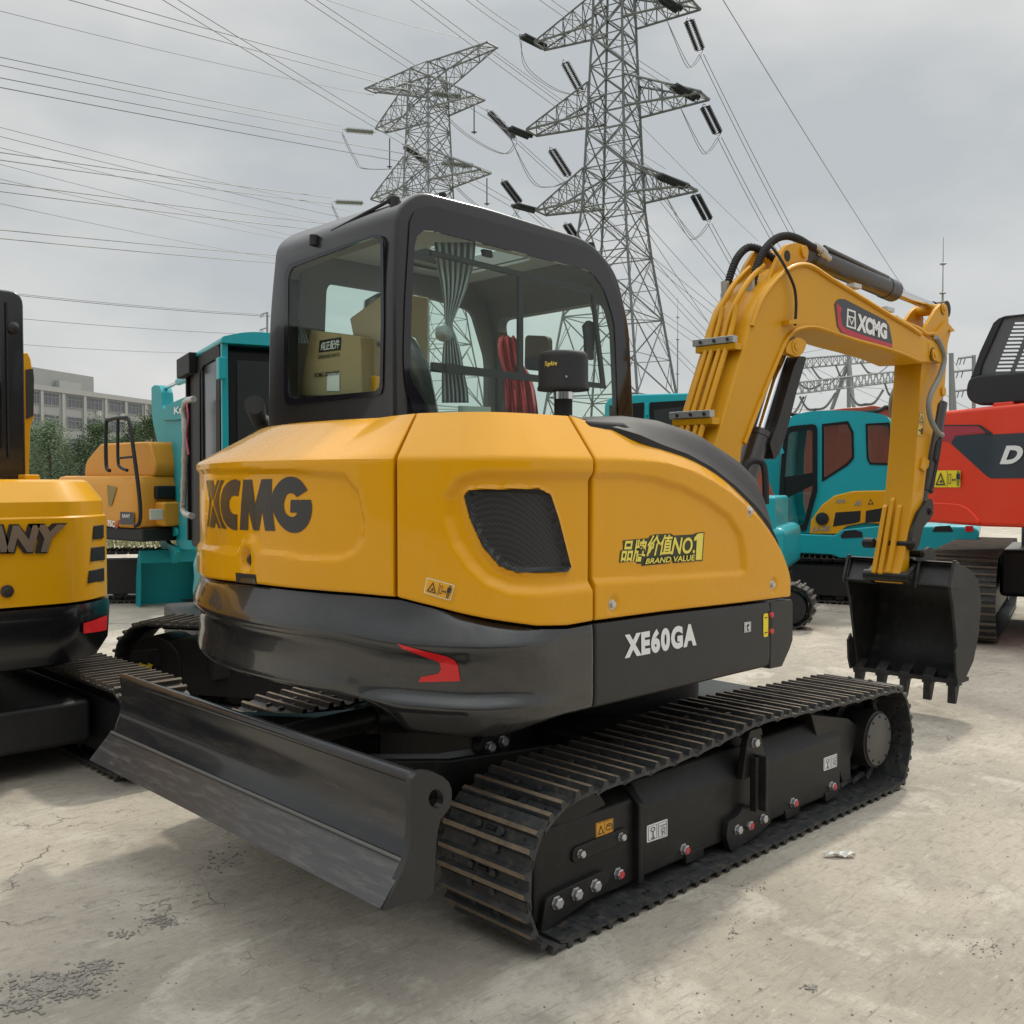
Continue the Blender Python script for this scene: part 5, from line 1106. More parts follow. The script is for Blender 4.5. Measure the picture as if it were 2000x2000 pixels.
P = L.YZ(.35, [(40, 690), (54, 688), (60, 700), (66, 735), (67, 815), (60, 835), (57, 930), (40, 930)]); MB().prism(P, .35, .60, 'x').build('boom', SYEL, SA, bev=.008)
P = L.YZ(.345, [(50, 722), (64, 720), (66, 740), (65, 812), (51, 818)]); MB().prism(P, .340, .352, 'x').build('boom_shield', STL, SA, sm=0)
p0, p1 = L.on(0, -1.1, 46, 937), L.on(0, -1.1, 75, 927); MB().box((-1.12, p1.y, 1.455), (-1.02, p0.y, p1.z)).build('hood_hinge', SYEL, SA, bev=.006)
add_track(SA, -.50, -.80, 2.3, .42, .34); add_track(SA, -.50, .80, 2.3, .42, .34)
MB().box((-1.2, -.64, .14), (.35, .64, .36)).build('car_body', FRK, SA, bev=.03); MB().lathe((-.2, 0, .34), (0, 0, 1), [(0, .45), (.24, .45)], 32).build('slewing_ring', FRM, SA)

def bucket_parts(par, L, X, pts, mt, depth=.42, teeth=4):   # pts: pixels of lip left, lip right, edge right, edge left on the plane x = X
    q = [L.on(0, X, *p) for p in pts]; y0, y1 = sorted(((q[0].y+q[3].y)/2, (q[1].y+q[2].y)/2)); zt, zb = (q[0].z+q[1].z)/2, (q[2].z+q[3].z)/2; h = zt-zb
    pr = [(0, 1), (.12, 1.0), (.5, .93), (.85, .70), (1, .42), (.9, .15), (.62, .0)]; pr = [(X+a*depth, zb+b*h) for a, b in pr]
    cv_ = [(p.x, p.z) for p in catmull([(x, 0, z) for x, z in pr], 5)]
    m = MB(); m.grid([[(x, y, z) for y in (y0, y1)] for x, z in cv_]); m.grid([[(x-.02, y, z) for y in (y0, y1)] for x, z in cv_], flip=True); m.build('bucket_shell', mt, par, sm=40)
    for y in (y0-.008, y1-.008): MB().prism([(p[0], p[1]) for p in pr]+[(X+depth*.35, zb+h*.3), (X+depth*.1, zb+.6*h)], y, y+.016).build('bucket_side', mt, par, bev=.003)
    MB().box((X-.01, y0-.01, zt-.13*h), (X+.07, y1+.01, zt)).build('bucket_lip', mt, par, bev=.01)
    xe = X+depth*.62
    MB().box((xe-.08, y0, zb-.012), (xe+.04, y1, zb+.012)).build('bucket_edge', mt, par, bev=.003)
    for i in range(teeth):
        y = y0+.04+i*(y1-y0-.08)/(teeth-1); m = MB(); m.add([(xe-.04, y-.03, zb+.05), (xe-.04, y+.03, zb+.05), (xe+.02, y+.03, zb-.02), (xe+.02, y-.03, zb-.02), (xe-.10, y-.024, zb-.09), (xe-.10, y+.024, zb-.09)], [(0, 1, 2, 3), (0, 4, 5, 1), (3, 2, 5, 4), (0, 3, 4), (1, 5, 2)]); m.build('bucket_tooth', mt, par, sm=0)

# --- teal machine behind, left
rz = heading(-.47, .88)
c0_ = at(6.5, 437); KU = thing('excavator', 'teal excavator behind the left shoulder of the front machine, its bucket hanging', 'excavator', place(c0_, (-.60, .75), rz), rz); L = Loc(KU)
k5 = crop(200, 620, .33119)
RWN = mat('reflecting dark window', (.030, .036, .036), .18, spec=.35)
KBK = mat('cab black', (.010, .011, .012), .55, spec=.2)
ztop = L.on(0, -.60, 470, 668).z
# cab: posts and roof, dark glass sheets between them
roofP = [(-.66, ztop-.02), (-.62, ztop+.045), (-.45, ztop+.085), (.4, ztop+.085), (.68, ztop+.02), (.74, ztop-.06)]
MB().prism(rpoly([(.775, ztop-.02), (.765, ztop+.02), (.6, ztop+.065), (-.08, ztop+.065), (-.22, ztop+.03), (-.25, ztop-.02)], [.02, .05, .1, .1, .05, .02], 5), -.66, .74, 'x').build('cab_roof', TEAL, KU, bev=.02, seg=3)
for x, y in ((-.63, .72), (.62, .72), (-.63, -.22), (.62, -.22), (.02, .72)): MB().box((x, y, 1.0), (x+.05, y+.04, ztop-.015)).build('cab_post', TEAL if x < 0 else KBK, KU, bev=.008)
MB().box((-.605, -.19, .95), (.64, .735, ztop-.05)).build('cab_body', KBK, KU, bev=.03)
panel_with_hole(L, 1, .752, [(382, 1000), (382, 712), (392, 694), (432, 672), (434, 1000)], [(394, 985), (393, 730), (400, 714), (425, 700), (426, 985)], .012, 'door_frame', KBK, KU)
for P, ax, v, nm in (([(394, 985), (393, 730), (400, 714), (427, 700), (428, 985)], 1, .745, 'door_window'),): 
    MB().prism(L.XZ(v, P), v, v+.004).build(nm, RWN, KU, sm=0)
for p in ((434, 720),): v = L.on(1, .77, *p); MB().box((v.x-.05, .755, v.z-.07), (v.x+.05, .80, v.z+.07)).build('door_hinge', TEAL, KU, bev=.006)
MB().prism([(.66, 1.15), (.66, ztop-.12), (-.16, ztop-.12), (-.16, 1.15)], -.612, -.607, 'x').build('rear_window', RWN, KU, sm=0)
loft(rpoly([(.7, .72), (-.75, .72), (-1.0, .3), (-1.0, -.3), (-.75, -.78), (.7, -.78)], [.1, .25, .3, .3, .25, .1], 6), [(.47, -.06), (.52, 0), (.62, .012), (.72, 0), (.82, .006), (.90, -.02), (.94, -.08), (.945, -.3)], 'house', TEAL, KU)
a_, b_ = k5((468, 250), (545, 325)); p, q = L.on(1, .78, *a_), L.on(1, .78, *b_); MB().box((min(p.x, q.x), .76, q.z), (max(p.x, q.x), .82, p.z)).build('work_light', KBK, KU, bev=.008)
YK = .12
MB().prism(rpoly(L.XZ(YK+.1, k5((560, 436), (430, 492), (376, 518), (350, 556), (352, 606), (420, 606), (560, 590))), .02), YK-.1, YK+.1).build('boom', TEAL2, KU, bev=.01)
MB().prism(rpoly(L.XZ(YK+.07, k5((288, 412), (304, 398), (334, 402), (346, 440), (352, 520), (380, 600), (500, 606), (505, 900), (514, 1130), (522, 1372), (440, 1366), (395, 1100), (336, 780), (300, 640), (290, 560))), .02), YK-.07, YK+.07).build('arm', TEAL2, KU, bev=.01)
a_, b_, c_ = [L.on(1, YK, *p) for p in k5((335, 435), (450, 380), (560, 335))]; MB().cyl(a_, b_, .022, 14).build('cylinder_rod', CHR, KU); MB().cyl(b_, c_, .042, 16).build('arm_cylinder', TEAL, KU)
L.text(1, YK+.1, 'Kubota', k5((422, 572), (585, 545), (585, 500), (422, 530)), WHT, 'boom_lettering', KU, .03)
P = [L.on(1, .86, *p) for p in k5((540, 482), (505, 488), (488, 505), (480, 560), (488, 700), (484, 900), (478, 1080), (476, 1130), (490, 1158), (528, 1170))]
q = catmull(P, 12); MB().tube(q, [.021*(1+.10*math.sin(i*1.7)+.07*math.sin(i*.6)) for i in range(len(q))], 10).build('wrapped_handle', mat('clear foam wrap', (.42, .44, .42), .35, coat=.3, bump=.8, bscale=60), KU, sm=60)
m = MB(); P = [L.on(1, .885, *p) for p in k5((498, 510), (506, 600), (496, 700), (508, 810))]; m.tube(catmull(P, 5), [.007]*16, 6); m.build('ribbon', mat('pink ribbon', (.45, .08, .14), .6), KU, sm=60)
m = MB()
m.prism(rpoly(L.XZ(YK+.1, k5((345, 1108), (372, 1104), (400, 1180), (438, 1250), (440, 1285), (412, 1292), (385, 1240), (360, 1160))), .02), YK+.08, YK+.11); m.build('bucket_link', TEAL2, KU, bev=.006)
MB().prism(rpoly(L.XZ(YK+.1, k5((338, 1305), (365, 1285), (392, 1330), (432, 1350), (446, 1380), (425, 1450), (392, 1410), (350, 1345))), .02), YK+.07, YK+.12).build('bucket_ear', TEAL2, KU, bev=.006)
q = L.on(1, YK, *k5((450, 1370))[0]); XB = q.x
bucket_parts(KU, L, XB-.02, k5((262, 1368), (540, 1368), (600, 1960), (195, 1960)), TEAL2, .40)
v = L.on(1, YK+.1, *k5((375, 840))[0]); MB().box((v.x-.03, YK+.075, v.z-.07), (v.x+.03, YK+.08, v.z+.07)).build('warning_sticker', YST, KU, sm=0)
rzu = heading(-.96, .28)-rz
m = MB(); m.box((-.9, -.6, .2), (.9, .9, .5)); m.build('car_body', FRK, KU, bev=.03)
c_ = L.I@at(6.25, 560); add_track(KU, c_.x, c_.y, 2.3, .52, .36, rz=rzu)
c_ = L.I@(at(6.25, 560)+(R2*.28+D2*.96)*1.5); add_track(KU, c_.x, c_.y, 2.3, .52, .36, rz=rzu)
q0 = at(7.0, 258), at(7.0, 312)
LT = Loc(type('o', (), dict(location=at(6.25, 560), rotation_euler=Vector((0, 0, rz+rzu))))())
m = MB(); P = crop(0, 900, .31056)((835, 1200), (990, 1185), (1000, 1330), (835, 1318)); pp = [L.I@(LT.M@LT.on(1, .20, *p)) for p in P]; nv = (pp[1]-pp[0]).cross(pp[2]-pp[0]).normalized()*.02
m.add([p+nv for p in pp]+[p-nv for p in pp], [(0, 1, 2, 3), (7, 6, 5, 4), (0, 4, 5, 1), (1, 5, 6, 2), (2, 6, 7, 3), (3, 7, 4, 0)]); m.build('frame_plate', FRM, KU, sm=0)
ar = crop(0, 900, .31056)((855, 1284), (888, 1266), (888, 1276), (932, 1284), (930, 1270), (962, 1284), (950, 1300), (962, 1322), (928, 1310), (930, 1302), (885, 1294), (884, 1306))
V, F = poly2d([LT.XZ(.225, ar)]); m = MB(); m.add([L.I@(LT.M@Vector((x, .225, z))) for x, z in V], F); orient(m, L.c).build('arrow_sticker', mat('arrow yellow', (.55, .38, .03), .5), KU, sm=0, fix=False)

# --- orange-yellow machine far left
rz = heading(.766, -.643); c0_ = at(11.0, 268)
SB_ = thing('excavator', 'small orange yellow excavator far behind on the left with a black tube handrail', 'excavator', place(c0_, (.55, -.95), rz), rz); L = Loc(SB_)
q5 = crop(0, 500, .31056)
loft(rpoly([(.55, -.95), (.55, -.1), (-1.5, .95), (-1.7, .5), (-1.7, -.5), (-1.5, -.95)][::-1], [.2, .2, .2, .2, .02, .12], 5), [(.93, -.02), (.95, 0), (1.40, 0), (1.50, -.06), (1.515, -.12)], 'house', ORY, SB_)
L.on(1, -.95, 155, 940)
MB().prism(rpoly([(-1.1, 1.5), (.50, 1.5), (.54, 1.62), (.40, 1.90), (-.7, 1.90), (-1.05, 1.7)], .06), -.72, .7).build('engine_hood', ORY, SB_, bev=.05, seg=3)
MB().box((.55, -.75, .95), (.75, .3, 1.22)).build('front_step', ORY, SB_, bev=.03); MB().box((.45, -.75, 1.25), (.6, .3, 1.40)).build('front_grille', BLK, SB_, bev=.02)
MB().box((-1.55, -.92, .78), (.60, .92, .925)).build('lower_skirt', BLK, SB_, bev=.02)
P = q5((690, 1350), (668, 1310), (668, 1060), (690, 1030), (780, 1018), (812, 1040), (845, 1260), (880, 1550), (878, 1670), (850, 1700)); m = MB(); m.tube(catmull([L.on(1, -.98, *p) for p in P], 5), .022, 8)
P = q5((742, 1030), (742, 1280), (760, 1330), (800, 1348)); m.tube(catmull([L.on(1, -.98, *p) for p in P], 5), .018, 8); P = q5((745, 1272), (842, 1262)); m.tube([L.on(1, -.98, *p) for p in P], .014, 6); m.build('handrail', BLK, SB_, sm=60)
L.decal(1, -.955, [([q5((755, 1608), (842, 1612), (842, 1690), (755, 1688))], 0)], [INK], 'name_plate', SB_)
L.text(1, -.955, 'SANY', q5((768, 1645), (818, 1648), (818, 1625), (768, 1622)), WHT, 'plate_lettering', SB_, .02, 0, .012); L.text(1, -.955, '75C', q5((675, 1700), (722, 1708), (722, 1665), (675, 1660)), WHT, 'model_number', SB_, .04, 0, .012)
L.decal(1, -.955, [([q5((722, 1712), (740, 1660), (752, 1660), (735, 1714))], 0)], [REDD], 'red_stripe', SB_)
L.decal(1, -.955, [([q5((672, 1440), (735, 1455), (700, 1570), (680, 1570))], 0)], [mat('olive slogan', (.24, .17, .04), .5)], 'slogan_decal', SB_)
v = L.on(0, .76, *q5((985, 1625))[0]); MB().box((.74, v.y-.08, v.z-.06), (.765, v.y+.08, v.z+.06)).build('headlight', mat('lamp glass', (.55, .5, .42), .15, coat=.5), SB_, bev=.01)
v = L.on(1, -.6, *q5((803, 1318))[0]); MB().lathe((v.x, -.6, v.z-.08), (0, 0, 1), [(0, .09), (.15, .09), (.16, .07)], 16).build('intake_cap', ORY, SB_)
add_track(SB_, -.55, -.55, 2.6, .60, .45, rz=heading(.985, .17)-rz); add_track(SB_, .35, 1.0, 2.6, .60, .45, rz=heading(.985, .17)-rz)

# --- teal and yellow mini excavator on the right
rz = heading(-.90, .436); c0_ = at(12.0, 1530)
UM = thing('excavator', 'teal mini excavator with yellow engine cover and black cab door, left of the arm', 'excavator', place(c0_, (.95, .70), rz), rz); L = Loc(UM)
cab_o = r4((392, 640), (398, 330), (418, 160), (440, 115), (480, 92), (560, 74), (680, 66), (840, 70), (960, 82), (1030, 98), (1062, 140), (1085, 330), (1090, 560), (1090, 815), (430, 815))
w1 = r4((412, 640), (415, 480), (438, 215), (450, 200), (575, 185), (584, 195), (584, 545), (530, 762), (415, 752)); w2 = r4((655, 165), (792, 150), (818, 205), (822, 350), (790, 388), (655, 478)); w3 = r4((918, 160), (1046, 154), (1056, 388), (936, 384), (924, 350))
co = rpoly(L.XZ(.70, cab_o), .03)
for y in (.68, -.25):
    hl = [L.XZ(.70, w) for w in (w1, w2, w3)] if y > 0 else [inset(co, .10)]
    V, F = poly2d([co]+hl); m = MB(); n = len(V); m.add([(x, y, z) for x, z in V]+[(x, y+.02, z) for x, z in V], F+[tuple(i+n for i in f)[::-1] for f in F]); o_ = 0
    for P in [co]+hl:
        k = len(P); m.f += [(o_+i, o_+(i+1) % k, n+o_+(i+1) % k, n+o_+i) for i in range(k)]; m.m += [0]*k; o_ += k
    m.build('cab', TEAL, UM, sm=0)
m = MB(); rows = [[(x, y, z) for x, z in co+[co[0]]] for y in (-.25, .70)]; rows.insert(0, [(x*.97+.03*co[0][0], -.24, z) for x, z in co+[co[0]]]); m.grid(rows[1:]); m.build('cab_roof', TEAL, UM, sm=40)
panel_with_hole(L, 1, .702, r4((378, 640), (400, 300), (425, 185), (440, 165), (595, 150), (612, 165), (612, 560), (545, 800), (400, 790)), w1, .03, 'door_frame', KBK, UM)
for w, nm in ((w1, 'door_window'), (w2, 'cab_window'), (w3, 'cab_window')):
    MB().prism(L.XZ(.70, w), .688, .692).build(nm, GLM, UM, sm=0)
for P, Q in (((( 640, 150), (800, 132), (832, 200), (836, 358), (800, 400), (640, 502)), w2), (((905, 148), (1052, 140), (1066, 400), (930, 396), (912, 360)), w3)): panel_with_hole(L, 1, .702, r4(*P), Q, .008, 'window_seal', KBK, UM)
m = MB(); xq = L.XZ(.4, r4((700, 560), (840, 330))); m.box((min(xq[0][0], xq[1][0]), 0, xq[0][1]), (max(xq[0][0], xq[1][0])-.25, .45, xq[1][1])); m.build('seat', KBK, UM, bev=.05)
MB().prism(L.XZ(.70, r4((395, 475), (590, 445), (590, 520), (430, 600), (395, 560))), .704, .722).build('door_bar', KBK, UM, bev=.004)
MB().prism(rpoly(L.XZ(.72, r4((565, 818), (574, 735), (640, 642), (720, 584), (830, 558), (1100, 552), (1180, 560), (1180, 765), (1060, 762), (900, 752), (790, 772), (735, 820))), .02), .1, .735).build('engine_cover', SYEL, UM, bev=.015)
for P in (((722, 688), (876, 678), (872, 742), (846, 752), (706, 774)), ((908, 678), (1060, 652), (1060, 738), (902, 752))): L.decal(1, .735, [([r4(*P)], 0)], [BLK], 'air_intake', UM)
L.text(1, .735, 'U-35', r4((578, 806), (690, 800), (692, 768), (590, 774)), mat('grey lettering', (.25, .25, .24), .5), 'model_number', UM, .03, .2); L.text(1, .735, 'Ai', r4((832, 650), (880, 645), (880, 612), (838, 615)), MATS['grey lettering'], 'side_lettering', UM, .03, .2); L.text(1, .735, 'GPS', r4((724, 632), (784, 630), (784, 608), (726, 610)), MATS['grey lettering'], 'side_lettering', UM, .03, .2)
L.decal(1, .735, [([r4((918, 640), (955, 638), (936, 605))], 0), ([r4((926, 634), (947, 633), (936, 614))], 1)], [INK, SYEL], 'warning_sticker', UM)
v = L.on(1, .74, *r4((642, 726))[0]); MB().lathe((v.x, .73, v.z), (0, 1, 0), [(0, .075), (.03, .075), (.035, .05)], 16).build('fuel_cap', BLK, UM)
MB().prism(rpoly(L.XZ(.74, r4((430, 815), (720, 826), (760, 792), (1000, 768), (1200, 768), (1240, 960), (1100, 965), (750, 966), (700, 946), (440, 932))), .03), -.7, .745).build('lower_house', TEAL, UM, bev=.03, seg=3)
L.decal(1, .745, [([r4((752, 832), (775, 800), (840, 794), (885, 808), (888, 840), (760, 846))], 0)], [BLK], 'hand_recess', UM)
q = L.XZ(.74, r4((1000, 768), (1560, 772), (1600, 800), (1590, 860), (1480, 920), (1280, 962), (1000, 966)))
MB().prism(rpoly(q, .04), -.7, .738).build('counterweight', TEAL, UM, bev=.06, seg=4)
L.decal(1, .738, [([r4((1310, 806), (1330, 772), (1420, 768), (1440, 805))], 0)], [BLK], 'hand_recess', UM); L.decal(1, .738, [([r4((1512, 770), (1560, 770), (1560, 805), (1512, 805))], 0)], [RED], 'tail_light', UM)
MB().prism(rpoly(L.XZ(0, r4((300, 300), (370, 240), (392, 245), (390, 640), (350, 560), (300, 420))), .03), -.12, .12).build('boom', TEAL2, UM, bev=.01)
m = MB(); m.tube(catmull([L.on(1, .74, *p) for p in r4((402, 330), (378, 260), (398, 232), (412, 225))], 5), .02, 8); m.build('handrail', TEAL, UM, sm=60)
c_ = L.on(1, .45, 1655, 1150); add_track(UM, c_.x+.35, .55, 2.2, .52, .32); add_track(UM, c_.x+.35, -.55, 2.2, .52, .32)
MB().box((c_.x-.5, -.6, .2), (c_.x+1.0, .6, .48)).build('car_body', FRK, UM, bev=.03)

# --- second teal machine, its cab roof and a track end showing
rz = heading(-.93, .37); c0_ = at(10.0, 1365)
T2 = thing('excavator', 'teal excavator mostly hidden behind the front machine, cab roof and track end showing', 'excavator', place(c0_, (-.25, .70), rz), rz); L = Loc(T2)
MB().prism(rpoly(L.XZ(.70, [(1180, 990), (1180, 790), (1190, 776), (1240, 770), (1350, 767), (1366, 778), (1368, 990)]), .03), -.3, .70).build('cab', TEAL, T2, bev=.04, seg=3)
L.decal(1, .70, [([[(1269, 786), (1353, 781), (1354, 900), (1268, 900)]], 0), ([[(1278, 800), (1345, 793), (1346, 890), (1276, 890)]], 1)], [KBK, RWN], 'cab_window', T2)
L.decal(1, .70, [([[(1190, 792), (1258, 786), (1256, 900), (1190, 900)]], 0)], [KBK], 'cab_window', T2)
v = L.on(1, .71, 1264, 800); MB().box((v.x-.02, .70, v.z-.06), (v.x+.02, .73, v.z+.06)).build('door_hinge', TEAL, T2, bev=.004)
MB().box((-1.1, -.78, .55), (.9, .72, 1.0)).build('house', TEAL, T2, bev=.08, seg=3); MB().box((-1.0, -.4, .95), (.2, .69, 1.30)).build('cab_base', TEAL, T2, bev=.03)
e_ = L.on(1, .52, 1590, 1180); add_track(T2, e_.x+1.05, .52, 2.1, .42, .34); add_track(T2, e_.x+1.7, -.6, 2.1, .42, .34)
MB().box((e_.x+.3, -.5, .2), (e_.x+1.8, .5, .5)).build('car_body', FRK, T2, bev=.03)

# --- red machine at the right edge
rz = heading(.27, -.963); c0_ = at(8.6, 1900)
RE = thing('excavator', 'large red excavator cut off by the right edge, with a dark lettered panel', 'excavator', place(c0_, (0, -1.15), rz), rz); L = Loc(RE)
ra = crop(1780, 780, .26923); rb = crop(1800, 580, .16556)
xr = L.on(1, -1.15, 1790, 940).x; zt, zb = L.on(1, -1.15, 1900, 797).z, L.on(1, -1.15, 1900, 1026).z
zt_f = lambda P: L.XZ(-1.15, P)
ou = ra((-60, 830), (-30, 895), (110, 892), (500, 922), (960, 935), (1100, 935), (1100, -5), (817, 22), (500, 55), (210, 86), (120, 100), (20, 130), (-30, 190))
MB().prism(rpoly(zt_f(ou), .05), -1.15, 1.15).build('house', REDP, RE, bev=.05, seg=4)
L.decal(1, -1.15, [([ra((160, 186), (500, 184), (590, 246), (590, 256), (545, 256), (480, 194), (160, 194))], 0)], [INK], 'panel_gap', RE)
L.decal(1, -1.15, [([ra((150, 194), (488, 196), (540, 240), (318, 264), (288, 315), (150, 280))], 0)], [REDD], 'crimson_panel', RE)
L.decal(1, -1.15, [([ra((318, 266), (540, 246), (590, 254), (830, 242), (1100, 232), (1100, 572), (830, 571), (580, 573), (545, 556), (286, 320))], 0)], [NAVY], 'name_panel', RE)
for b_, q in (('D', ((640, 470), (775, 470), (835, 334), (690, 336))), ('OOSAN', ((808, 470), (1420, 470), (1480, 330), (840, 333)))): L.text(1, -1.15, b_, ra(*q), WHT, 'maker_lettering', RE, .05, 0, .012)
q = ra((152, 648), (364, 648), (366, 506), (155, 506)); fq = lambda u, v: tuple((1-u)*(1-v)*np.array(q[0])+u*(1-v)*np.array(q[1])+u*v*np.array(q[2])+(1-u)*v*np.array(q[3]))
L.decal(1, -1.15, [([[fq(u, v) for u, v in l] for l in loops], mi) for loops, mi in WARN if mi != 0], [WHT, YST, INK], 'warning_sticker', RE)
MB().prism(rpoly(zt_f(ra((120, 745), (360, 760), (430, 800), (500, 880), (500, 905), (120, 880))), .05), -1.165, -1.14).build('lower_bulge', REDP, RE, bev=.012, seg=3)
# upper black engine guard with slots
fr_o = rb((968, 262), (1400, 205), (1800, 170), (1800, 860), (1208, 885), (690, 930), (720, 800))
holes = []
for r_ in range(13):
    y_ = 300+r_*46; x_ = 1090-r_*18.5
    for c_ in range(3):
        w_ = 185; x0_ = x_+c_*232-(0 if r_ else 0); holes.append(rb(*[(x0_+a, y_+b-.02*(x0_+a-1000)) for a, b in rrect(0, 0, w_, 24, 11, 3)]))
YR = -1.02
V, F = poly2d([L.XZ(YR, P) for P in [fr_o]+holes]); n = len(V); m = MB(); m.add([(x, YR, z) for x, z in V]+[(x, YR+.006, z) for x, z in V], F+[tuple(i+n for i in f)[::-1] for f in F]); 
o_ = 0
for P in [fr_o]+holes:
    k = len(P); m.f += [(o_+i, o_+(i+1) % k, n+o_+(i+1) % k, n+o_+i) for i in range(k)]; m.m += [0]*k; o_ += k
m.build('guard_panel', mat('grey guard plastic', (.075, .075, .078), .5), RE, sm=0)
rim = rb((700, 925), (725, 800), (968, 258), (1420, 200), (1420, 178), (1000, 222), (925, 250), (860, 305), (700, 650), (615, 900), (585, 960)); MB().prism(L.XZ(YR, rim), YR-.015, YR+.09).build('guard_rim', PLM, RE, bev=.015)
lowp = rb((585, 955), (700, 920), (1208, 880), (1800, 850), (1800, 1230), (1208, 1250), (880, 1278), (700, 1280), (600, 1240), (550, 1170), (550, 1060)); MB().prism(rpoly(L.XZ(YR, lowp), .04), YR-.03, YR+.75).build('guard_base', PLM, RE, bev=.04, seg=3)
MB().prism(L.XZ(YR, rb((890, 1250), (1120, 1232), (1120, 1300), (870, 1300))), YR-.04, YR+.1).build('guard_foot', REDP, RE, bev=.01)
au = R2*math.sin(R(29.7))+D2*math.cos(R(29.7)); ru = math.atan2(au.y, au.x)
e_ = at(8.75, 1876)+au*1.75; e_.z = 0; c_ = L.I@e_; add_track(RE, c_.x, c_.y, 3.5, .76, .58, .17, rz=ru-rz)
e2 = e_+Vector((math.sin(ru), -math.cos(ru), 0))*2.0; c_ = L.I@e2; add_track(RE, c_.x, c_.y, 3.5, .76, .58, .17, rz=ru-rz)
e3 = (e_+e2)/2; e3.z = 0; c_ = L.I@e3; o_ = MB().box((-.7, -.75, .35), (.7, .75, .8)).build('car_body', FRK, RE, bev=.04); o_.location = c_; o_.rotation_euler = (0, 0, ru-rz)
MB().lathe((c_.x, c_.y, .7), (0, 0, 1), [(0, .6), (.5, .6)], 32).build('slewing_ring', FRM, RE)

# --- orange-red machine behind the mini excavator
rz = heading(-1, .0); RD = thing('excavator', 'orange red excavator behind the teal mini excavator, boom lying above its cab roof', 'excavator', tuple(at(16, 1620)), rz); L = Loc(RD)
ORR = mat('orange red paint', (.34, .07, .04), .5, coat=.15, var=.1, scale=2)
MB().prism(rpoly(L.XZ(.9, [(1470, 1010), (1470, 860), (1500, 830), (1560, 822), (1750, 822), (1765, 1010)]), .1), -.9, .9).build('house', ORR, RD, bev=.06, seg=3)
MB().prism(rpoly(L.XZ(.9, r3((600, 1060), (700, 1040), (880, 992), (1020, 972), (1110, 968), (1160, 958), (1240, 975), (1300, 1010), (1300, 1075), (1100, 1010), (880, 1040), (700, 1110), (600, 1130))), .05), .7, 1.0).build('boom', ORR, RD, bev=.02)
for s in (-1, 1): add_track(RD, 0, s*.9, 2.9, .7, .5, .17)
m = MB(); P = [L.on(1, 1.02, *p) for p in r3((690, 1040), (720, 1000), (860, 1010), (1170, 990), (1240, 965), (1280, 990))]; m.tube(catmull(P, 5), .03, 8); m.build('boom_hose', BLK, RD, sm=60)

# --- unseen shed added behind the camera, only to be reflected in paint and glass
rz = heading(0, 1); WS = thing('reflection_shed', 'long low grey shed added out of view behind the camera for reflections in paint', 'shed', tuple(CV-D2*15-Vector((0, 0, CAM[2]))), rz)
SHD = mat('added shed wall', (.11, .115, .12), .7, var=.1, scale=.6); SHR = mat('added shed roof', (.06, .07, .08), .6)
MB().box((-14, -40, 0), (0, 40, 5.2)).build('wall', SHD, WS, sm=0); MB().prism([(-40.4, 5.2), (-40.4, 5.5), (40.4, 5.5), (40.4, 5.2)], -14.4, .5, 'x').build('roof', SHR, WS, sm=0)
for y in (-26, -13, 0, 13, 26): MB().box((.001, y-2.2, 0), (.05, y+2.2, 4.2)).build('door', mat('added shed door', (.03, .035, .04), .6), WS, sm=0)
# ------------------------------------------------------------------ office building beyond the trees
A0_ = at(172, 65); vdir = D2*math.cos(R(12.7))+R2*math.sin(R(12.7)); rzb = math.atan2(vdir.y, vdir.x)
BU = thing('office_building', 'pale grey office block with rows of windows beyond the trees', 'building', (A0_.x, A0_.y, 0), rzb); L = Loc(BU)
CONC = mat('pale facade', (.26, .27, .262), .8, var=.06, scale=.25, dirt=.15, dcol=(.25, .245, .23)); CON2 = mat('pale facade trim', (.31, .32, .308), .8, var=.05, scale=.3)
WIN = mat('office window glass', (.09, .10, .115), .15, var=.5, scale=1.2); WFR = mat('window frame grey', (.24, .24, .24), .6)
fx = lambda px, py=790: L.on(1, 0, px, py).x
fz = lambda px, py: L.on(1, 0, px, py).z
HR = (fz(65, 750)+fz(290, 781))/2
x0_, x1_ = fx(-120), fx(520)
MB().box((x0_, 0, 0), (x1_, 16, HR-.05)).build('wall', CONC, BU, sm=0)
MB().box((x0_-.2, -.28, HR-.9), (x1_+.2, 16.2, HR)).build('parapet', CON2, BU, sm=0)
pa, pb = fx(87), fx(206); MB().box((pa, 2.5, HR), (pb, 12, HR+3.3)).build('roof_house', CONC, BU, sm=0)
MB().box((fx(130), 1.4, HR), (fx(172), 2.5, HR+1.5)).build('roof_house', CON2, BU, sm=0)
cols = [(-60, -38), (-22, 2), (14, 40), (52, 76), (85, 114), (131, 160), (169, 198), (213, 241), (249, 276), (291, 315), (326, 348), (360, 382), (392, 412), (424, 444)]
zt_w, zb_w = fz(100, 768.5), fz(100, 791); fl = fz(100, 768.5)-fz(100, 811.5)
for a_, b_ in cols:
    xa, xb = fx(a_), fx(b_)
    for k in range(4):
        zt_, zb_ = zt_w-k*fl, zb_w-k*fl
        w = MB().box((xa, -.02, zb_), (xb, .01, zt_)).build('window', WIN, BU, sm=0)
        m = MB(); m.box((xa-.12, -.10, zb_-.12), (xb+.12, -.03, zb_)); m.box((xa-.12, -.10, zt_), (xb+.12, -.03, zt_+.10)); m.box((xa-.1, -.09, zb_+.001), (xa, -.03, zt_-.001)); m.box((xb, -.09, zb_+.001), (xb+.1, -.03, zt_-.001))
        for t in (.25, .5, .75): m.box((xa+(xb-xa)*t-.04, -.08, zb_+.001), (xa+(xb-xa)*t+.04, -.03, zt_-.001))
        m.box((xa+.001, -.075, zb_+(zt_-zb_)*.66), (xb-.001, -.031, zb_+(zt_-zb_)*.66+.07))
        m.build('window_frame', WFR, w, sm=0)
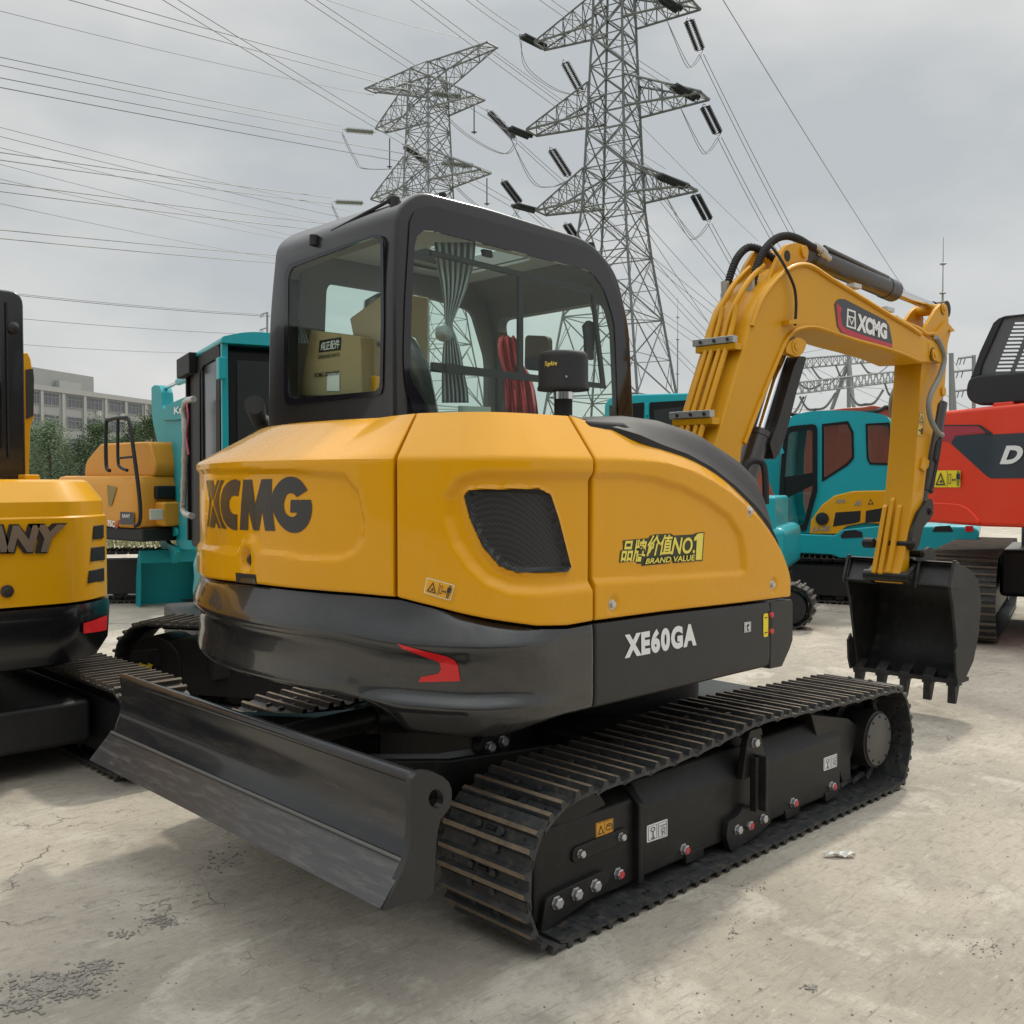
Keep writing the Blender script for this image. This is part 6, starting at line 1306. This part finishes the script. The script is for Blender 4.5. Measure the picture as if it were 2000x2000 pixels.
for (a_, b_), (c_, d_) in zip(cols[:-1], cols[1:]):
    xm = (fx(b_)+fx(c_))/2; MB().box((xm-.35, -.22, 0), (xm+.35, -.001, HR-.91)).build('pilaster', CON2, BU, sm=0)
for px_, k in ((188, 0), (234, 0), (72, 1), (-5, 1)):
    x_ = fx(px_); z_ = zb_w-k*fl; m = MB(); m.box((x_-.45, -.75, z_-.95), (x_+.45, -.26, z_-.28), 0); m.lathe((x_-.08, -.755, z_-.61), (0, -1, 0), [(0, .26), (.02, .26)], 14, 1); m.build('air_conditioner', [mat('white unit', (.55, .55, .53), .6), WFR], BU, sm=0)

# ------------------------------------------------------------------ trees at the back of the yard
def leaf_mat(n, a, b_):
    m = bpy.data.materials.new(n); m.use_nodes = True; t = m.node_tree; p = t.nodes['Principled BSDF']; p.inputs['Roughness'].default_value = .6; p.inputs['Specular IOR Level'].default_value = .25
    q = t.nodes.new('ShaderNodeNewGeometry'); r = t.nodes.new('ShaderNodeValToRGB'); r.color_ramp.elements[0].color = (*a, 1); r.color_ramp.elements[1].color = (*b_, 1)
    t.links.new(q.outputs['Random Per Island'], r.inputs[0]); t.links.new(r.outputs[0], p.inputs['Base Color']); return m
LEAF = leaf_mat('leaves', (.045, .088, .038), (.115, .165, .075)); BARK = mat('bark', (.09, .07, .05), .9, var=.3, scale=8)
def tree_meshes(seed, H=5.2, Wd=2.0, n=9500):
    rn = random.Random(seed); m = MB(); m.tube([(0, 0, 0), (.05, .02, H*.3), (.02, .05, H*.62), (0, 0, H*.92)], [.13, .10, .06, .015], 8)
    for k in range(12):
        z = H*(.18+.06*k); a = k*2.4; r_ = Wd*.42*(1-.5*k/12); m.tube([(0, 0, z), (math.cos(a)*r_*.6, math.sin(a)*r_*.6, z+.35), (math.cos(a)*r_, math.sin(a)*r_, z+.6)], [.04, .025, .008], 5)
    tk = m; lf = MB(); cl = []
    for _ in range(85):
        u = rn.random(); z = H*(.12+.86*u); rr_ = Wd*.56*(math.sin(math.pi*min(1, .20+.80*u)**.9)**.7)*(.45+.6*rn.random()); a = rn.random()*6.283; cl.append((rr_*math.cos(a), rr_*math.sin(a), z, .16+.26*rn.random()))
    for _ in range(n):
        cx, cy, cz, cr = cl[int(rn.random()*len(cl))]; p = Vector((cx+rn.gauss(0, cr), cy+rn.gauss(0, cr), cz+rn.gauss(0, cr*.8)))
        u = Vector((rn.gauss(0, 1), rn.gauss(0, 1), rn.gauss(0, .6))).normalized(); w = u.orthogonal().normalized(); s = .036+.036*rn.random()
        lf.add([p-u*s, p+w*s*.6, p+u*s, p-w*s*.6], [(0, 1, 2, 3)])
    return tk, lf
def tree(seed):
    tk, lf = tree_meshes(seed); t = thing('tree', '', 'tree'); tk.build('trunk', BARK, t); lf.build('crown', LEAF, t, sm=0, fix=False); return t
tv = [tree(3), tree(11), tree(29)]
spots = [(98, 56, 1.02, 0, 'bushy green tree left of the office front, tallest and broadest in the row'), (72, 60, .95, 1, 'green tree right beside the yellow boom at the left edge'), (160, 62, .82, 2, 'small green tree in the gap between two taller trees, third from the left edge'),
         (192, 58, 1.0, 1, 'round green tree behind the orange machine and left of its black handrail'), (228, 64, .92, 0, 'green tree seen through the loop of the black handrail'), (262, 60, 1.0, 2, 'green tree above the orange engine hood, left of the teal arm'),
         (300, 57, 1.06, 1, 'green tree rising directly behind the teal arm'), (128, 66, .80, 2, 'low green tree behind the two leftmost tall trees'), (30, 58, 1.0, 2, 'green tree mostly hidden by the yellow machine at the left edge')]
for i, (px_, D_, s_, v_, lab) in enumerate(spots):
    t0 = tv[v_]; t = t0 if not t0.get('label') else t0.copy()
    if t is not t0:
        COL.objects.link(t)
        for c_ in t0.children: k = c_.copy(); COL.objects.link(k); k.parent = t
    t.location = at(D_, px_); t.scale = (s_*1.05, s_*1.05, s_*.92); t.rotation_euler = (0, 0, i*1.7); tag(t, lab, 'tree', 'trees in front of the office block')
# grass and low weeds behind the far machine
gm_ = MB(); rn = random.Random(5)
c_ = at(24, 262)
for _ in range(5200):
    x, y = rn.uniform(-5, 5), rn.uniform(-3.5, 3.5); p = c_+R2*x+D2*y; p.z = 0; h = rn.uniform(.05, .22); a = rn.random()*6.28; w_ = .02; q = Vector((math.cos(a), math.sin(a), 0))*w_; tp_ = p+Vector((rn.gauss(0, .05), rn.gauss(0, .05), h))
    gm_.add([p-q, p+q, tp_], [(0, 1, 2)])
tag(gm_.build('grass', leaf_mat('dry grass', (.11, .12, .045), (.30, .29, .15)), sm=0, fix=False), 'strip of pale dry grass behind the orange machine', 'grass', kind='stuff')

# ------------------------------------------------------------------ lattice pylons
def bar4(m, a, b_, w, mi=0):
    a, b_ = Vector(a), Vector(b_); u, v = frame_of(b_-a); u, v = u*w, v*w
    m.add([a+u, a+v, a-u, a-v, b_+u, b_+v, b_-u, b_-v], [(0, 1, 5, 4), (1, 2, 6, 5), (2, 3, 7, 6), (3, 0, 4, 7)], mi)
def pylon(nm, label, c, yaw, prof, arms, leg=.1, brc=.05, mt=GRT, arm_tip=.8):
    P = thing(nm, label, 'pylon', c, yaw)
    zs = [p[0] for p in prof]; wf = lambda z: float(np.interp(z, zs, [p[1] for p in prof]))
    cor = lambda z: [Vector((sx_*wf(z)/2, sy_*wf(z)/2, z)) for sx_, sy_ in ((1, 1), (-1, 1), (-1, -1), (1, -1))]
    lev = [0.]
    while lev[-1] < zs[-1]-.5: lev.append(min(zs[-1], lev[-1]+max(1.35, wf(lev[-1])*.82)))
    m = MB()
    for a, b_ in zip(lev[:-1], lev[1:]):
        A_, B_ = cor(a), cor(b_)
        for i in range(4):
            j = (i+1) % 4; bar4(m, A_[i], B_[i], leg); bar4(m, A_[i], B_[j], brc*1.15); bar4(m, A_[j], B_[i], brc*1.15); bar4(m, B_[i], B_[j], brc)
            X_ = (A_[i]+B_[j]+A_[j]+B_[i])/4
            if wf(a) > 3.0:
                for s, e in ((A_[i], B_[i]), (A_[j], B_[j])): bar4(m, (s+e)/2, X_, brc*.6); bar4(m, (s+e)/2, (s*3+X_)/4, brc*.55); bar4(m, (s+e)/2, (e*3+X_)/4, brc*.55)
        bar4(m, B_[0], B_[2], brc*.7); bar4(m, B_[1], B_[3], brc*.7)
    m.build('tower_body', mt, P, sm=0)
    for z, hl, dz, up in arms:                           # height of the tips, half length, depth of the arm at the body, tip above (+) or level
        for sg in (-1, 1):
            m = MB(); w0 = wf(z)/2; n = 6; tipw = arm_tip
            Lw = lambda t, s: Vector((sg*(w0+(hl-w0)*t), s*(w0+(tipw-w0)*t), z)); Up = lambda t, s: Vector((sg*(w0+(hl-w0)*t), s*(w0+(tipw-w0)*t), z+dz*(1-t)+.08))
            for s in (-1, 1):
                bar4(m, Lw(0, s), Lw(1, s), leg*.95); bar4(m, Up(0, s), Up(1, s), leg*.8)
            bar4(m, Lw(1, -1), Lw(1, 1), leg)
            for k in range(n):
                a, b_ = k/n, (k+1)/n
                for s in (-1, 1):
                    bar4(m, Lw(a, s), Up(a, s), brc*.8)
                    if k % 2: bar4(m, Lw(a, s), Up(b_, s), brc*.8)
                    else: bar4(m, Up(a, s), Lw(b_, s), brc*.8)
                for F_ in (Lw, Up): bar4(m, F_(a, -1), F_(a, 1), brc*.7); bar4(m, F_(a, -1 if k % 2 else 1), F_(b_, 1 if k % 2 else -1), brc*.8)
            m.build('cross_arm', mt, P, sm=0)
    return P
rp_ = heading(.85, -.525)
c1p = at(75, 1197)
PY1 = pylon('pylon', 'nearer lattice pylon behind the cab, cut off by the top of the frame', c1p, rp_,
            [(0, 9.3), (10.5, 6.5), (14.9, 5.2), (20, 3.75), (22.4, 3.4), (35, 2.4), (44, 1.9)], [(22.3, 6.25, 2.2, 0), (28.6, 7.1, 2.2, 0), (35.1, 6.4, 2.1, 0), (41.6, 5.6, 1.6, 0)], .105, .052)
c2p = at(105, 838); r2_ = heading(.765, -.645)
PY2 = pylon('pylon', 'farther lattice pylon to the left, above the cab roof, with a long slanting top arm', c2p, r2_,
            [(0, 11), (12, 7.4), (20, 5.2), (28, 3.9), (32.3, 3.6), (39.5, 3.1), (44.3, 2.6)], [(32.1, 8.0, 3.0, 0), (39.5, 7.2, 3.2, 0), (44.2, 8.9, -2.3, 0)], .115, .058, mat('galvanised steel hazed', (.15, .168, .164), .6))  # paler copy of the steel, haze put into the farther pylon's colour
# insulator strings
def istring(a, b_, nm_lab, grp, mt, r_=.15, sep=.24, D_=0):
    a, b_ = Vector(a), Vector(b_); ax = (b_-a); ln = ax.length; ax.normalize(); u, v = frame_of(ax); side = (Vector((0, 0, 1)).cross(ax)).normalized() if abs(ax.z) < .95 else u
    m = MB(); n = max(8, int(ln*.8/.14))
    for s in (-1, 1):
        prof = []
        for i in range(n):
            d = ln*.1+ln*.8*i/n; e = ln*.8/n; prof += [(d, r_*.35), (d+e*.15, r_), (d+e*.4, r_*.9), (d+e*.5, r_*.35)]
        m.lathe(a+side*sep*s, ax, prof, 10, 0)
    for d in (ln*.09, ln*.91): bar4(m, a+ax*d-side*(sep+.05), a+ax*d+side*(sep+.05), .04)
    for s in (-1, 1): bar4(m, a, a+ax*ln*.09+side*sep*s, .025); bar4(m, b_, a+ax*ln*.91+side*sep*s, .025)
    m.v = [tuple(Vector(p)-a) for p in m.v]
    return tag(m.build('insulator_string', mt, None, sm=50, loc=a), nm_lab, 'insulator', grp)
G1, G2 = 'insulator strings on the nearer pylon', 'insulator strings on the farther pylon'
for (x0, y0, D0), (x1, y1, D1), lab in (
    ((1068, 94, 79), (1014, 67, 77.2), 'black twin insulator string pointing up left from the topmost left arm of the nearer pylon'),
    ((1040, 269, 79), (988, 248, 77.2), 'black twin insulator string pointing left from the middle left arm of the nearer pylon'),
    ((1052, 413, 79), (998, 399, 77.2), 'black twin insulator string pointing left from the lowest left arm of the nearer pylon'),
    ((1100, 116, 78), (1138, 186, 79.8), 'black twin insulator string hanging down right from the topmost left arm of the nearer pylon'),
    ((1074, 287, 78), (1114, 349, 79.8), 'black twin insulator string hanging down right from the middle left arm of the nearer pylon'),
    ((1104, 434, 78), (1136, 482, 79.8), 'black twin insulator string hanging just above the cab roof edge'),
    ((1343, 34, 71), (1370, 104, 72.8), 'black twin insulator string hanging from the topmost right arm of the nearer pylon'),
    ((1374, 203, 71), (1405, 266, 72.8), 'black twin insulator string hanging from the middle right arm of the nearer pylon'),
    ((1355, 376, 71), (1386, 434, 72.8), 'black twin insulator string hanging from the lowest right arm of the nearer pylon'),
    ((1330, 22, 71), (1284, -8, 69.2), 'black twin insulator string cut by the top of the frame on the nearer pylon'),
    ((1366, 195, 71), (1308, 164, 69.2), 'black twin insulator string lying along the top of the middle right arm'),
    ((1344, 367, 71), (1278, 340, 69.2), 'black twin insulator string lying along the top of the lowest right arm')):
    istring(dep(D0, x0, y0), dep(D1, x1, y1), lab, G1, INSB, .19, .24)
for (x0, y0, D0), (x1, y1, D1), lab in (
    ((735, 259, 109), (668, 253, 108), 'pale green insulator string left of the middle left arm of the farther pylon'),
    ((714, 397, 109), (648, 394, 108), 'pale green insulator string left of the lowest arm, near the cab roof antenna'),
    ((905, 190, 103), (836, 182, 102), 'pale green insulator string across the body at the middle arm of the farther pylon'),
    ((930, 325, 103), (856, 318, 102), 'pale green insulator string across the body at the lowest arm of the farther pylon'),
    ((950, 213, 101), (1010, 276, 103), 'long dark insulator string running down right from the middle right arm of the farther pylon'),
    ((980, 350, 101), (1018, 400, 103), 'long dark insulator string running down right from the lowest right arm of the farther pylon'),
    ((786, 282, 109), (838, 322, 111), 'dark insulator string crossing the body of the farther pylon below its middle left arm')):
    istring(dep(D0, x0, y0), dep(D1, x1, y1), lab, G2, INSG if 'pale' in lab else INSB, .24, .28)
for px_, y0, y1, lab in ((860, 208, 262, 'thin hanging rod insulator under the middle right arm of the farther pylon'), (885, 348, 402, 'thin hanging rod insulator under the lowest right arm of the farther pylon'), (761, 270, 330, 'thin hanging rod insulator under the middle left arm of the farther pylon')):
    D_ = 102 if px_ > 800 else 108
    a, b_ = dep(D_, px_+66 if px_ > 800 else px_, y0), dep(D_, px_+66 if px_ > 800 else px_, y1); m = MB(); m.cyl((0, 0, 0), b_-a, .06, 8); m.lathe((b_-a)*.93, (0, 0, 1), [(-.08, .05), (0, .32), (.08, .05)], 10); tag(m.build('insulator_rod', INSB, None, loc=a), lab, 'insulator', G2)
# ------------------------------------------------------------------ power lines
def wire(a, b_, r_, sag, lab, n=24, grp='power lines crossing the sky', nm='power_line'):
    a, b_ = Vector(a), Vector(b_); P = [a+(b_-a)*t+Vector((0, 0, -4*sag*t*(1-t))) for t in [i/n for i in range(n+1)]]
    m = MB(); m.tube([p-a for p in P], r_, 4); return tag(m.build(nm, WIRE, None, sm=60, loc=a), lab, 'cable', grp)
def wpx(x0, y0, D0, x1, y1, D1, lab, r_=.028, sag=.0, **k):
    a, b_ = dep(D0, x0, y0), dep(D1, x1, y1); v = b_-a; e0 = e1 = 0
    if x0 < 0 or y0 < 0: e0 = .6                         # carries on out of the frame
    if y1 > 500 and x1 > 1100 and v.z < 0: e1 = min(.5, (b_.z-4)/-v.z)
    a, b_ = a-v*e0, b_+v*max(0, e1)
    return wire(a, b_, r_*(D0+D1)/150, sag*(1+e0+e1)**2, lab, n=int(24*(1+e0+e1)), **k)
def ext(x0, y0, x1, y1, x): return y0+(y1-y0)*(x-x0)/(x1-x0)
pairs = [
    ((-40, 95), (-40, 111), (668, 246), (668, 258), 60, 108, 'wire of the pair running left from the pale insulator on the middle left arm'),
    ((-40, 284), (-40, 299), (648, 386), (648, 398), 62, 108, 'wire of the pair running left from the pale insulator beside the roof antenna'),
    ((-40, 136), (-40, 155), (856, 312), (856, 328), 60, 102, 'wire of the pair running left to the pale insulator across the lowest arm'),
    ((20, -40), (95, -40), (836, 186), (836, 173), 60, 102, 'wire pair from the top left corner to the pale insulator on the middle arm'),
    ((-40, 344), (-40, 361), (720, 446), (720, 460), 62, 112, 'wire of the pair passing behind the upper left of the cab roof'),
    ((-40, 437), (-40, 454), (620, 505), (620, 520), 62, 115, 'wire of the lowest dark pair meeting the left cab pillar'),
    ((270, -40), (300, -40), (998, 404), (998, 392), 45, 77.2, 'steep wire pair ending at the lowest left arm of the nearer pylon'),
    ((552, -40), (575, -40), (988, 254), (988, 240), 45, 77.2, 'steep pair wire ending at the middle left arm of the nearer pylon'),
    ((762, -40), (782, -40), (1278, 346), (1278, 333), 50, 69.2, 'wire of the steep pair passing the tip of the long top arm'),
    ((870, -40), (890, -40), (1014, 72), (1014, 58), 60, 77.2, 'short steep pair wire ending at the topmost left arm of the nearer pylon'),
    ((1010, -40), (1034, -40), (1308, 170), (1308, 157), 55, 69.2, 'wire of the steep pair behind the body of the nearer pylon'),
    ((1366, 106), (1374, 106), (1585, 520), (1592, 512), 72.8, 92, 'wire of the right pair running down from the topmost right arm'),
    ((1401, 268), (1409, 268), (1560, 545), (1568, 540), 72.8, 88, 'wire of the right pair running down from the middle right arm'),
    ((1382, 436), (1390, 436), (1520, 650), (1530, 645), 72.8, 86, 'wire of the right pair running down from the lowest right arm'),
    ((1136, 190), (1142, 188), (1480, 615), (1490, 610), 79.8, 100, 'wire of the pair behind the tower body from the topmost left arm'),
    ((1112, 352), (1118, 350), (1420, 690), (1430, 685), 79.8, 98, 'wire of the pair behind the tower body from the middle left arm'),
    ((1134, 484), (1140, 482), (1400, 760), (1410, 755), 79.8, 98, 'wire of the pair behind the cab from the lowest left arm'),
    ((1008, 278), (1014, 276), (1390, 600), (1398, 590), 103, 125, 'wire of the pair leaving the long dark insulator of the farther pylon'),
    ((1016, 402), (1022, 400), (1330, 640), (1340, 632), 103, 125, 'wire of the pair leaving the lowest dark insulator of the farther pylon')]
for a, b_, c_, d_, D0, D1, lab in pairs:
    for (p, q) in ((a, c_), (b_, d_)): wpx(*p, D0, *q, D1, lab, .030 if D0 < 70 else .026, sag=.10 if D0 < 70 else .35)
singles = [((-20, -4), 70, (730, 186), 108, 'faint single wire ending at the left tip of the long top arm'), ((640, -20), 70, (952, 82), 100, 'faint single wire arriving at the upper right tip of the long top arm'),
    ((1422, -20), 60, (1800, 600), 120, 'thin single wire slanting alone across the right half of the sky'), ((-30, 555), 120, (530, 615), 150, 'faint low wire reaching the small pole left of the cab'),
    ((-30, 558), 120, (530, 618), 150, 'faint low wire just under the one reaching the small pole'), ((-30, 604), 120, (540, 655), 150, 'faint wire above the teal cab roof at the left'), ((-30, 655), 120, (420, 690), 150, 'lowest faint wire, above the office building'),
    ((-30, 228), 110, (740, 425), 170, 'faint wire drooping from the left edge, uppermost of the faint ones'), ((-30, 246), 110, (740, 440), 170, 'faint drooping wire, second of the faint ones at the left'), ((-30, 268), 110, (700, 448), 170, 'faint drooping wire, third of the faint ones at the left'),
    ((-30, 300), 110, (620, 470), 170, 'faint drooping wire, fourth of the faint ones at the left'), ((-30, 330), 110, (620, 478), 170, 'faint drooping wire, fifth of the faint ones at the left'), ((-30, 378), 110, (560, 508), 170, 'faint drooping wire, lowest of the faint ones at the left'),
    ((960, 96), 100, (1300, 330), 130, 'single wire leaving the tip of the long top arm to the right'), ((1215, 380), 90, (1460, 640), 130, 'thin wire low beside the right leg of the nearer pylon'), ((1240, 414), 90, (1440, 700), 130, 'thin wire lower beside the right leg of the nearer pylon'),
    ((1240, 460), 90, (1420, 660), 130, 'short thin wire left of the hydraulic pipes'), ((1180, 170), 110, (1480, 470), 150, 'faint wire behind the lowest right arm'), ((1840, 765), 90, (1905, 800), 120, 'short thin wire right of the arm above the red machine')]
for p, D0, q, D1, lab in singles: wpx(*p, D0, *q, D1, lab, .020 if 'faint' in lab else .024, sag=.3)
loops = [((1014, 70, 77.2), (1030, 130, 78), (1138, 188, 79.8), 'topmost left arm'), ((988, 252, 77.2), (1040, 350, 78), (1114, 352, 79.8), 'middle left arm'), ((998, 402, 77.2), (1030, 440, 78), (1136, 484, 79.8), 'lowest left arm'),
         ((1284, 0, 69.2), (1340, 118, 71), (1370, 108, 72.8), 'topmost right arm'), ((1308, 168, 69.2), (1370, 288, 71), (1405, 270, 72.8), 'middle right arm'), ((1278, 344, 69.2), (1345, 456, 71), (1386, 438, 72.8), 'lowest right arm')]
for a, b_, c_, nm_ in loops:
    for e in (0, 5):
        A_, B_, C_ = dep(a[2], a[0]+e, a[1]+e), dep(b_[2], b_[0]-e, b_[1]+e*.3), dep(c_[2], c_[0]-e, c_[1]); P = catmull([A_, B_*1.0, (B_+C_)/2+Vector((0, 0, -.55)), C_], 8); m = MB(); m.tube([p-A_ for p in P], .03, 4)
        tag(m.build('jumper_cable', WIRE, None, sm=60, loc=A_), 'slack twin jumper cable looping under the '+nm_+' of the nearer pylon', 'cable', 'jumper cables of the nearer pylon')
for a, b_, c_, nm_ in (((836, 190, 102), (985, 300, 102), (1010, 280, 103), 'middle right arm'), ((856, 325, 102), (990, 430, 102), (1018, 404, 103), 'lowest right arm'), ((668, 258, 108), (720, 330, 109), (838, 326, 111), 'middle left arm'), ((648, 398, 108), (690, 450, 109), (760, 470, 111), 'lowest left arm')):
    for e in (0, 5):
        A_, B_, C_ = dep(a[2], a[0], a[1]+e), dep(b_[2], b_[0]-e, b_[1]), dep(c_[2], c_[0]-e, c_[1]); P = catmull([A_, (A_+B_)/2+Vector((0, 0, -.8)), B_, C_], 8); m = MB(); m.tube([p-A_ for p in P], .035, 4)
        tag(m.build('jumper_cable', WIRE, None, sm=60, loc=A_), 'slack twin jumper cable looping under the '+nm_+' of the farther pylon', 'cable', 'jumper cables of the farther pylon')

# ------------------------------------------------------------------ substation gantries and masts
def truss(m, a, b_, h, w, n, lw=.06, bw=.035):
    a, b_ = Vector(a), Vector(b_); dr = (b_-a); sd_ = Vector((0, 0, 1)).cross(dr).normalized()*w/2
    pt = lambda t, k: a+dr*t+(sd_ if k in (0, 1) else -sd_)+Vector((0, 0, h if k in (1, 2) else 0))
    for k in range(4): bar4(m, pt(0, k), pt(1, k), lw)
    for i in range(n):
        s, e = i/n, (i+1)/n
        for k in range(4): bar4(m, pt(s, k), pt(e, (k+1) % 4), bw); bar4(m, pt(s, k), pt(s, (k+1) % 4), bw*.8)
def gantry(lab, D_, xl, xr, y, yr, posts, ins_):
    P = thing('substation_gantry', lab, 'gantry', at(D_, (xl+xr)/2)); o = Vector(P.location); m = MB()
    a, b_ = dep(D_, xl, y)-o, dep(D_*1.12, xr, yr)-o; truss(m, a, b_, .75, .8, 22); m.build('beam', GRT2, P, sm=0)
    for px_, D2_, top, slant in posts:
        t_ = dep(D2_, px_, top)-o; f_ = at(D2_, px_)-o; m = MB(); m.cyl(f_, t_, .16, 12); m.build('post', GRT2, P)
        for s in slant: m = MB(); g_ = at(D2_+s[1], px_+s[0])-o; m.cyl(g_, dep(D2_, px_, top+14)-o, .15, 12); m.build('brace', GRT2, P)
    return P
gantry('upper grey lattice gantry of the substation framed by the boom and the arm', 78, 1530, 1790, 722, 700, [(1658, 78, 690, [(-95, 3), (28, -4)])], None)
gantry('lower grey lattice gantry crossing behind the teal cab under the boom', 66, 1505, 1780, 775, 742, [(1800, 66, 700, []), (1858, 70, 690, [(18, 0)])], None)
vs_ = [(1558, 748, 1602, 752, 70), (1585, 716, 1618, 742, 70), (1632, 712, 1652, 738, 70), (1680, 706, 1712, 730, 72), (1536, 812, 1570, 775, 62), (1562, 774, 1592, 800, 62), (1592, 800, 1632, 768, 62), (1660, 768, 1690, 790, 64), (1690, 790, 1725, 762, 64), (1728, 748, 1745, 770, 64)]
dsc = ['hanging under the left end of the upper gantry beam', 'sloping under the upper gantry beam beside the boom pin', 'short, left of the gantry post', 'right of the gantry post under the upper beam', 'rising to the left end of the lower gantry beam', 'falling from the left end of the lower beam', 'rising left of the gantry post to the lower beam', 'falling right of the gantry post under the lower beam', 'rising toward the arm under the lower beam', 'short, close to the arm under the lower beam']
for (x0, y0, x1, y1, D_), t_ in zip(vs_, dsc):
    a, b_ = dep(D_, x0, y0), dep(D_, x1, y1); P = catmull([a, (a+b_)/2+Vector((0, 0, -.35)), b_], 26); m = MB(); m.tube([p-a for p in P], [.05 if i % 2 else .095 for i in range(len(P))], 8)
    tag(m.build('insulator_string', mat('grey insulator', (.16, .17, .17), .4), None, sm=0, loc=a), 'grey substation insulator string, '+t_, 'insulator', 'insulator strings of the substation')
for (x0, y0, x1, y1, D_, t_) in ((1540, 835, 1575, 772, 62, 'left'), (1608, 752, 1650, 715, 70, 'middle'), (1700, 730, 1745, 700, 72, 'right'), (1500, 752, 1540, 778, 66, 'far left')):
    a, b_ = dep(D_, x0, y0), dep(D_, x1, y1); wire(a, b_, .035, .35, 'grey drop cable under the substation gantry, '+t_+' one in the gap of the boom', grp='substation drop cables', nm='drop_cable')
for i, (x0, y0, x1, y1) in enumerate(((1500, 700, 1760, 640), (1500, 735, 1800, 760), (1495, 790, 1790, 812), (1500, 760, 1790, 735), (1540, 690, 1800, 800))):
    wpx(x0, y0, 80, x1, y1, 95, 'thin substation wire seen through the gap between boom and arm', .018, .3, grp='thin wires in the gap between boom and arm')
def mast(px_, D_, top, lab, r_=.12, rings=True):
    b_ = at(D_, px_); t_ = dep(D_, px_, top).z; m = MB(); prof = [(0, r_), (t_*.45, r_*.85), (t_*.46, r_*.6), (t_*.78, r_*.5), (t_*.79, r_*.3), (t_, r_*.12)]; m.lathe((0, 0, 0), (0, 0, 1), prof, 8)
    if rings:
        for k in (.46, .62, .79, .9): m.lathe((0, 0, t_*k), (0, 0, 1), [(-.1, r_*.5), (0, r_*1.7), (.1, r_*.5)], 8)
    return tag(m.build('lightning_mast', GRT2, None, loc=b_), lab, 'mast')
mast(1836, 70, 467, 'tall thin lightning mast rising from behind the tip of the arm', .15)
mast(1322, 85, 582, 'thin lightning mast between the pylon leg and the hydraulic pipes', .10)
mast(1370, 70, 693, 'short grey mast with slanted braces left of the boom foot', .16)
for px_, D_, ty, arms_, lab in ((1902, 80, 694, ((1872, 700), (1864, 726), (1866, 764)), 'small pole with bracket arms left of the black engine guard'), (522, 150, 610, ((510, 614), (508, 644)), 'small pole with two bracket arms left of the cab')):
    b_ = at(D_, px_); t_ = dep(D_, px_, ty)-b_; P = thing('utility_pole', lab, 'pole', b_); m = MB(); m.cyl((0, 0, 0), t_, .16, 8); m.build('post', GRT2, P); 
    for ax_, ay in arms_:
        m = MB(); e = dep(D_, ax_, ay)-b_; s = dep(D_, px_, ay-4)-b_; bar4(m, s, e, .09)
        for k in (.55, .8, 1): q = s+(e-s)*k; bar4(m, q, q+Vector((0, 0, -.55))+R2*-.15, .05)
        m.build('bracket_arm', GRT2, P, sm=0)

# ------------------------------------------------------------------ litter on the concrete
q = [on(2, .0, *p) for p in ((1617, 1670), (1638, 1672), (1665, 1682), (1640, 1680), (1625, 1678))]
a = on(2, 0, 1640, 1674); m = MB(); rows = []
for i in range(9):
    t = i/8; r_ = []
    for j in range(4): r_.append(tuple(R2*((t-.5)*.115)+D2*((j/3-.5)*.036*(1-.6*abs(t-.6)))+Vector((0, 0, .004+.016*abs(math.sin(t*5+j*1.3))))))
    rows.append(r_)
m.grid(rows); o = m.build('paper_scrap', mat('crumpled paper', (.6, .59, .56), .8), None, sm=0, loc=a); o.modifiers.new('t', 'SOLIDIFY').thickness = .0015
tag(o, 'crumpled white paper scrap on the concrete right of the track', 'litter')
rn = random.Random(9); m = MB()
def chip(p, s):
    k = rn.randint(5, 7); a0 = rn.random()*6; P = [(p.x+s*(.6+.6*rn.random())*math.cos(a0+6.283*i/k), p.y+s*(.6+.6*rn.random())*math.sin(a0+6.283*i/k)) for i in range(k)]; h = s*rn.uniform(.12, .35); tl_ = rn.uniform(-.15, .15)
    m.add([(x, y, .001) for x, y in P]+[(x*.96+p.x*.04, y*.96+p.y*.04, h*(1+tl_*i)+.002) for i, (x, y) in enumerate(P)], [tuple(range(k, 2*k))]+[(i, (i+1) % k, k+(i+1) % k, k+i) for i in range(k)])
for cx, cy, rx, ry, n, s0, s1 in ((115, 1925, 85, 26, 460, .003, .013), (185, 1890, 45, 14, 120, .003, .010), (40, 1965, 40, 18, 120, .004, .014), (320, 1800, 40, 14, 110, .002, .007), (240, 1825, 25, 8, 40, .003, .008), (430, 1690, 40, 14, 24, .003, .008), (440, 1665, 60, 20, 14, .003, .009), (1930, 1850, 50, 16, 40, .002, .005), (1580, 1930, 14, 6, 24, .003, .008), (1470, 1735, 40, 20, 20, .002, .006), (1430, 1820, 8, 16, 16, .002, .006)):
    for _ in range(n):
        px_, py_ = rn.gauss(cx, rx*.5), rn.gauss(cy, ry*.5); chip(on(2, 0, px_, py_), rn.uniform(s0, s1)*rn.uniform(.5, 1))
for _ in range(260): chip(on(2, 0, rn.uniform(-50, 2050), rn.uniform(1500, 2040)), rn.uniform(.001, .0045))
tag(m.build('concrete_chips', mat('loose concrete chips', (.22, .205, .18), .9, var=.3, scale=20), sm=0, fix=False), 'loose grey concrete chips lying on the broken yard surface', 'rubble', kind='stuff')
